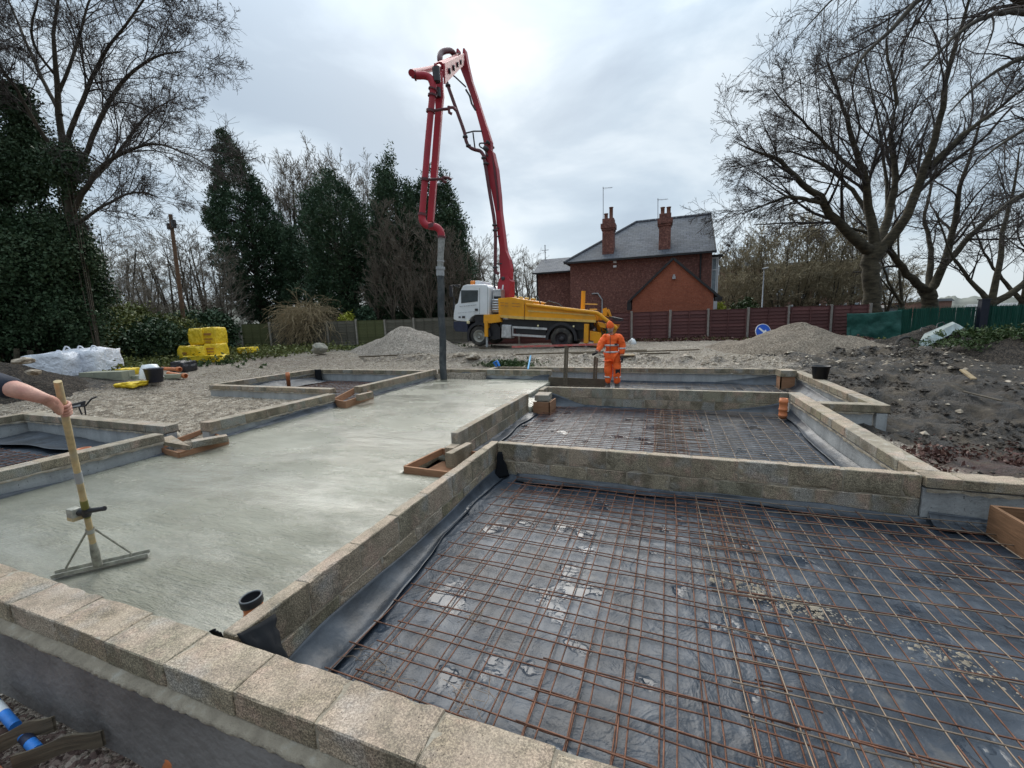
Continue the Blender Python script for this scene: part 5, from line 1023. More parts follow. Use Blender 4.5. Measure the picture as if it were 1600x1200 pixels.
for p0, p1, lab in (((-20, 1085), (24, 1135), 'blue pipe with a pale patch in the trench at the bottom left'), ((30, 1142), (58, 1172), 'short blue pipe between the trench boards')):
    a, b = Vector(G(*p0, -.50)), Vector(G(*p1, -.52)); t = thing('water_pipe', lab, 'pipe', tuple(a)); m = MB(); m.tube([Vector(), b-a], .024, 14); m.build('body', 'blue', t); m = MB(); m.tube([(b-a)*.35, (b-a)*.62], .0255, 14); m.build('band', 'white' if 'patch' in lab else 'navy', t)
for p0, p1, lab in (((-30, 1168), (92, 1118), 'upper timber edging strip in the trench at the bottom left'), ((20, 1188), (168, 1140), 'lower timber edging strip in the trench at the bottom left')):
    a, b = Vector(G(*p0, -.46)), Vector(G(*p1, -.46)); m = MB(); q = [a.lerp(b, k/8)+Vector((0, .02*math.sin(k*.6), -.01*math.sin(k))) for k in range(9)]
    wv_ = [(p+Vector((sx__*.008*0, sx__*.006, sz__))) for p in q for sx__, sz__ in ((-1, -.06), (1, -.06), (1, .025), (-1, .025))]
    m.raw(wv_, [(i*4+k, i*4+(k+1) % 4, (i+1)*4+(k+1) % 4, (i+1)*4+k) for i in range(8) for k in range(4)])
    tag(m.build('edging_board', 'timber_dark'), lab, 'board')
# black bucket on the far right wall
def bucket(label, c, r, h, mat, rz=0):
    t = thing('bucket', label, 'bucket', c, rz); m = MB(); m.lathe([(0, .0), (r*.78, 0), (r*.98, h*.96), (r*1.06, h*.97), (r*1.06, h), (r*.96, h), (r*.76, .02), (0, .02)], (0, 0, 0), 22); m.build('tub', mat, t)
    m = MB(); m.tube([(r*1.03*math.cos(a), -r*.1-.35*r*math.sin(a)*.6, h-.02-abs(math.sin(a))*h*.35) for a in np.linspace(0, -math.pi, 12)], .006, 5); m.build('handle', 'darksteel', t)
    return t
g = G(1286, 589, .0); bucket('black bucket standing on the flat wall at the far right', (3.36, 11.25, .0), .18, .29, 'black')
g = G(243, 597, -.1); g = AT(243, 597, 12.4); bucket('dark blue tub beside the stacked grey blocks', (g[0], g[1], g[2]), .24, .42, 'blueblk')
m = MB(); g = AT(236, 585, 12.7); m.lathe([(0, .42), (.18, .40), (.26, .25), (.3, 0)], g, 12); m.v = [(x+random.gauss(0, .01), y, z-.1) for x, y, z in m.v]; tag(m.build('cement_bag', 'white'), 'pale plastic wrapped bag behind the dark blue tub', 'bag')
g = AT(1192, 571, 13.2); m = MB(); m.lathe([(0, .13), (.1, .11), (.2, .05), (.24, 0)], (g[0], g[1], g[2]), 10); m.v = [(g[0]+(x-g[0])*1.2, y, z+random.gauss(0, .01)) for x, y, z in m.v]; tag(m.build('green_cloth', 'tarp'), 'small crumpled green cloth beside the farthest wall', 'cloth')
g = AT(1227, 573, 13.2); m = MB(); m.box(g[0]-.05, g[0]+.05, g[1]-.05, g[1]+.05, g[2], g[2]+.07); m.lathe([(.06, .07), (.07, .1), (.02, .17)], g, 8); tag(m.build('small_tin', 'black'), 'small dark tin on the farthest wall near its right end', 'tin')
# blue pipe ends and clutter behind the far walls
g = WY(776, 577, 13.12); m = MB(); m.tube([(g[0], 13.1, .0), (g[0]-.08, 13.1, .14), (g[0]+.03, 13.1, .20), (g[0]+.10, 13.12, .02)], .045, 8); tag(m.build('blue_pipe', 'blue'), 'bent bright blue pipe over the far wall behind the hose', 'pipe')
a, b = Vector(G(825, 577, -.02)), WY(829, 556, 13.3); m = MB(); m.tube([a, Vector((b[0], 13.3, b[2]))], .028, 8); tag(m.build('blue_pipe', 'cyan'), 'light blue pipe standing upright behind the far wall', 'pipe')
for (p0, p1, D, w, lab) in (((892, 561), (1092, 559), 15.2, .045, 'long thin timber lying behind the worker'), ((800, 560), (1010, 563), 15.8, .05, 'second thin timber lying on the rubble left of the worker'), ((560, 545), (660, 541), 17.5, .06, 'timber lying at the foot of the pale gravel heap'), ((1000, 555), (1046, 559), 14.6, .05, 'short dark timber right of the worker')):
    a, b = Vector(AT(*p0, D)), Vector(AT(*p1, D)); a.z = gz(a.x, a.y)+.08; b.z = gz(b.x, b.y)+.08; m = MB(); m.bar(a, b, w*1.8, w); tag(m.build('timber_length', 'timber_dark'), lab, 'timber')
a, b = Vector(AT(800, 545, 20.0)), Vector(AT(975, 540, 18.6)); m = MB(); a.z = gz(a.x, a.y)+.10; b.z = gz(b.x, b.y)+.16; m.bar(a, b, .05, .09); tag(m.build('barrier_rail', 'redtube'), 'faded red and white rail lying under the truck', 'rail')
g = AT(988, 538, 20.5); m = MB(); m.lathe([(0, .30), (.09, .28), (.16, .17), (.19, .06), (.15, -.05)], (g[0], g[1], gz(g[0], g[1])), 14); m.v = [(x+random.gauss(0, .02), y+random.gauss(0, .02), z+random.gauss(0, .015)) for x, y, z in m.v]; tag(m.build('rubble_sack', 'white'), 'small white sack behind the worker at the red fence', 'sack')
m = MB(); g = AT(967, 571, 14.2); zg = gz(g[0], g[1]); m.box(g[0]-.45, g[0]+.5, g[1]-.3, g[1]+.3, zg+.06, zg+.09, .2); tag(m.build('timber_sheet', 'timber'), 'pale timber sheet lying behind the worker', 'board')
a, b = Vector(AT(1499, 611, 9.0)), Vector(AT(1517, 630, 8.6)); m = MB(); a.z = gz(a.x, a.y)+.16; b.z = gz(b.x, b.y)+.05; m.bar(a, b, .09, .03); tag(m.build('timber_offcut', 'timber'), 'pale timber offcut stuck in the mud at right', 'timber')
a, b = Vector(AT(1500, 647, 7.9)), Vector(AT(1560, 668, 7.4)); m = MB(); a.z = gz(a.x, a.y)+.04; b.z = gz(b.x, b.y)+.03; m.bar(a, b, .07, .02); tag(m.build('timber_offcut', 'timber_dark'), 'flat dirty plank in the mud at the right', 'timber')
def rock(label, px, py, D, s, mat='slabstone', seed=0, flat=.5, name='rock', up=0):
    g = AT(px, py, D); bm = bmesh.new(); bmesh.ops.create_icosphere(bm, subdivisions=2, radius=1); rnd = random.Random(seed+int(px))
    for v in bm.verts:
        n_ = fbm(np.array([np.array(v.co)*1.3+seed+px*.1]), 2)[0]; v.co = Vector((v.co.x*s*1.3, v.co.y*s, v.co.z*s*flat))*(.6+.9*n_)
    me = bpy.data.meshes.new(name); bm.to_mesh(me); bm.free(); o = link(name, me, mat); o.location = (g[0], g[1], g[2]+up); o.rotation_euler = (R(rnd.uniform(-15, 15)), R(rnd.uniform(-15, 15)), rnd.uniform(0, 6)); return tag(o, label, 'rock')
rock('larger pale stone at the right edge below the weedy heap', 1590, 603, 9.4, .26, 'stone', 2); rock('white stone left of the larger pale stone at the right edge', 1572, 607, 9.3, .11, 'stone', 4); rock('whitish stone in front of the larger pale stone at the right edge', 1592, 608, 9.0, .11, 'stone', 7)
rock('dark wet stone in the mud by the corner of the right recess', 1411, 652, 8.6, .14, 'slabstone', 3); rock('brown rock by the black bucket at the foot of the brown heap', 1311, 575, 13.2, .18, 'slabstone', 5); rock('pinkish rock behind the black bucket', 1325, 572, 13.4, .13, 'stone', 1)
rock('grey boulder on the rubble left of the green weeds', 738, 557, 15.5, .26, 'stone', 8); rock('pale boulder near the truck front outrigger', 716, 556, 16.0, .22, 'stone', 11); rock('rough grey lump in the mud near the tarpaulin', 1374, 567, 15, .3, 'slabstone', 13, .35)
rock('white painted rubble lump beside the topsoil heap', 40, 577, 10.2, .16, 'stone', 21, .5, up=.2); rock('second pale rubble lump lower on the topsoil heap', 54, 585, 10.0, .13, 'stone', 24, .5, up=.05); rock('grey stone in front of the white bags', 84, 592, 12.5, .16, 'slabstone', 28, .6); rock('grey tub shaped lump in front of the weathered fence', 499, 548, 20, .3, 'slabstone', 30, .8, up=.1)
# right: tipped barrow and slabs on the mud bank
def P3(px, py, D): return Vector(AT(px, py, D))
t = thing('wheelbarrow', 'grey wheelbarrow tipped over on the mud bank by the palisade', 'wheelbarrow', tuple(P3(1460, 540, 13.4))); o0 = Vector(t.location)
q = [P3(1434, 548, 13.0), P3(1444, 532, 13.9), P3(1500, 504+4, 14.0), P3(1506, 512, 13.2)]; nrm = (q[1]-q[0]).cross(q[3]-q[0]).normalized(); m = MB(); inn = [p.lerp(sum(q, Vector())/4, .22)-nrm*.22 for p in q]
m.raw([p-o0 for p in q+inn], [(0, 1, 5, 4), (1, 2, 6, 5), (2, 3, 7, 6), (3, 0, 4, 7), (4, 5, 6, 7)]); o = m.build('tray', 'galv', t); sd = o.modifiers.new('s', 'SOLIDIFY'); sd.thickness = .01
m = MB(); wc = P3(1415, 541, 13.6)-o0; c_ = [wc+Vector((.30*math.cos(a), .10*math.cos(a), .30*math.sin(a))) for a in np.linspace(0, 2*math.pi, 20)]; m.tube(c_, .045, 8, False); m.build('wheel', 'tyre', t)
m = MB(); m.tube([wc, P3(1440, 536, 13.5)-o0, P3(1503, 512, 13.8)-o0], .02, 6); m.tube([P3(1462, 516, 13.9)-o0, P3(1465, 506, 14)-o0, P3(1473, 503, 14)-o0, P3(1485, 515, 13.9)-o0], .015, 6); m.tube([P3(1438, 518, 13.9)-o0, P3(1440, 512, 14)-o0, P3(1452, 511, 14)-o0, P3(1462, 521, 14)-o0], .015, 6); m.build('frame', 'darksteel', t)
def slabq(label, pts, D, th=.06, mat='slabstone'):
    P_ = [P3(x, y, D+d) for x, y, d in pts]; m = MB(); slab_poly(m, P_, th); tag(m.build('broken_slab', mat), label, 'slab')
slabq('broken paving slab leaning on top of the mud bank', [(1487, 542, -.3), (1500, 530, .1), (1518, 533, .3), (1535, 543, 0)], 12.9)
slabq('flat grey slab right of the leaning broken slab', [(1512, 543, 0), (1525, 537, .5), (1552, 536, .4), (1547, 541, 0)], 12.6)
slabq('third slab lying low in the weeds of the mud bank', [(1518, 552, -.2), (1525, 546, .2), (1542, 546, .2), (1535, 552, -.2)], 12.2, .05)
m = MB(); m.raw([P3(x, y, d) for x, y, d in ((1455, 534, 12.8), (1473, 521, 14.2), (1506, 519, 14.2), (1520, 528, 13.2), (1500, 538, 12.6))], [(0, 1, 2, 3, 4)]); 
# no-overtaking style arrow sign
g = Vector(AT(1192, 518, 17.0)); t = thing('arrow_sign', 'round blue road sign with a white arrow pointing down right, leaning behind the brown heap', 'sign', (g.x, g.y, g.z)); t.rotation_euler = (R(90-12), 0, YAW)
m = MB(); rs = .315; m.lathe([(0, 0), (rs, 0), (rs, .02), (0, .02)], (0, 0, 0), 40, smooth=False); m.build('back_plate', 'sign_white', t)
m = MB(); m.lathe([(0, .021), (rs*.93, .021), (rs*.93, .024), (0, .024)], (0, 0, 0), 40, smooth=False); m.build('blue_face', 'sign_blue', t)
m = MB(); c45, s45 = math.cos(R(-42)), math.sin(R(-42)); pl = [(-.22, -.035), (.02, -.035), (.02, -.10), (.045, -.125), (.20, 0), (.045, .125), (.02, .10), (.02, .035), (-.22, .035)]
pl = [(x*c45-y*s45, x*s45+y*c45) for x, y in pl]; n = len(pl); m.raw([(x, y, .025) for x, y in pl]+[(x, y, .029) for x, y in pl], [tuple(range(n))[::-1], tuple(range(n, 2*n))]+[(i, (i+1) % n, (i+1) % n+n, i+n) for i in range(n)]); m.build('white_arrow', 'sign_white', t)
# ---------------------------------------------------------------- bags
def bag(name, label, px0, px1, pyt, pyb, D, mat, depth=.8, seed=0, group=None, bulge=.12, rough=.07, prints=None, cat='bag', lift=None):
    a, b, c = P3(px0, pyb, D), P3(px1, pyb, D), P3(px0, pyt, D); w = (b-a).length/(1+max(0, bulge)*1.1+rough*.5); h = c.z-a.z
    bm = bmesh.new(); bmesh.ops.create_cube(bm, size=1); bmesh.ops.subdivide_edges(bm, edges=bm.edges, cuts=7, use_grid_fill=True)
    for v in bm.verts:
        x, y, z = v.co; f = 1+bulge*(1-(2*z)**2)*1.0; r_ = (abs(2*x)**4+abs(2*y)**4)**.25; k_ = 1 if r_ < 1e-6 else min(1, .93/max(r_*.93, .93)+.0); x *= f*(.95 if abs(2*x) > .9 and abs(2*y) > .9 else 1); y *= f
        P_ = np.array([[x*3+seed, y*3, z*3+seed*.3]]); n1 = fbm(P_, 3, .6)[0]-.5; P_[0, 0] += 9; n2 = fbm(P_, 3, .6)[0]-.5
        rd = 1-abs(2*fbm(P_*1.3+3, 2)[0]-1)
        v.co = Vector(((x+n1*rough*1.6)*w, (y+n2*rough*1.6)*depth, (z+.5+n1*rough*1.8*(z+.5)+(rd-.7)*rough*.8)*h))
    me = bpy.data.meshes.new('sack'); bm.to_mesh(me); bm.free()
    for p in me.polygons: p.use_smooth = True
    mid = (a+b)/2; t = thing(name, label, cat, (mid.x, mid.y, a.z), YAW, group); link('sack', me, mat, t)
    for (u0, u1, v0, v1) in (prints or []):
        m = MB(); y_ = -depth*.56-.02; m.box((u0-.5)*w, (u1-.5)*w, y_-.01, y_+.10, v0*h, v1*h); m.build('print', 'orangeprint', t)
    return t, w, h
for (a_, lab) in (((64, 130, 554, 599, 13.2), 'left of the two white bulk bags beside the topsoil heap'), ((114, 180, 547, 594, 13.8), 'right of the two white bulk bags, with its loops standing up')):
    t, w, h = bag('bulk_bag', lab, *a_, 'whitebag', .95, a_[0], 'white bulk bags', .05, .13)
    for s_ in (-.35, 0, .35) if a_[0] > 100 else (.3,):
        m = MB(); m.tube([(w*(s_+.09*math.cos(a))+.02*math.sin(3*a), -.3+.05*math.sin(a), h*(.93+.20*math.sin(a))) for a in np.linspace(math.pi, 0, 10)], .024, 6); m.build('lifting_loop', 'whitebag', t)
# pallet of grey blocks
def stack(label, px0, px1, pyb, D, nx_, nz_, ny_=2, bw=.44, bh=.2, bd=.22):
    a = P3(px0, pyb, D); t = thing('block_stack', label, 'blocks', tuple(a), YAW); bm_ = block_mesh(bw, bd, bh, 1, False).copy(); bm_.materials.clear(); bm_.materials.append(M['greyblock'])
    for i in range(nx_):
        for k in range(nz_):
            for j in range(ny_):
                o = bpy.data.objects.new('block', bm_); COL.objects.link(o); o.parent = t; o.location = (bw*(i+.5)+random.uniform(-.01, .01), bd*(j+.5), bh*(k+.5)+.0)
    return t
stack('stack of pale grey blocks in front of the white bulk bags', 126, 192, 603, 12.6, 3, 2); stack('low stack of grey blocks left of the dark blue tub', 193, 222, 598, 12.9, 1, 1, 1)
a = P3(211, 591, 13.4); 
GB = 'yellow cement bags stacked at the edge of the trees'
bag('cement_bag', 'yellow bag at the bottom left of the yellow stack', 289, 315, 541, 563, 17.6, 'yellowbag', .7, 1, GB, .16, .15, [(.35, .6, .45, .6)])
bag('cement_bag', 'yellow bag in the bottom middle of the yellow stack', 309, 332, 541, 562, 17.5, 'yellowbag', .7, 2, GB, .16, .15)
bag('cement_bag', 'printed yellow bag at the bottom right of the yellow stack', 330, 351, 537, 560, 17.7, 'yellowbag', .7, 3, GB, .10, .09, [(.18, .82, .25, .32), (.2, .8, .45, .52), (.2, .8, .64, .74)])
bag('cement_bag', 'plain yellow bag at the top left of the yellow stack', 305, 329, 514, 539, 17.8, 'yellowbag', .7, 4, GB, .16, .15)
bag('cement_bag', 'printed yellow bag at the top right of the yellow stack', 326, 349, 512, 538, 17.9, 'yellowbag', .7, 5, GB, .10, .09, [(.2, .75, .55, .68), (.2, .8, .3, .36), (.25, .6, .12, .18)])
bag('plastic_wrap', 'yellow wrapping spread under the yellow stack', 294, 350, 556, 567, 17.2, 'yellowbag', .8, 6, None, .05, .22)
bag('cement_bag', 'single yellow bag lying apart right of the yellow stack', 376, 400, 543, 552, 20.5, 'yellowbag', .6, 7, None, .1, .12)
bag('empty_bag', 'crumpled yellow bag lying in front of the pale grey blocks', 188, 224, 598, 605, 12.0, 'yellowbag', .5, 8, None, .1, .3)
bag('empty_bag', 'yellow bag slumped behind the low grey stack', 191, 212, 577, 592, 13.6, 'yellowbag', .5, 9, None, -.1, .25)
bag('refuse_sack', 'black sack between the orange pipes and the yellow stack', 276, 301, 566, 583, 14.8, 'black', .6, 10, None, .1, .25)
for p0, p1, D, lab in (((253, 576), (279, 577), 14.0, 'straight orange pipe lying left of the black sack'), ((262, 583), (288, 587), 13.6, 'second orange pipe lying lower left of the black sack')):
    a, b = P3(*p0, D), P3(*p1, D); m = MB(); m.tube([a, b], .06, 10); m.lathe([(.06, -.05), (.085, -.04), (.085, .06), (.06, .07)], tuple(b), 10, 'x'); tag(m.build('drain_pipe', 'orange'), lab, 'pipe')
stack('single grey block lying by the orange pipes', 255, 280, 592, 13.4, 1, 1, 1, .5, .14)
# small black wheelbarrow behind the left bay
t = thing('wheelbarrow', 'small black framed wheelbarrow behind the left hand bay', 'wheelbarrow', tuple(P3(122, 645, 8.3))); o0 = Vector(t.location)
def L3(px, py, dd=0): return P3(px, py, 8.3+dd)-o0
m = MB(); q = [L3(107, 634), L3(134, 627), L3(133, 633), L3(108, 640)]; q2 = [L3(107, 633, .55), L3(134, 626, .55), L3(131, 633, .5), L3(110, 640, .5)]
m.raw(q+q2, [(0, 1, 2, 3), (4, 5, 6, 7), (0, 3, 7, 4), (1, 2, 6, 5), (3, 2, 6, 7)]); o = m.build('tray', 'black', t); sd = o.modifiers.new('s', 'SOLIDIFY'); sd.thickness = .01
m = MB(); q = [L3(109, 635.5, -.01), L3(126, 631.5, -.01), L3(125.5, 634.5, -.01), L3(109, 638, -.01)]; m.raw(q, [(0, 1, 2, 3)]); m.build('label_patch', 'lead', t)
m = MB()
for dd in (0, .5): m.tube([L3(84, 644, dd), L3(107, 638, dd), L3(134, 634, dd), L3(143, 623, dd), L3(151, 620, dd)], .016, 6); m.tube([L3(123, 636, dd), L3(128, 648, dd)], .014, 6); m.tube([L3(132, 634, dd), L3(134, 648, dd)], .014, 6)
m.build('frame', 'black', t)
m = MB(); wc = L3(92, 644, .25); c_ = [wc+Vector((.13*math.cos(a), 0, .13*math.sin(a))) for a in np.linspace(0, 2*math.pi, 16)]; m.tube(c_, .035, 8, False); m.build('wheel', 'tyre', t)
# ---------------------------------------------------------------- people
def skinfig(name, J, E, mat, parent, lv=2, root=None):
    names = list(J); me = bpy.data.meshes.new(name); me.from_pydata([J[n][0] for n in names], [(names.index(a), names.index(b)) for a, b in E], [])
    o = link(name, me, mat, parent); sk = o.modifiers.new('skin', 'SKIN'); sk.use_smooth_shade = True; sk.branch_smoothing = .6
    for i, n in enumerate(names):
        r = J[n][1]; me.skin_vertices[0].data[i].radius = r if isinstance(r, tuple) else (r, r); me.skin_vertices[0].data[i].use_root = (n == (root or names[0]))
    sb = o.modifiers.new('sub', 'SUBSURF'); sb.levels = lv; sb.render_levels = lv; return o
def head(parent, c, yaw, pitch=0, s=1.0, beardm='beard'):
    """head looking along local -y, turned by yaw"""
    bm = bmesh.new(); bmesh.ops.create_uvsphere(bm, u_segments=28, v_segments=22, radius=.1)
    for v in bm.verts:
        x, y, z = v.co; x *= .78; y *= .98; z *= 1.18
        if z < -.02: k_ = min(1, (-.02-z)/.1); x *= 1-.32*k_; y = y*(1-.25*k_)-.012*k_
        fr = max(0, -y/.1)
        if fr > .3:
            g_ = math.exp(-(x/.014)**2)*math.exp(-((z+.004)/.022)**2); y -= .026*g_*fr          # nose
            g_ = math.exp(-((abs(x)-.032)/.014)**2)*math.exp(-((z-.016)/.011)**2); y += .012*g_  # eye sockets
            g_ = math.exp(-(x/.05)**2)*math.exp(-((z-.034)/.009)**2); y -= .006*g_               # brow
            g_ = math.exp(-(x/.03)**2)*math.exp(-((z+.045)/.006)**2); y -= .006*g_               # lips
            g_ = math.exp(-(x/.022)**2)*math.exp(-((z+.085)/.016)**2); y -= .012*g_              # chin
        v.co = Vector((x, y, z))*s
    me = bpy.data.meshes.new('head'); bm.to_mesh(me); bm.free()
    for p in me.polygons: p.use_smooth = True
    h = link('head', me, 'skin', parent); h.location = c; h.rotation_euler = (R(pitch), 0, R(yaw))
    m = MB()
    for sx_ in (-1, 1): m.lathe([(0, -.006), (.008, -.004), (.009, .002), (0, .005)], (sx_*.031*s, -.081*s, .016*s), 8, 'y')
    m.build('eyes', 'black', h); m = MB()
    for sx_ in (-1, 1): m.lathe([(0, -.012), (.026, -.008), (.028, .004), (0, .01)], (sx_*.079*s, .008, -.002), 10, 'x')
    m.build('ears', 'skin', h); return h
LK = thing('person', 'worker in orange high visibility jacket, trousers and hat looking down at the far mesh bay', 'person', (-1.33, 11.45, -.42), YAW)
B_ = {'pelvis': ((0, 0, .97), (.13, .10)), 'belly': ((-.01, -.01, 1.15), (.15, .12)), 'chest': ((-.01, 0, 1.36), (.165, .12)), 'neck': ((-.03, -.03, 1.53), (.06, .06)), 'nk2': ((-.045, -.045, 1.60), (.055, .055)),
      'ls': ((.17, -.10, 1.45), (.075, .075)), 'le': ((.25, -.10, 1.18), (.052, .052)), 'lw': ((.22, -.19, .93), (.036, .036)),
      'rs': ((-.17, .08, 1.45), (.075, .075)), 're': ((-.31, -.02, 1.23), (.052, .052)), 'rw': ((-.43, -.16, 1.06), (.036, .036)),
      'lh': ((.085, -.05, .92), (.09, .09)), 'lk': ((.115, -.10, .50), (.065, .065)), 'la': ((.12, -.07, .10), (.04, .04)), 'lt': ((.10, -.14, .07), (.02, .02)),
      'rh': ((-.085, .04, .92), (.09, .09)), 'rk': ((-.10, -.01, .50), (.065, .065)), 'ra': ((-.10, .04, .10), (.045, .045)), 'rt': ((-.14, -.03, .07), (.02, .02))}
EB = [('pelvis', 'belly'), ('belly', 'chest'), ('chest', 'neck'), ('neck', 'nk2'), ('chest', 'ls'), ('ls', 'le'), ('le', 'lw'), ('chest', 'rs'), ('rs', 're'), ('re', 'rw'), ('pelvis', 'lh'), ('lh', 'lk'), ('lk', 'la'), ('la', 'lt'), ('pelvis', 'rh'), ('rh', 'rk'), ('rk', 'ra'), ('ra', 'rt')]
body = skinfig('body', B_, EB, 'skin', LK)
def fold(o):
    if any(q.type == 'DISPLACE' for q in o.modifiers): return
    tx = bpy.data.textures.get('cloth_folds') or bpy.data.textures.new('cloth_folds', 'CLOUDS'); tx.noise_scale = .13; tx.noise_depth = 2
    s2 = o.modifiers.new('s2', 'SUBSURF'); s2.levels = 1; s2.render_levels = 2; d = o.modifiers.new('folds', 'DISPLACE'); d.texture = tx; d.strength = .05; d.mid_level = .5; d.texture_coords = 'GLOBAL'
def fat(keys, add, over=None):
    d = {}
    for k in keys: p, r = B_[k]; r = r if isinstance(r, tuple) else (r, r); d[k] = (p, (r[0]+add, r[1]+add))
    d.update(over or {}); return d
jk = fat(['pelvis', 'belly', 'chest', 'neck', 'ls', 'le', 'lw', 'rs', 're', 'rw'], .055, {'neck': ((-.03, -.025, 1.50), (.085, .08)), 'hem': ((0, 0, .80), (.205, .175)), 'lw': ((.225, -.18, .96), (.062, .062)), 'rw': ((-.42, -.145, 1.08), (.06, .06))})
skinfig('jacket', jk, [('pelvis', 'belly'), ('belly', 'chest'), ('chest', 'neck'), ('chest', 'ls'), ('ls', 'le'), ('le', 'lw'), ('chest', 'rs'), ('rs', 're'), ('re', 'rw'), ('pelvis', 'hem')], 'hiviz', LK); fold(LK.children[-1])
tr_ = fat(['pelvis', 'lh', 'lk', 'rh', 'rk'], .045, {'la': ((.118, -.075, .16), (.085, .085)), 'ra': ((-.10, .035, .16), (.085, .085))})
skinfig('trousers', tr_, [('pelvis', 'lh'), ('lh', 'lk'), ('lk', 'la'), ('pelvis', 'rh'), ('rh', 'rk'), ('rk', 'ra')], 'hiviz', LK)
for c_ in LK.children:
    if c_.name.startswith(('jacket', 'trousers')): fold(c_)
for k, (a_, t_) in enumerate((('la', 'lt'), ('ra', 'rt'))):
    pa = Vector(B_[a_][0]); pt = Vector((pa.x+(Vector(B_[t_][0]).x-pa.x)*2.3, pa.y+(Vector(B_[t_][0]).y-pa.y)*2.3, .05)); skinfig('boot', {'top': ((pa.x, pa.y, .22), (.07, .07)), 'heel': ((pa.x, pa.y, .07), (.07, .07)), 'ball': ((pa.x*.4+pt.x*.6, pa.y*.4+pt.y*.6, .055), (.065, .055)), 'toe': ((pt.x, pt.y, .05), (.055, .045))}, [('top', 'heel'), ('heel', 'ball'), ('ball', 'toe')], 'boot', LK)
def hand(parent, w, d, side, mat, s=1.0, curl=.6, name='hand'):
    """glove with five fingers; w wrist, d direction, side = thumb side"""
    w, d, side = Vector(w), Vector(d).normalized(), Vector(side).normalized(); nrm = d.cross(side).normalized()
    J = {'w': (w, .033*s), 'p': (w+d*.05*s, (.042*s, .026*s)), 'k': (w+d*.085*s, (.040*s, .022*s))}; E = [('w', 'p'), ('p', 'k')]
    skinfig('palm', J, E, mat, parent, 1)
    for i, (o_, ln) in enumerate(((.03, .07), (.010, .08), (-.010, .075), (-.03, .06))):
        b = w+d*.085*s+side*o_*s; d1 = (d+nrm*curl*.5).normalized(); d2 = (d+nrm*curl*1.4).normalized(); b1_ = b+d1*ln*.5*s; b2_ = b1_+d2*ln*.35*s; b3 = b2_+(d*.4+nrm*curl*1.6).normalized()*ln*.25*s
        skinfig('finger', {'a': (b-d*.02*s, .010*s), 'b': (b1_, .0095*s), 'c': (b2_, .009*s), 'd': (b3, .0075*s)}, [('a', 'b'), ('b', 'c'), ('c', 'd')], mat, parent, 1)
    b = w+d*.03*s+side*.035*s; skinfig('thumb', {'a': (b-side*.01*s, .013*s), 'b': (b+(side+d).normalized()*.035*s, .012*s), 'c': (b+(side*.6+d+nrm*.5).normalized()*.065*s, .010*s)}, [('a', 'b'), ('b', 'c')], mat, parent, 1)
hand(LK, B_['rw'][0], (-.6, -.4, -.35), (.2, -.5, .8), 'glove', 1.15, .5); hand(LK, B_['lw'][0], (.05, -.1, -1), (-.6, -.7, 0), 'glove', 1.15, .5)
hd = head(LK, (-.065, -.07, 1.68), -42, 22)
m = MB(); m.lathe([(.100, .022), (.106, .034), (.104, .08), (.086, .13), (.052, .172), (.018, .198), (0, .202)], (0, .014, 0), 24); m.v = [(x*.92, y*1.06, z+(.02 if y > .05 else 0)*-1.2) for x, y, z in m.v]; m.build('hat', 'hiviz', hd)
m = MB(); m.lathe([(.02, -.13), (.055, -.115), (.070, -.08), (.072, -.045), (.066, -.03), (.055, -.03)], (0, -.018, 0), 20); m.v = [(x, y-.004, z) for x, y, z in m.v if True]; m.build('beard', 'beard', hd)
def band(c, rx, ry, z0, z1, parent, mat='refl', tilt=0, name='reflective_band', a0=0, a1=2*math.pi, n=28):
    V = []
    for k in range(n+1):
        a = a0+(a1-a0)*k/n; V += [(c[0]+rx*math.cos(a), c[1]+ry*math.sin(a), z0+tilt*math.cos(a)), (c[0]+rx*math.cos(a), c[1]+ry*math.sin(a), z1+tilt*math.cos(a))]
    o = nparr(name, V, [(2*k, 2*k+2, 2*k+3, 2*k+1) for k in range(n)], mat, parent, True); sd = o.modifiers.new('s', 'SOLIDIFY'); sd.thickness = .006; return o
band((-.008, -.005), .215, .182, 1.02, 1.065, LK); band((-.01, -.005), .222, .185, 1.20, 1.245, LK)
band((.245, -.12), .10, .10, 1.115, 1.155, LK); band((.118, -.08), .10, .10, .34, .38, LK); band((-.10, .015), .10, .10, .34, .38, LK)
m = MB(); m.bar((.105, -.205, .58), (.108, -.185, .47), .12, .02); m.build('knee_patch', 'black', LK, .004); m = MB(); m.bar((-.09, -.165, 1.46), (-.10, -.180, .98), .012, .012); m.build('zip', 'glove', LK); m = MB(); m.box(.02, .10, -.19, -.17, 1.22, 1.27); m.build('pocket_badge', 'darksteel', LK)

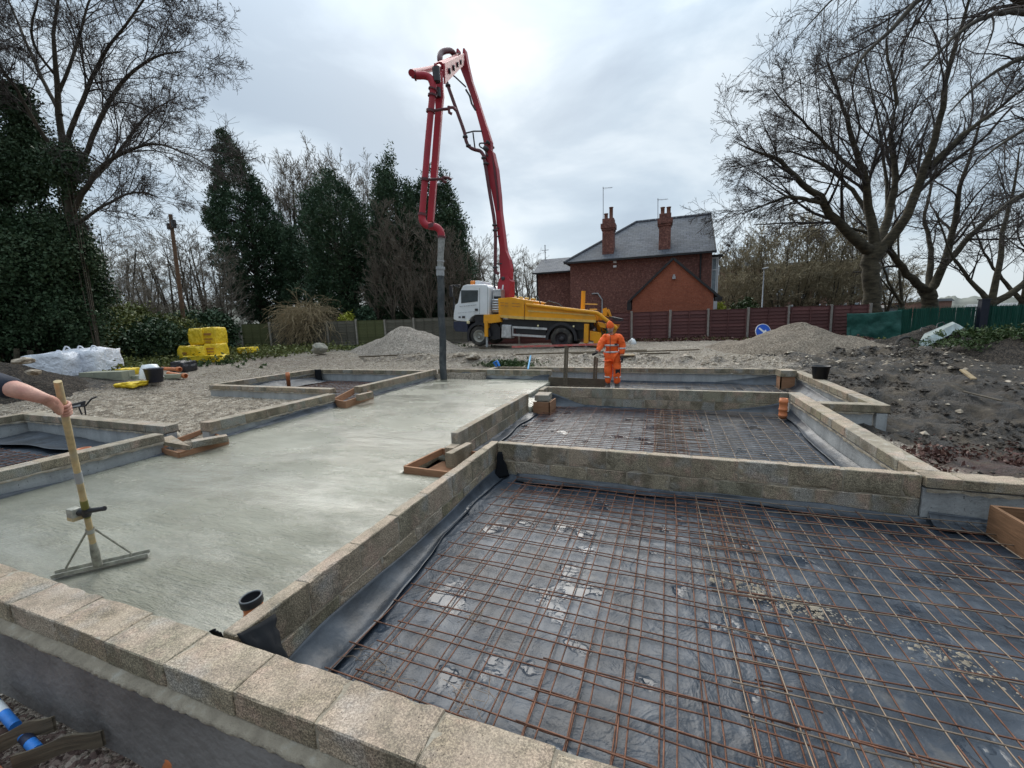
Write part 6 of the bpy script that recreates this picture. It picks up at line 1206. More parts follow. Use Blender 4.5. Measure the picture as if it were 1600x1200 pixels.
# person holding the float, mostly outside the left edge: only sleeve, forearm and hand are in view
hb0, hb1 = Vector(G(153, 884, SZ+.05)), Vector(AT(90, 596, 2.42)); hdir = (hb1-hb0).normalized(); grip = hb0+hdir*((hb1-hb0).length*.885)
PP = thing('person', 'person in a navy sleeve at the left edge gripping the float handle', 'person', (-4.28, 1.13, 0)); po = Vector(PP.location)
wr = Vector(AT(72, 624, 2.30))-po; el = Vector(AT(30, 610, 2.28))-po; shd = Vector((-.02, .02, 1.40)); gr = grip-po
sh2 = el+(Vector(AT(-70, 598, 2.30))-po-el)
B2 = {'pelvis': ((-.30, .0, .92), (.14, .11)), 'belly': ((-.28, .0, 1.10), (.15, .12)), 'chest': ((-.22, 0, 1.28), (.16, .12)), 'neck': ((-.20, .0, 1.46), (.06, .06)), 'nk2': ((-.18, .0, 1.53), (.05, .05)),
      'rs': (tuple(sh2.lerp(Vector((-.15, .1, 1.35)), .65)), (.07, .07)), 're': (tuple(el), (.047, .050)), 'rm': (tuple(el.lerp(wr, .45)), (.040, .042)), 'rw': (tuple(wr), (.027, .033)), 'rp': (tuple(wr.lerp(gr, .45)), (.030, .036)),
      'ls': ((-.34, -.17, 1.36), (.07, .07)), 'le': ((-.38, -.22, 1.1), (.05, .05)), 'lw': ((-.25, -.2, .9), (.035, .035)),
      'lh': ((-.30, -.09, .88), (.09, .09)), 'lk': ((-.25, -.10, .48), (.06, .06)), 'la': ((-.30, -.07, .08), (.045, .045)), 'lt': ((-.15, -.07, .04), (.045, .03)),
      'rh': ((-.30, .09, .88), (.09, .09)), 'rk': ((-.24, .06, .48), (.06, .06)), 'ra': ((-.28, .03, .08), (.045, .045)), 'rt': ((-.12, .04, .04), (.045, .03))}
skinfig('body', B2, [('pelvis', 'belly'), ('belly', 'chest'), ('chest', 'neck'), ('neck', 'nk2'), ('chest', 'rs'), ('rs', 're'), ('re', 'rm'), ('rm', 'rw'), ('rw', 'rp'), ('chest', 'ls'), ('ls', 'le'), ('le', 'lw'), ('pelvis', 'lh'), ('lh', 'lk'), ('lk', 'la'), ('la', 'lt'), ('pelvis', 'rh'), ('rh', 'rk'), ('rk', 'ra'), ('ra', 'rt')], 'skin', PP)
rsv = Vector(B2['rs'][0]); cuff = rsv.lerp(el, .98)+(el-rsv).normalized()*(-.012)
skinfig('shirt', {'pelvis': ((-.30, 0, .95), (.165, .135)), 'belly': ((-.28, .0, 1.10), (.175, .145)), 'chest': ((-.22, 0, 1.28), (.185, .145)), 'neck': ((-.20, 0, 1.44), (.075, .075)), 'rs': (tuple(rsv), (.095, .095)), 'c1': (tuple(rsv.lerp(el, .6)), (.072, .078)), 'c2': (tuple(cuff), (.060, .066)), 'ls': ((-.34, -.17, 1.36), (.09, .09)), 'le': ((-.38, -.22, 1.12), (.07, .07))},
        [('pelvis', 'belly'), ('belly', 'chest'), ('chest', 'neck'), ('chest', 'rs'), ('rs', 'c1'), ('c1', 'c2'), ('chest', 'ls'), ('ls', 'le')], 'sleeve', PP)
skinfig('trousers', {k: (B2[k][0], (B2[k][1][0]+.022, B2[k][1][1]+.022)) for k in ('pelvis', 'lh', 'lk', 'la', 'rh', 'rk', 'ra')}, [('pelvis', 'lh'), ('lh', 'lk'), ('lk', 'la'), ('pelvis', 'rh'), ('rh', 'rk'), ('rk', 'ra')], 'navy', PP)
for a_, t_ in (('la', 'lt'), ('ra', 'rt')):
    pa, pt = Vector(B2[a_][0]), Vector(B2[t_][0]); skinfig('boot', {'top': ((pa.x, pa.y, .22), (.075, .075)), 'heel': ((pa.x, pa.y, .07), (.075, .075)), 'ball': ((pa.x*.35+pt.x*.65, pt.y, .062), (.07, .06)), 'toe': ((pt.x+.05, pt.y, .055), (.058, .05))}, [('top', 'heel'), ('heel', 'ball'), ('ball', 'toe')], 'boot', PP)
h2 = head(PP, (-.15, .0, 1.63), 60, 15); m = MB(); m.lathe([(.095, .0), (.10, .05), (.07, .10), (0, .125)], (0, .012, 0), 20); m.build('hair', 'bark', h2)
# gripping fingers curled round the handle
fa = (gr-wr).normalized(); ax = hdir; out_ = fa.cross(ax).normalized()       # ax up along the handle
if out_.dot(Vector(CAMP)-grip) < 0: out_ = -out_
fw_ = (fa-ax*fa.dot(ax)).normalized(); rh = .0185
for i, (o_, rad) in enumerate(((.030, .0105), (.008, .0108), (-.014, .0105), (-.034, .0092))):
    c0 = gr+ax*o_; J = {}; seq = [(-1.05, .038), (-.2, .036), (.55, .031), (1.35, .029), (2.2, .028), (2.75, .0265)]
    names = 'abcdef'
    for nme, (ang, rr_2) in zip(names, seq):
        # knuckles on the camera side: start at the palm (behind, -fw) and travel over the camera side to the far side
        p = c0 + (-fw_*math.cos(ang+1.0) + out_*math.sin(ang+1.0))*rr_2; J[nme] = (tuple(p), rad*(1.12 if nme == 'b' else 1.0)*(.85 if nme == 'f' else 1))
    skinfig('finger', J, [(names[k], names[k+1]) for k in range(5)], 'skin', PP, 2)
th = gr+ax*.034; skinfig('thumb', {'a': (tuple(wr.lerp(gr, .55)+ax*.012-out_*.012), .016), 'b': (tuple(th-fw_*.020-out_*.020), .0135), 'c': (tuple(th+fw_*.012-out_*.030+ax*.006), .0115), 'd': (tuple(th+fw_*.032-out_*.012+ax*.010), .009)}, [('a', 'b'), ('b', 'c'), ('c', 'd')], 'skin', PP, 2)
skinfig('palm', {'a': (tuple(wr), (.028, .034)), 'b': (tuple(wr.lerp(gr, .45)+ax*.004), (.026, .042)), 'c': (tuple(gr-fw_*.036+out_*.004), (.018, .044))}, [('a', 'b'), ('b', 'c')], 'skin', PP, 2)
# ---------------------------------------------------------------- vibrating float
t = thing('concrete_float', 'concrete covered float with a long timber handle resting on the fresh slab', 'float', tuple(G(153, 885, SZ))); o0 = Vector(t.location)
m = MB(); L_ = (hb1-hb0).length; q = [hb0+hdir*L_*k/10-o0 for k in range(11)]; m.tube(q, [.021, .019, .0185, .018, .018, .018, .018, .018, .0185, .0185, .018], 14); m.build('handle', 'handle', t)
def on(f): return hb0+hdir*L_*f-o0
m = MB(); m.tube([on(.0), on(.10), on(.16)], [.028, .026, .0195], 12); m.build('concrete_crust', 'concsteel', t)
m = MB(); m.tube([on(.32), on(.42)], .0205, 12); m.build('wrapped_tape', 'tape', t); m = MB(); m.tube([on(.52), on(.575)], .0205, 12); m.build('grey_tape', 'lead', t)
bl0, bl1 = Vector(G(81, 903, SZ+.02))-o0, Vector(G(232, 868, SZ+.02))-o0; bd_ = (bl1-bl0).normalized(); pd_ = Vector((-bd_.y, bd_.x, 0)); 
if pd_.y < 0: pd_ = -pd_
m = MB(); m.bar(bl0+pd_*.022, bl1+pd_*.022, .075, .006); m.bar(bl0+Vector((0, 0, .012))-pd_*.014, bl1+Vector((0, 0, .012))-pd_*.014, .006, .028); m.bar(bl0+Vector((0, 0, .014))+pd_*.056, bl1+Vector((0, 0, .014))+pd_*.056, .006, .03); m.build('blade', 'concsteel', t, .001)
for pa, pb in (((139, 820), (105, 892)), ((146, 819), (205, 869))):
    j = on(.235); e_ = Vector(G(*pb, SZ+.03))-o0; sd_ = (e_-j); sd_.z = 0; sd_ = sd_.normalized()*.03; m = MB(); m.tube([j, j+sd_+Vector((0, 0, .0)), e_+Vector((0, 0, .03)), e_], .0075, 8); m.build('brace', 'concsteel', t)
m = MB(); m.lathe([(.024, -.02), (.026, .02)], tuple(on(.235)), 12); m.build('clamp', 'concsteel', t)
mc = on(.355); rt = Vector((math.cos(YAW), math.sin(YAW), 0)); bk = Vector((-math.sin(YAW), math.cos(YAW), 0)); 
m = MB(); m.bar(mc-rt*.085+Vector((0, 0, .025)), mc-rt*.085-Vector((0, 0, .055)), .075, .055); m.build('motor_box', 'concsteel', t, .006); m = MB(); m.bar(mc-rt*.085-Vector((0, 0, .035)), mc-rt*.085-Vector((0, 0, .062)), .077, .057); m.build('motor_foot', 'handle', t, .004)
m = MB(); m.tube([mc-rt*.05+Vector((0, 0, -.01)), mc-rt*.01, mc+rt*.04+Vector((0, 0, .004)), mc+rt*.135+Vector((0, 0, .016))], [.022, .028, .018, .014], 10); m.tube([mc+rt*.118+Vector((0, 0, .014)), mc+rt*.135+Vector((0, 0, .016))], .017, 10); m.tube([mc-hdir*.04, mc+hdir*.03], .026, 10); m.build('grip_bracket', 'black', t)
# ================================================================ vegetation
def perp(d, rng):
    r = rng.normal(size=d.shape); r -= d*np.sum(r*d, -1, keepdims=True); return r/np.linalg.norm(r, axis=-1, keepdims=True)
def paths(st, d, ln, n, wob, up, rng):
    P = np.zeros((len(st), n+1, 3)); P[:, 0] = st; d = d.copy()
    for k in range(n):
        d = d+rng.normal(size=d.shape)*wob+np.array([0, 0, 1])*up; d /= np.linalg.norm(d, axis=-1, keepdims=True); P[:, k+1] = P[:, k]+d*(ln/n)[:, None]
    return P
def tubes(P, r, s):
    N_, n, _ = P.shape; T_ = np.gradient(P, axis=1); T_ /= np.linalg.norm(T_, axis=-1, keepdims=True)+1e-9
    ref = np.where(np.abs(T_[:, :1, 2:3]) > .9, np.array([1., 0, 0]), np.array([0, 0, 1.])); u = np.cross(T_, np.broadcast_to(ref, T_.shape)); u /= np.linalg.norm(u, axis=-1, keepdims=True)+1e-9; w = np.cross(T_, u)
    a = np.arange(s)*2*np.pi/s; V = P[:, :, None]+(u[:, :, None]*np.cos(a)[:, None]+w[:, :, None]*np.sin(a)[:, None])*r[:, :, None, None]
    I = np.arange(N_*n*s).reshape(N_, n, s); J = np.roll(I, -1, 2); F = np.stack([I[:, :-1], J[:, :-1], J[:, 1:], I[:, 1:]], -1).reshape(-1, 4); return V.reshape(-1, 3), F
def kids(P, r, k, t0, t1, ang, lnf, rng, base_len, rf=.6, bias=None):
    N_, n, _ = P.shape; t = rng.uniform(t0, t1, (N_, k)); t = np.sort(t, 1); x = t*(n-1); i = np.minimum(x.astype(int), n-2); f = (x-i)[..., None]; ii = np.arange(N_)[:, None]
    st = P[ii, i]*(1-f)+P[ii, i+1]*f; d = P[ii, i+1]-P[ii, i]; d /= np.linalg.norm(d, axis=-1, keepdims=True)+1e-9; d = d.reshape(-1, 3)
    a = np.radians(rng.uniform(ang[0], ang[1], len(d)))[:, None]; nd = d*np.cos(a)+perp(d, rng)*np.sin(a)
    if bias is not None: nd = nd+np.array(bias); nd /= np.linalg.norm(nd, axis=-1, keepdims=True)
    ln = (base_len[:, None]*lnf*rng.uniform(.6, 1.25, (N_, k))*(1.15-.6*t)).ravel(); r0 = (r[ii, i]*(1-f[..., 0])+r[ii, i+1]*f[..., 0])*rf*rng.uniform(.7, 1.05, (N_, k)); return st.reshape(-1, 3), nd, ln, r0.ravel()
class Acc:
    def __init__(s): s.V = []; s.F = []; s.o = 0
    def add(s, V, F): s.V.append(V); s.F.append(F+s.o); s.o += len(V)
    def obj(s, name, mat, parent, smooth=True): return nparr(name, np.concatenate(s.V), np.concatenate(s.F), mat, parent, smooth)
def resamp(poly, n):
    p = np.array(poly, float); d = np.r_[0, np.cumsum(np.linalg.norm(np.diff(p[:, :3], axis=0), axis=1))]; t = np.linspace(0, d[-1], n); return np.stack([np.interp(t, d, p[:, i]) for i in range(p.shape[1])], 1)
def bare_tree(t, limbs, spec, bark, twig, seed, rmin=.006, lsc=1.0):
    """limbs: list of polylines [(x,y,z,r)...] world coords. spec: list of dicts per level"""
    rng = np.random.default_rng(seed); o = np.array(t.location); A, B = Acc(), Acc()
    Ps, Rs = [], []
    for l in limbs:
        if l is not limbs[0] and len(limbs[0]) > 2:
            q0_ = np.array(limbs[0][-1][:3]); p0_ = np.array(l[0][:3])
            if np.linalg.norm(q0_-p0_) < 1.3: l = [(*(np.array(limbs[0][-2][:3])*.5+q0_*.5), l[0][3]*.8)]+list(l)
        l_ = [Vector(p[:3]) for p in l]; sp_ = smoothp([tuple(p) for p in l_], 6); rr_s = np.interp(np.linspace(0, 1, len(sp_)), np.linspace(0, 1, len(l)), [p[3] for p in l]); q = resamp([(v.x, v.y, v.z, r_) for v, r_ in zip(sp_, rr_s)], 18); q[:, 3] *= lsc; q[2:-1, :3] += rng.normal(size=(15, 3))*np.minimum(q[2:-1, 3:4]*.22, .05); V, F = tubes(q[None, :, :3]-o, q[None, :, 3], 10); A.add(V, F)
        if l is not limbs[0]: Ps.append(q[:, :3]-o); Rs.append(q[:, 3])
    P, r = np.stack(Ps), np.stack(Rs); ln = np.linalg.norm(np.diff(P, axis=1), axis=2).sum(1); ln = np.maximum(ln, ln.mean())
    for lv, s in enumerate(spec):
        st, d, l2, r0 = kids(P, r, s['k'], s.get('t0', .2), 1.0, s['ang'], s['len'], rng, ln, s.get('rf', .6), s.get('bias'))
        l2 = np.minimum(l2, s.get('max', 99)); r0 = np.maximum(r0, rmin); P = paths(st, d, l2, s['n'], s['wob'], s['up'], rng); fr = np.linspace(1, s.get('tip', .35), s['n']+1)
        r = np.maximum(r0[:, None]*fr[None], rmin*.8); V, F = tubes(P, r, s['s']); (A if lv == 0 and s.get('limb') else B).add(V, F); ln = l2
    A.obj('trunk', bark, t); B.obj('crown', twig, t)
def tree_thing(label, base, group=None, name='bare_tree', cat='tree'): return thing(name, label, cat, tuple(base), 0, group)
def pxl(pts):  # (px,py,D,r) -> world
    return [(*AT(x, y, D), r) for x, y, D, r in pts]
# --- big plane tree on the right
SP = [dict(k=12, ang=(22, 50), len=.5, n=8, wob=.12, up=.03, s=6, t0=.3, rf=.5, max=5.5), dict(k=9, ang=(22, 52), len=.55, n=6, wob=.14, up=.0, s=4, t0=.2, rf=.5, max=3.2), dict(k=8, ang=(22, 60), len=.55, n=4, wob=.16, up=-.05, s=3, t0=.15, rf=.55, max=1.6), dict(k=4, ang=(20, 60), len=.6, n=2, wob=.2, up=-.05, s=3, t0=.2, rf=.7, max=.65)]
D0 = 26.0; b = AT(1362, 500, D0); t = tree_thing('large bare plane tree with a thick ringed trunk behind the red fence', (b[0], b[1], 0))
trunk = [(b[0], b[1], -.3, .62)]+pxl([(1362, 470, D0, .56), (1361, 425, D0, .55), (1366, 398, D0, .60), (1372, 385, D0, .62)])
SP = [dict(k=15, ang=(18, 45), len=.42, n=8, wob=.08, up=.01, s=6, t0=.25, rf=.45, max=4.8), dict(k=10, ang=(18, 48), len=.5, n=6, wob=.09, up=-.01, s=4, t0=.12, rf=.5, max=2.8), dict(k=7, ang=(20, 50), len=.5, n=4, wob=.12, up=-.06, s=3, t0=.1, rf=.55, max=1.4), dict(k=2, ang=(20, 55), len=.55, n=2, wob=.16, up=-.05, s=3, t0=.2, rf=.7, max=.6)]
limbs = [trunk,
 pxl([(1358, 392, D0, .42), (1335, 372, 25.6, .36), (1300, 335, 25.2, .28), (1285, 310, 25, .24), (1245, 280, 24.5, .18), (1220, 252, 24, .13), (1185, 238, 23.6, .08), (1155, 225, 23.3, .03)]),
 pxl([(1288, 318, 25, .16), (1235, 308, 24.6, .12), (1200, 318, 24.2, .07), (1160, 335, 24, .03)]),
 pxl([(1366, 375, D0, .36), (1358, 330, D0, .28), (1352, 280, 25.5, .22), (1335, 225, 25, .17), (1320, 180, 24.6, .12), (1305, 130, 24.2, .07), (1290, 90, 24, .03)]),
 pxl([(1352, 280, 25.5, .18), (1310, 245, 25.6, .13), (1270, 205, 25.4, .09), (1225, 160, 25.2, .05), (1205, 135, 25, .02)]),
 pxl([(1378, 375, 26.4, .32), (1392, 330, 26.8, .26), (1398, 270, 27, .22), (1392, 210, 27, .17), (1400, 150, 27, .12), (1385, 80, 27, .08), (1390, 20, 27, .04)]),
 pxl([(1378, 388, D0, .40), (1408, 350, 25.4, .32), (1432, 300, 25, .27), (1455, 240, 24.6, .22), (1470, 180, 24.2, .17), (1478, 120, 24, .16), (1500, 50, 23.8, .10), (1520, -20, 23.6, .06)]),
 pxl([(1450, 262, 24.8, .20), (1500, 215, 24.4, .15), (1560, 170, 24, .10), (1620, 120, 23.5, .05)]),
 pxl([(1372, 385, 26.5, .22), (1388, 340, 27.5, .16), (1382, 260, 28.5, .11), (1368, 170, 29, .07), (1350, 90, 29, .03)]),
 pxl([(1362, 345, 26.5, .2), (1325, 290, 27.5, .14), (1280, 255, 28.3, .09), (1220, 235, 29, .05), (1170, 260, 29, .02)])]
bare_tree(t, limbs, SP, 'bark_plane', 'twig', 3, .0088, .80)
# --- second and third trunks
D1 = 31; b = AT(1455, 495, D1); t = tree_thing('second bare plane tree with a short forked trunk right of the large one', (b[0], b[1], 0))
limbs = [[(b[0], b[1], -.3, .6)]+pxl([(1453, 470, D1, .55), (1448, 448, D1, .6)]),
 pxl([(1440, 448, D1, .36), (1415, 425, 30.6, .28), (1395, 398, 30.3, .24), (1380, 375, 30, .2), (1345, 360, 29.5, .12), (1300, 350, 29, .05)]),
 pxl([(1460, 445, D1, .36), (1478, 405, 30.6, .28), (1490, 350, 30.3, .22), (1500, 290, 30, .16), (1520, 230, 29.7, .1), (1540, 160, 29.5, .05)]),
 pxl([(1470, 420, D1, .28), (1520, 365, 30.6, .2), (1560, 330, 30.3, .14), (1610, 300, 30, .08), (1660, 280, 29.7, .04)]),
 pxl([(1452, 440, 31.4, .26), (1455, 390, 32, .2), (1445, 340, 32.5, .14), (1455, 280, 33, .09), (1440, 220, 33, .04)])]
SP2 = [dict(k=9, ang=(25, 60), len=.45, n=7, wob=.14, up=.04, s=5, t0=.25, rf=.5, max=4), dict(k=8, ang=(25, 65), len=.5, n=5, wob=.16, up=.0, s=3, t0=.15, rf=.55, max=2.2), dict(k=7, ang=(25, 70), len=.55, n=3, wob=.2, up=-.04, s=3, t0=.1, rf=.6, max=1.2)]
bare_tree(t, limbs, SP2, 'bark_plane', 'twig', 5, .011, .82)
for (px, D, sd, lean, lab) in ((1548, 27, 8, 35, 'third bare tree behind the palisade gate post, forking low to the right'), (1410, 40, 9, -14, 'thin leaning bare tree between the two plane trunks'), (1600, 31, 10, 12, 'bare tree at the right edge beyond the palisade')):
    b = AT(px, 495, D); t = tree_thing(lab, (b[0], b[1], 0)); s_ = .36 if px > 1500 else .22
    def up_(dx, y, dD, r): return (*AT(px+dx, y, D+dD), r)
    L_ = [[(b[0], b[1], -.3, s_*1.2), up_(0, 472, 0, s_)],
          [up_(0, 474, 0, s_*.7), up_(lean*.3, 430, 0, s_*.55), up_(lean*.5, 370, .3, s_*.42), up_(lean, 300, .5, s_*.26), up_(lean*1.3, 230, .6, s_*.1)],
          [up_(0, 476, 0, s_*.75), up_(lean*1.2, 450, -.3, s_*.6), up_(lean*2.4, 405, -.6, s_*.4), up_(lean*3.2, 340, -.9, s_*.25), up_(lean*3.8, 280, -1, s_*.1)],
          [up_(0, 474, 0, s_*.6), up_(-30, 440, .5, s_*.4), up_(-62, 395, .8, s_*.25), up_(-85, 330, 1, s_*.1)]]
    bare_tree(t, L_, SP2, 'bark_plane', 'twig', sd, .011, .82)
# --- overhanging branches from a tree outside the right edge
b = AT(1760, 520, 17); t = tree_thing('near bare tree beyond the right edge whose branches hang across the top corner', (b[0], b[1], 0))
def U(*p): return pxl([q for q in p])
limbs = [[(b[0], b[1], -.3, .5)]+U((1760, 400, 17, .45), (1770, 250, 16.8, .4)),
 U((1768, 260, 16.8, .28), (1700, 120, 15.5, .22), (1620, 20, 14.5, .17), (1540, -30, 13.8, .13), (1460, -20, 13.2, .10), (1400, 40, 12.8, .075), (1350, 85, 12.5, .05), (1318, 130, 12.3, .02)),
 U((1620, 20, 14.5, .12), (1560, 20, 13.5, .09), (1500, 50, 12.9, .06), (1440, 110, 12.5, .03)),
 U((1770, 250, 16.8, .25), (1720, 150, 16, .19), (1660, 90, 15.3, .13), (1600, 90, 14.7, .09), (1530, 130, 14.2, .05), (1480, 180, 13.9, .02)),
 U((1765, 300, 16.8, .2), (1700, 230, 16, .15), (1640, 190, 15.4, .10), (1580, 215, 15, .06), (1520, 260, 14.6, .02)),
 U((1540, -30, 13.8, .09), (1450, -70, 13.2, .07), (1370, -50, 12.8, .05), (1300, 0, 12.4, .03), (1245, 60, 12.2, .012)),
 U((1765, 340, 16.8, .18), (1690, 300, 16, .12), (1630, 290, 15.5, .08), (1570, 320, 15.1, .04), (1545, 350, 15, .02))]
SPO = [dict(k=11, ang=(20, 50), len=.34, n=7, wob=.12, up=-.04, s=5, t0=.3, rf=.5, max=2.2), dict(k=8, ang=(18, 50), len=.5, n=5, wob=.14, up=-.06, s=4, t0=.15, rf=.6, max=1.2), dict(k=5, ang=(20, 55), len=.55, n=4, wob=.16, up=-.05, s=3, t0=.15, rf=.6, max=.7)]
bare_tree(t, limbs, SPO, 'bark', 'twig', 21, .005, .8)
# --- left: ivy clad tree with wide bare crown
D2 = 15.0; b = AT(125, 545, D2); t = tree_thing('tall ivy clad tree with a wide bare crown at the left', (b[0], b[1], 0), name='ivy_tree')
limbs = [[(b[0], b[1], -.3, .42)]+U((122, 480, D2, .38), (118, 400, D2, .34), (110, 320, D2, .30), (98, 230, D2, .24), (90, 150, D2, .19), (85, 60, 14.8, .12), (95, -30, 14.6, .06)),
 U((115, 330, D2, .2), (150, 270, 14.6, .16), (190, 240, 14.3, .12), (240, 225, 14, .08), (290, 240, 13.7, .05), (330, 262, 13.5, .02)),
 U((112, 300, D2, .2), (150, 200, 14.8, .16), (190, 130, 14.6, .12), (240, 90, 14.4, .08), (290, 80, 14.2, .03)),
 U((100, 240, D2, .18), (130, 150, 14.6, .14), (165, 80, 14.3, .10), (215, 15, 14, .06), (250, -40, 13.8, .03)),
 U((95, 180, D2, .15), (60, 110, 15.4, .12), (30, 40, 15.8, .08), (0, -30, 16, .04)),
 U((105, 260, D2, .17), (60, 200, 14.5, .13), (20, 130, 14, .09), (-30, 70, 13.6, .05)),
 U((90, 150, D2, .13), (120, 70, 15.3, .10), (140, 0, 15.6, .07), (170, -70, 15.8, .03)),
 U((120, 350, D2, .14), (165, 320, 14.5, .10), (210, 300, 14.2, .07), (250, 310, 13.9, .03)),
 U((115, 310, D2, .15), (175, 250, 15.5, .11), (230, 180, 15.9, .07), (280, 150, 16.2, .03)),
 U((88, 120, 15, .1), (50, 60, 14.4, .08), (60, -20, 14, .05), (40, -80, 13.8, .02))]
SPL = [dict(k=17, ang=(25, 60), len=.42, n=7, wob=.14, up=.02, s=5, t0=.25, rf=.5, max=2.4), dict(k=8, ang=(25, 60), len=.5, n=5, wob=.16, up=.01, s=4, t0=.15, rf=.55, max=1.4), dict(k=7, ang=(25, 65), len=.6, n=4, wob=.18, up=0, s=3, t0=.15, rf=.6, max=.8), dict(k=3, ang=(25, 65), len=.6, n=2, wob=.18, up=0, s=3, t0=.15, rf=.7, max=.4)]
bare_tree(t, limbs, SPL, 'bark', 'twig', 31, .0052, .42)
# --- generic bare trees
def generic(seed, H, R0, slender, k1=12, deep=True, rmin=.010, twig='twig', lean=.12):
    rng = np.random.default_rng(seed); t = thing('bare_tree', None, None, (0, 0, 0)); stems = 1+int(rng.random()*2.4)
    Ls = [[(0, 0, -.3, R0), (0, 0, .25*H*.4, R0*.9)]]
    for s_ in range(stems+2):
        a = rng.uniform(0, 6.28); l = lean*H*(1 if s_ else .3)*(.5 if slender else 1.3); hh = H*rng.uniform(.8, 1)
        Ls.append([(math.cos(a)*l*f**1.3, math.sin(a)*l*f**1.3, .08*H+(hh-.08*H)*f, R0*.75*(1-f)+.015) for f in (0, .25, .5, .75, 1)])
    sp = [dict(k=k1, ang=(20, 45) if slender else (30, 65), len=.34 if slender else .42, n=6, wob=.10, up=.10 if slender else .04, s=4, t0=.15, rf=.5, max=H*.3), dict(k=7, ang=(20, 50), len=.5, n=4, wob=.13, up=.06, s=3, t0=.15, rf=.55, max=H*.16)]
    if deep: sp.append(dict(k=5, ang=(20, 55), len=.5, n=2, wob=.14, up=.02, s=3, t0=.15, rf=.6, max=H*.08))
    bare_tree(t, Ls, sp, 'bark', twig, seed, rmin); return t
def place(proto, used, px, D, H, Hp, lab, group, name=None, zb=0.0, sxy=None):
    if proto not in used: t = proto; used.add(proto)
    else:
        t = proto.copy(); COL.objects.link(t)
        for c in proto.children: c2 = c.copy(); COL.objects.link(c2); c2.parent = t
    b = AT(px, 495, D); t.location = (b[0], b[1], zb); s = H/Hp; t.scale = (sxy or s, sxy or s, s); t.rotation_euler = (0, 0, random.uniform(0, 6.28)); k_ = CNT.get(group, 0); CNT[group] = k_+1; tag(t, (ORD[k_]+' '+lab).replace('leftmost bare tree from the left', 'leftmost bare tree').replace('leftmost slender bare tree from the left', 'leftmost slender bare tree').replace('leftmost tree from the left', 'leftmost tree').replace('leftmost leafless brown tree from the left', 'leftmost leafless brown tree'), 'tree', group); 
    if name: t.name = name
    return t
CNT = {}; ORD = ['leftmost', 'second', 'third', 'fourth', 'fifth', 'sixth', 'seventh', 'eighth', 'ninth', 'tenth', 'eleventh', 'twelfth', 'thirteenth', 'fourteenth', 'fifteenth', 'sixteenth', 'seventeenth', 'eighteenth', 'nineteenth', 'twentieth', 'twenty first', 'twenty second', 'twenty third', 'twenty fourth']
used = set(); PS = [generic(40+i, 12, .14, True, 12, rmin=.012, twig='twig_pale') for i in range(3)]; PW = [generic(50+i, 9, .13, False, 10, rmin=.010, twig='twig_pale') for i in range(3)]; PT = [generic(60+i, 9, .13, False, 14, True, .020, 'twig_olive') for i in range(3)]
for i, (px, top, D) in enumerate([(446, 300, 37), (466, 268, 38), (490, 272, 41), (512, 266, 39), (538, 268, 42), (560, 272, 38), (585, 285, 40), (610, 300, 42)]):
    place(PS[i % 3], used, px, D, AT(px, top, D)[2], 12, 'slender bare tree from the left in the row behind the two conifers', 'slender bare trees behind the conifers', zb=0)
for i, (px, top, D) in enumerate([(735, 385, 44), (752, 378, 46), (772, 392, 43), (792, 382, 47), (812, 400, 44), (830, 396, 48), (845, 405, 50)]):
    place(PW[i % 3], used, px, D, AT(px, top, D)[2], 9, 'bare tree from the left behind the truck cab and boom', 'bare trees behind the truck')
for i, (px, top, D) in enumerate(sorted([(150, 400, 24), (172, 335, 25), (200, 380, 28), (228, 400, 30), (250, 395, 33), (272, 365, 30), (300, 372, 33), (325, 360, 35), (345, 380, 30), (356, 420, 28), (130, 440, 26), (215, 430, 24), (188, 450, 22), (240, 440, 23)])):
    place(PW[i % 3], used, px, D, AT(px, top, D)[2], 9, 'bare tree from the left in the scrub around the telegraph pole', 'bare trees around the telegraph pole')
for i, (px, top, D) in enumerate(sorted([(1128, 402, 46), (1146, 392, 44), (1165, 378, 47), (1184, 372, 43), (1203, 360, 46), (1222, 352, 42), (1240, 350, 45), (1258, 355, 43), (1276, 348, 46), (1294, 352, 42), (1312, 358, 45), (1330, 352, 43), (1348, 362, 46), (1134, 430, 40), (1158, 440, 39), (1190, 420, 40), (1215, 425, 38), (1246, 415, 39), (1270, 420, 40), (1300, 410, 38), (1326, 415, 40), (1385, 400, 44), (1405, 420, 46)])):
    place(PT[i % 3], used, px, D, AT(px, top, D)[2], 9, 'tree from the left in the bare thicket right of the house', 'bare thicket trees beyond the red fence', 'thicket_tree', sxy=.95)
# --- leafy things
def foliage(name, C, n, spread, size, mat, parent, outd=None, asp=2.6, rng=None, droop=-.1):
    rng = rng or RNG; C = np.asarray(C); c = np.repeat(C, n, 0); N_ = len(c); off = rng.normal(size=(N_, 3))*(np.repeat(spread, n)[:, None] if isinstance(spread, np.ndarray) else spread)
    d = rng.normal(size=(N_, 3)); 
    if outd is not None: d = d*.55+np.repeat(outd, n, 0)
    d[:, 2] += droop; d /= np.linalg.norm(d, axis=1, keepdims=True); s = perp(d, rng); p = c+off
    L_ = size*rng.uniform(.55, 1.4, (N_, 1)); w = L_/asp
    V = np.stack([p-d*L_*.5-s*w*.3, p-d*L_*.1+s*w*.55, p+d*L_*.5, p-d*L_*.15-s*w*.55], 1).reshape(-1, 3); F = np.arange(N_*4).reshape(-1, 4)[:, [0, 3, 2, 1]]
    return nparr(name, V, F, mat, parent)
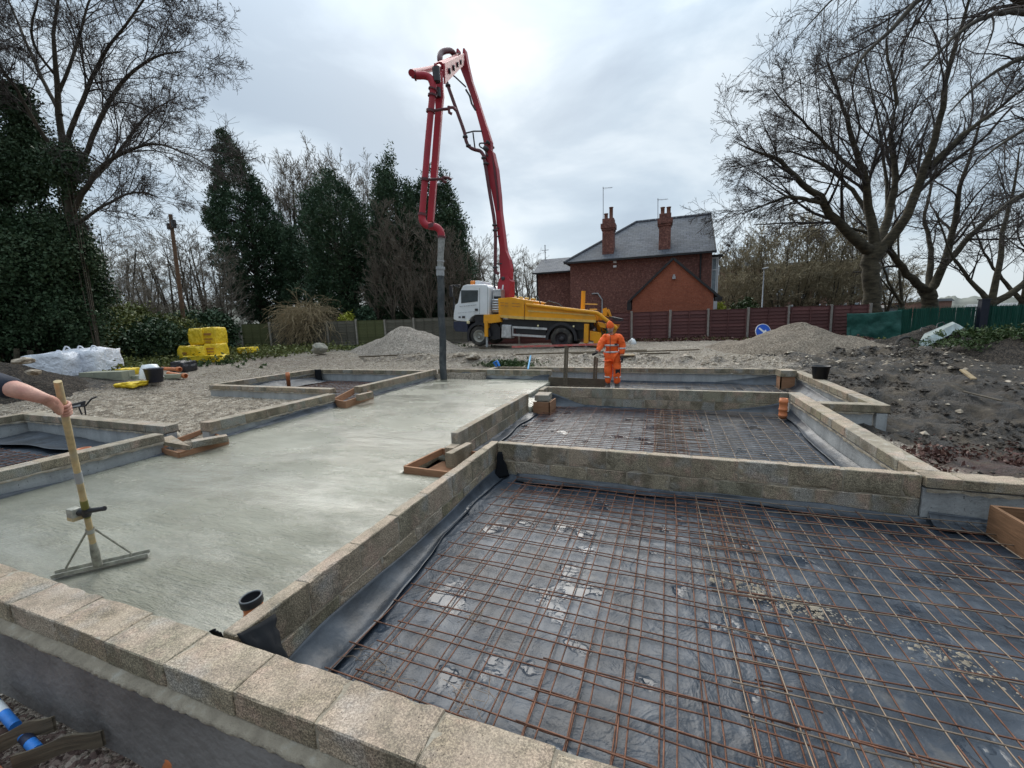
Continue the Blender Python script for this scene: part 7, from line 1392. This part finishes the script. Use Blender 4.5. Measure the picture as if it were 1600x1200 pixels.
def conifer(label, px, D, prof, n=900, k=34, size=.34, mat='conifer', name='conifer', lumps=.35, seed=0, tops=None, spread=.20):
    """prof: [(py, half width px)] outline from top to base"""
    rng = np.random.default_rng(seed); b = AT(px, 500, D); t = tree_thing(label, (b[0], b[1], 0), name=name); o = np.array(t.location)
    ys_ = np.array([p[0] for p in prof], float); ws = np.array([p[1] for p in prof], float)*D/FPX; zs = np.array([AT(px, p[0], D)[2] for p in prof])
    H0, H1 = zs[-1], zs[0]; z = H0+(H1-H0)*rng.random(n*3); rad = np.interp(z, zs[::-1], ws[::-1]); keep = rng.random(n*3) < (rad/ws.max()*.95+.03); z = z[keep][:n]; rad = rad[keep][:n]
    a = rng.uniform(0, 6.283, len(z)); lump = 1+lumps*(fbm(np.stack([np.cos(a)*2.4+seed, np.sin(a)*2.4, z*.9], -1), 3)-.5)*3.2
    if name == 'evergreen_tree': z = z+(fbm(np.stack([np.cos(a)*1.3+seed, np.sin(a)*1.3, 0*a], -1), 2)-.5)*6.5*((z-H0)/(H1-H0))**2
    f = rng.uniform(.25, 1, len(z))**.45; rr = rad*f*lump; cx = np.interp(z, zs[::-1], np.array([p[2] if len(p) > 2 else 0 for p in prof][::-1]))*D/FPX
    C = np.stack([rr*np.cos(a)+cx*math.cos(YAW), rr*np.sin(a)+cx*math.sin(YAW), z], -1); out = np.stack([np.cos(a), np.sin(a), np.full(len(a), .75)], -1)*f[:, None]
    foliage('crown', C, k, np.minimum(spread, rad*.35+.05), size, mat, t, out, 3.0, rng, .1)
    m = MB(); m.tube([(0, 0, -.3), (0, 0, H1*.9)], [.28, .04], 8); m.build('trunk', 'bark', t)
    A = Acc(); q = (rng.random(len(C)) < .35) & (C[:, 2] < H0+(H1-H0)*.7); P = np.stack([np.stack([0*C[q, 0], 0*C[q, 1], C[q, 2]-.5*rr[q]], -1), C[q]*np.array([.6, .6, 1])-np.array([0, 0, .15])*rr[q][:, None], C[q]], 1); V, F = tubes(P, np.tile([.04, .025, .01], (q.sum(), 1)), 3); A.add(V, F); A.obj('limbs', 'bark', t); return t
conifer('tall pointed conifer left of the slender bare trees', 410, 35, [(198, 1, -27), (215, 9, -26), (250, 22, -20), (300, 36, -14), (340, 48, -8), (400, 54, 2), (450, 52, 6), (490, 38, 8), (505, 30, 8)], 1700, 50, .19, seed=2, lumps=.20, spread=.15)
conifer('narrow dark ivy column at the right side of the tall conifer', 468, 34, [(350, 4), (380, 12), (430, 14), (480, 18), (505, 16)], 300, 40, .19, seed=4)
conifer('broad dark evergreen with a ragged top in front of the slender bare trees', 545, 32, [(303, 6, -8), (320, 30, -4), (350, 50, 0), (400, 56, 2), (440, 58, 6), (480, 62, 8), (505, 60, 8)], 1500, 46, .20, seed=5, lumps=.5, name='evergreen_tree')
conifer('left half of the twin topped dark tree behind the hose', 632, 31, [(276, 5), (292, 26), (330, 36), (380, 40), (440, 44), (490, 46), (505, 44)], 1400, 46, .20, seed=6, lumps=.26, name='evergreen_tree')
conifer('right half of the twin topped dark tree behind the hose', 697, 32, [(290, 4, -8), (310, 22, -4), (350, 32, 0), (400, 38, 2), (450, 40, 2), (490, 38, 0), (505, 36)], 1300, 46, .20, seed=7, lumps=.3, name='evergreen_tree')
# thin dead twigs veiling the twin dark tree
for i, (px, D, top) in enumerate([(590, 29, 380), (615, 28.6, 330), (645, 28.4, 345), (672, 28.6, 350), (705, 28.8, 370), (728, 29, 400)]):
    place(PS[i % 3], used, px, D, AT(px, top, D)[2], 12, 'leafless brown tree from the left before the twin topped dark tree', 'bare stems in front of the twin topped dark tree')
# ivy masses, left
def blob(label, px, py0, py1, hw, D, dep, n, k, size, mat, seed, name='ivy', cat='ivy', spread=.16, lump=.8, base=None, fr=None):
    rng = np.random.default_rng(seed); b = AT(px, 540, D); t = thing(name, label, cat, (b[0], b[1], 0)); z1, z0 = AT(px, py0, D)[2], AT(px, py1, D)[2]; W_ = hw*D/FPX
    u = rng.normal(size=(n*3, 3)); u /= np.linalg.norm(u, axis=1, keepdims=True); f = rng.uniform(.3, 1, len(u))**.4; u *= f[:, None]; lm = 1+lump*1.5*(fbm(u*2.8+seed, 3)-.5)
    tp = np.clip(1.15-.35*(u[:, 2]+1)/2, .5, 1.2) if fr is None else 1
    C = np.stack([u[:, 0]*W_*lm*tp, u[:, 1]*dep*lm, (z0+z1)/2+u[:, 2]*(z1-z0)/2*(.75+.25*lm)], -1); gap = fbm(np.stack([C[:, 0]*.9+seed, C[:, 1]*.9, C[:, 2]*.9], -1), 3); C = C[gap > (.47 if name == 'ivy' else .40)]; C = C[C[:, 2] > -.05][:n]; a = -t.rotation_euler.z
    c_, s_ = math.cos(YAW), math.sin(YAW); C = np.stack([C[:, 0]*c_-C[:, 1]*s_, C[:, 0]*s_+C[:, 1]*c_, C[:, 2]], -1); foliage('foliage', C, k, spread, size, mat, t, None, 1.5, rng, -.2)
    A = Acc(); q = rng.random(len(C)) < (.02 if mat == 'ivy' and name == 'ivy' else .25); P = np.stack([C[q]*np.array([.15, .15, 0]), C[q]*np.array([.6, .6, .7]), C[q]], 1); V, F = tubes(P, np.tile([.03, .015, .006], (q.sum(), 1)), 3); A.add(V, F); A.obj('stems', 'bark', t); return t
blob('dense ivy sleeve on the lower trunk of the wide crowned tree', 122, 255, 560, 42, 15.0, .95, 2400, 44, .095, 'ivy', 1, lump=1.5)
blob('ivy clothing the upper trunk of the wide crowned tree', 100, 95, 320, 17, 15.0, .40, 520, 40, .09, 'ivy', 2, lump=1.2, spread=.13)
blob('broad ivy mass at the left edge of the photo', 15, 300, 560, 72, 14.2, 1.4, 2000, 40, .10, 'ivy', 3, lump=1.6)
blob('lower ivy mound between the broad ivy mass and the wide crowned tree', 70, 400, 560, 34, 14.6, 1.0, 700, 40, .10, 'ivy', 23, lump=1.3)
blob('ivy on the limb spreading right from the wide crowned tree', 152, 225, 285, 28, 14.7, .4, 160, 30, .09, 'ivy', 4, lump=1.2)
blob('high ivy clump at the far left edge', 48, 200, 330, 28, 14.8, .6, 340, 36, .09, 'ivy', 5, lump=1.2)
for (px, py0, hw, D, mt, sd, lab, sz) in ((120, 480, 48, 17.5, 'olive', 6, 'olive green shrub behind the white bulk bags', .12), (190, 488, 48, 19.0, 'olive', 7, 'olive green shrub left of the dark ivy bush', .12), (248, 508, 24, 18.6, 'ivy', 8, 'dark ivy bush beside the telegraph pole foot', .12), (336, 490, 18, 24, 'ivy', 9, 'dark leafy bush behind the yellow stack', .16), (60, 500, 40, 15.5, 'olive', 10, 'olive shrub above the topsoil heap', .12), (215, 478, 42, 22, 'olive', 11, 'taller thin olive shrub in the scrub', .12), (275, 500, 26, 20, 'olive', 12, 'low olive shrub right of the telegraph pole', .11), (296, 490, 20, 26, 'ivy', 13, 'dark bush at the end of the weathered fence', .16)):
    blob(lab, px, py0, 560, hw, D, 1.3, 420 if mt == 'olive' else 560, 26, sz, mt, sd, 'shrub', 'shrub', .2, 1.0)
blob('small blue green conifer bush above the weathered fence', 574, 481, 520, 14, 28.2, .6, 160, 24, .14, 'conifer', 14, 'shrub', 'shrub', .12)
blob('yellow green bush above the weathered fence left of the blue green one', 549, 491, 520, 17, 28.0, .6, 150, 24, .12, 'yellowleaf', 15, 'shrub', 'shrub', .12)
blob('round leafy bush above the red fence near the street lamp', 1160, 470, 520, 28, 30, .9, 260, 24, .15, 'grass', 16, 'shrub', 'shrub', .15)
blob('pale yellow bush at the right corner of the brick garage', 1122, 476, 520, 8, 27.5, .5, 90, 20, .12, 'yellowleaf', 17, 'shrub', 'shrub', .1)
# straw coloured arching bush
rng = np.random.default_rng(77); b = AT(482, 520, 27.6); t = thing('straw_bush', 'straw coloured bush of arching bare stems drooping over the weathered fence', 'shrub', (b[0], b[1], 0)); n = 1400
a = rng.uniform(0, 6.283, n); d = np.stack([np.cos(a)*.75, np.sin(a)*.75, rng.uniform(.3, 1.4, n)], -1); d /= np.linalg.norm(d, axis=1, keepdims=True); st = np.stack([rng.normal(0, .5, n), rng.normal(0, .3, n), rng.uniform(.9, 2.5, n)], -1)
P = paths(st, d, rng.uniform(1.1, 2.7, n), 8, .16, -.24, rng); V, F = tubes(P, np.tile(np.linspace(.015, .008, 9), (n, 1)), 3); A = Acc(); A.add(V, F); r_ = np.tile(np.linspace(.014, .008, 9), (n, 1)); s2, d2, l2, r2_ = kids(P, r_, 3, .2, 1, (20, 60), .35, rng, np.full(n, 1.6)); P2 = paths(s2, d2, l2, 3, .2, -.15, rng); V, F = tubes(P2, np.tile(np.linspace(.009, .006, 4), (len(P2), 1)), 3); A.add(V, F); A.obj('stems', 'straw', t)
m = MB(); m.tube([(0, 0, -.3), (.05, 0, 1.0)], [.12, .08], 8); m.build('trunk', 'bark', t)
# undergrowth stems and trunks at the left
for px, pt, pb, D, lab in ((25, 545, 580, 13.5, 'pale stump leaning behind the topsoil heap'), (46, 548, 585, 13.2, 'second pale stump right of the leaning one')):
    m = MB(); m.tube([P3(px, pb, D)-Vector((0, 0, .3)), P3(px+1, pt, D)], [.09, .07], 8); tag(m.build('tree_stump', 'bark_plane'), lab, 'stump')
# weeds
def weeds(label, c, r, n, size, mat, seed, name='weeds'):
    rng = np.random.default_rng(seed); X = rng.normal(c[0], r[0], n); Y = rng.normal(c[1], r[1], n); Z = np.array([gz(x, y) for x, y in zip(X, Y)])+.04+(c[2] if len(c) > 2 else 0); o = foliage(name, np.stack([X, Y, Z], -1), 9, .035, size, mat, None, None, 3, rng, .6); return tag(o, label, 'weeds', kind='stuff')
g = AT(795, 562, 14.4); weeds('green weeds on the rubble bank behind the slab', (g[0], g[1]), (.45, .2), 420, .09, 'grass', 1)
g = AT(1530, 556, 11.9); weeds('green weeds growing over the mud bank at right', (g[0]+.1, g[1], .45), (.45, .25), 170, .11, 'grass', 2)
g = AT(1500, 560, 11.6); weeds('low green weeds at the foot of the mud bank', (g[0], g[1], .25), (.4, .25), 120, .08, 'grass', 3)
g = AT(1590, 545, 10.8); weeds('green weeds on the high heap at the right edge', (g[0]+.5, g[1]+.3, .65), (.4, .4), 150, .10, 'grass', 4)
g = AT(265, 560, 17); weeds('bright grass tufts beside the yellow stack', (g[0], g[1]), (1.3, .8), 700, .16, 'grass', 5, 'grass_tufts')
weeds('thin grass along the foot of the red fence', (2.5, 24.3), (3.5, .25), 420, .11, 'olive', 6, 'grass_tufts'); g = AT(560, 541, 25.8); weeds('green grass along the weathered fence', (g[0], g[1]), (3.6, 1.0), 800, .12, 'grass', 7, 'grass_tufts')
rng = np.random.default_rng(5); n = 3600; X = rng.normal(4.1, .95, n); Y = rng.normal(6.2, .5, n); X += (Y-6.2)*-.2; k_ = (X > 2.6) & (fbm(np.stack([X*2.2, Y*2.2, 0*X], -1), 3) > .47); X, Y = X[k_], Y[k_]; Z = ground_z(X, Y)+.012
o = foliage('fallen_leaves', np.stack([X, Y, Z], -1), 3, .03, .042, 'brownleaf', None, None, 1.5, rng, -.0); tag(o, 'reddish brown fallen leaves beside the right hand wall', 'leaves', kind='stuff')
p = scatter(1600, -2, 9, 23.3, 25.2); o = foliage('leaf_litter', p+np.array([0, 0, .03]), 3, .06, .12, 'brownleaf', None, None, 1.5, rng, 0); tag(o, 'leaf litter along the foot of the red fence', 'leaves', kind='stuff')
n = 3500; X = rng.uniform(-30, -13, n); Y = rng.uniform(6, 20, n); k_ = (Y > -X*.62-2.5) | (X < -19.5); X, Y = X[k_], Y[k_]; Z = ground_z(X, Y)+.08; o = foliage('bramble_cover', np.stack([X, Y, Z], -1)[(X*.35+Y*.0) < -5.8], 10, .14, .13, 'olive', None, None, 1.8, rng, .2); tag(o, 'brambles and litter covering the ground under the left trees', 'ground cover', kind='stuff')
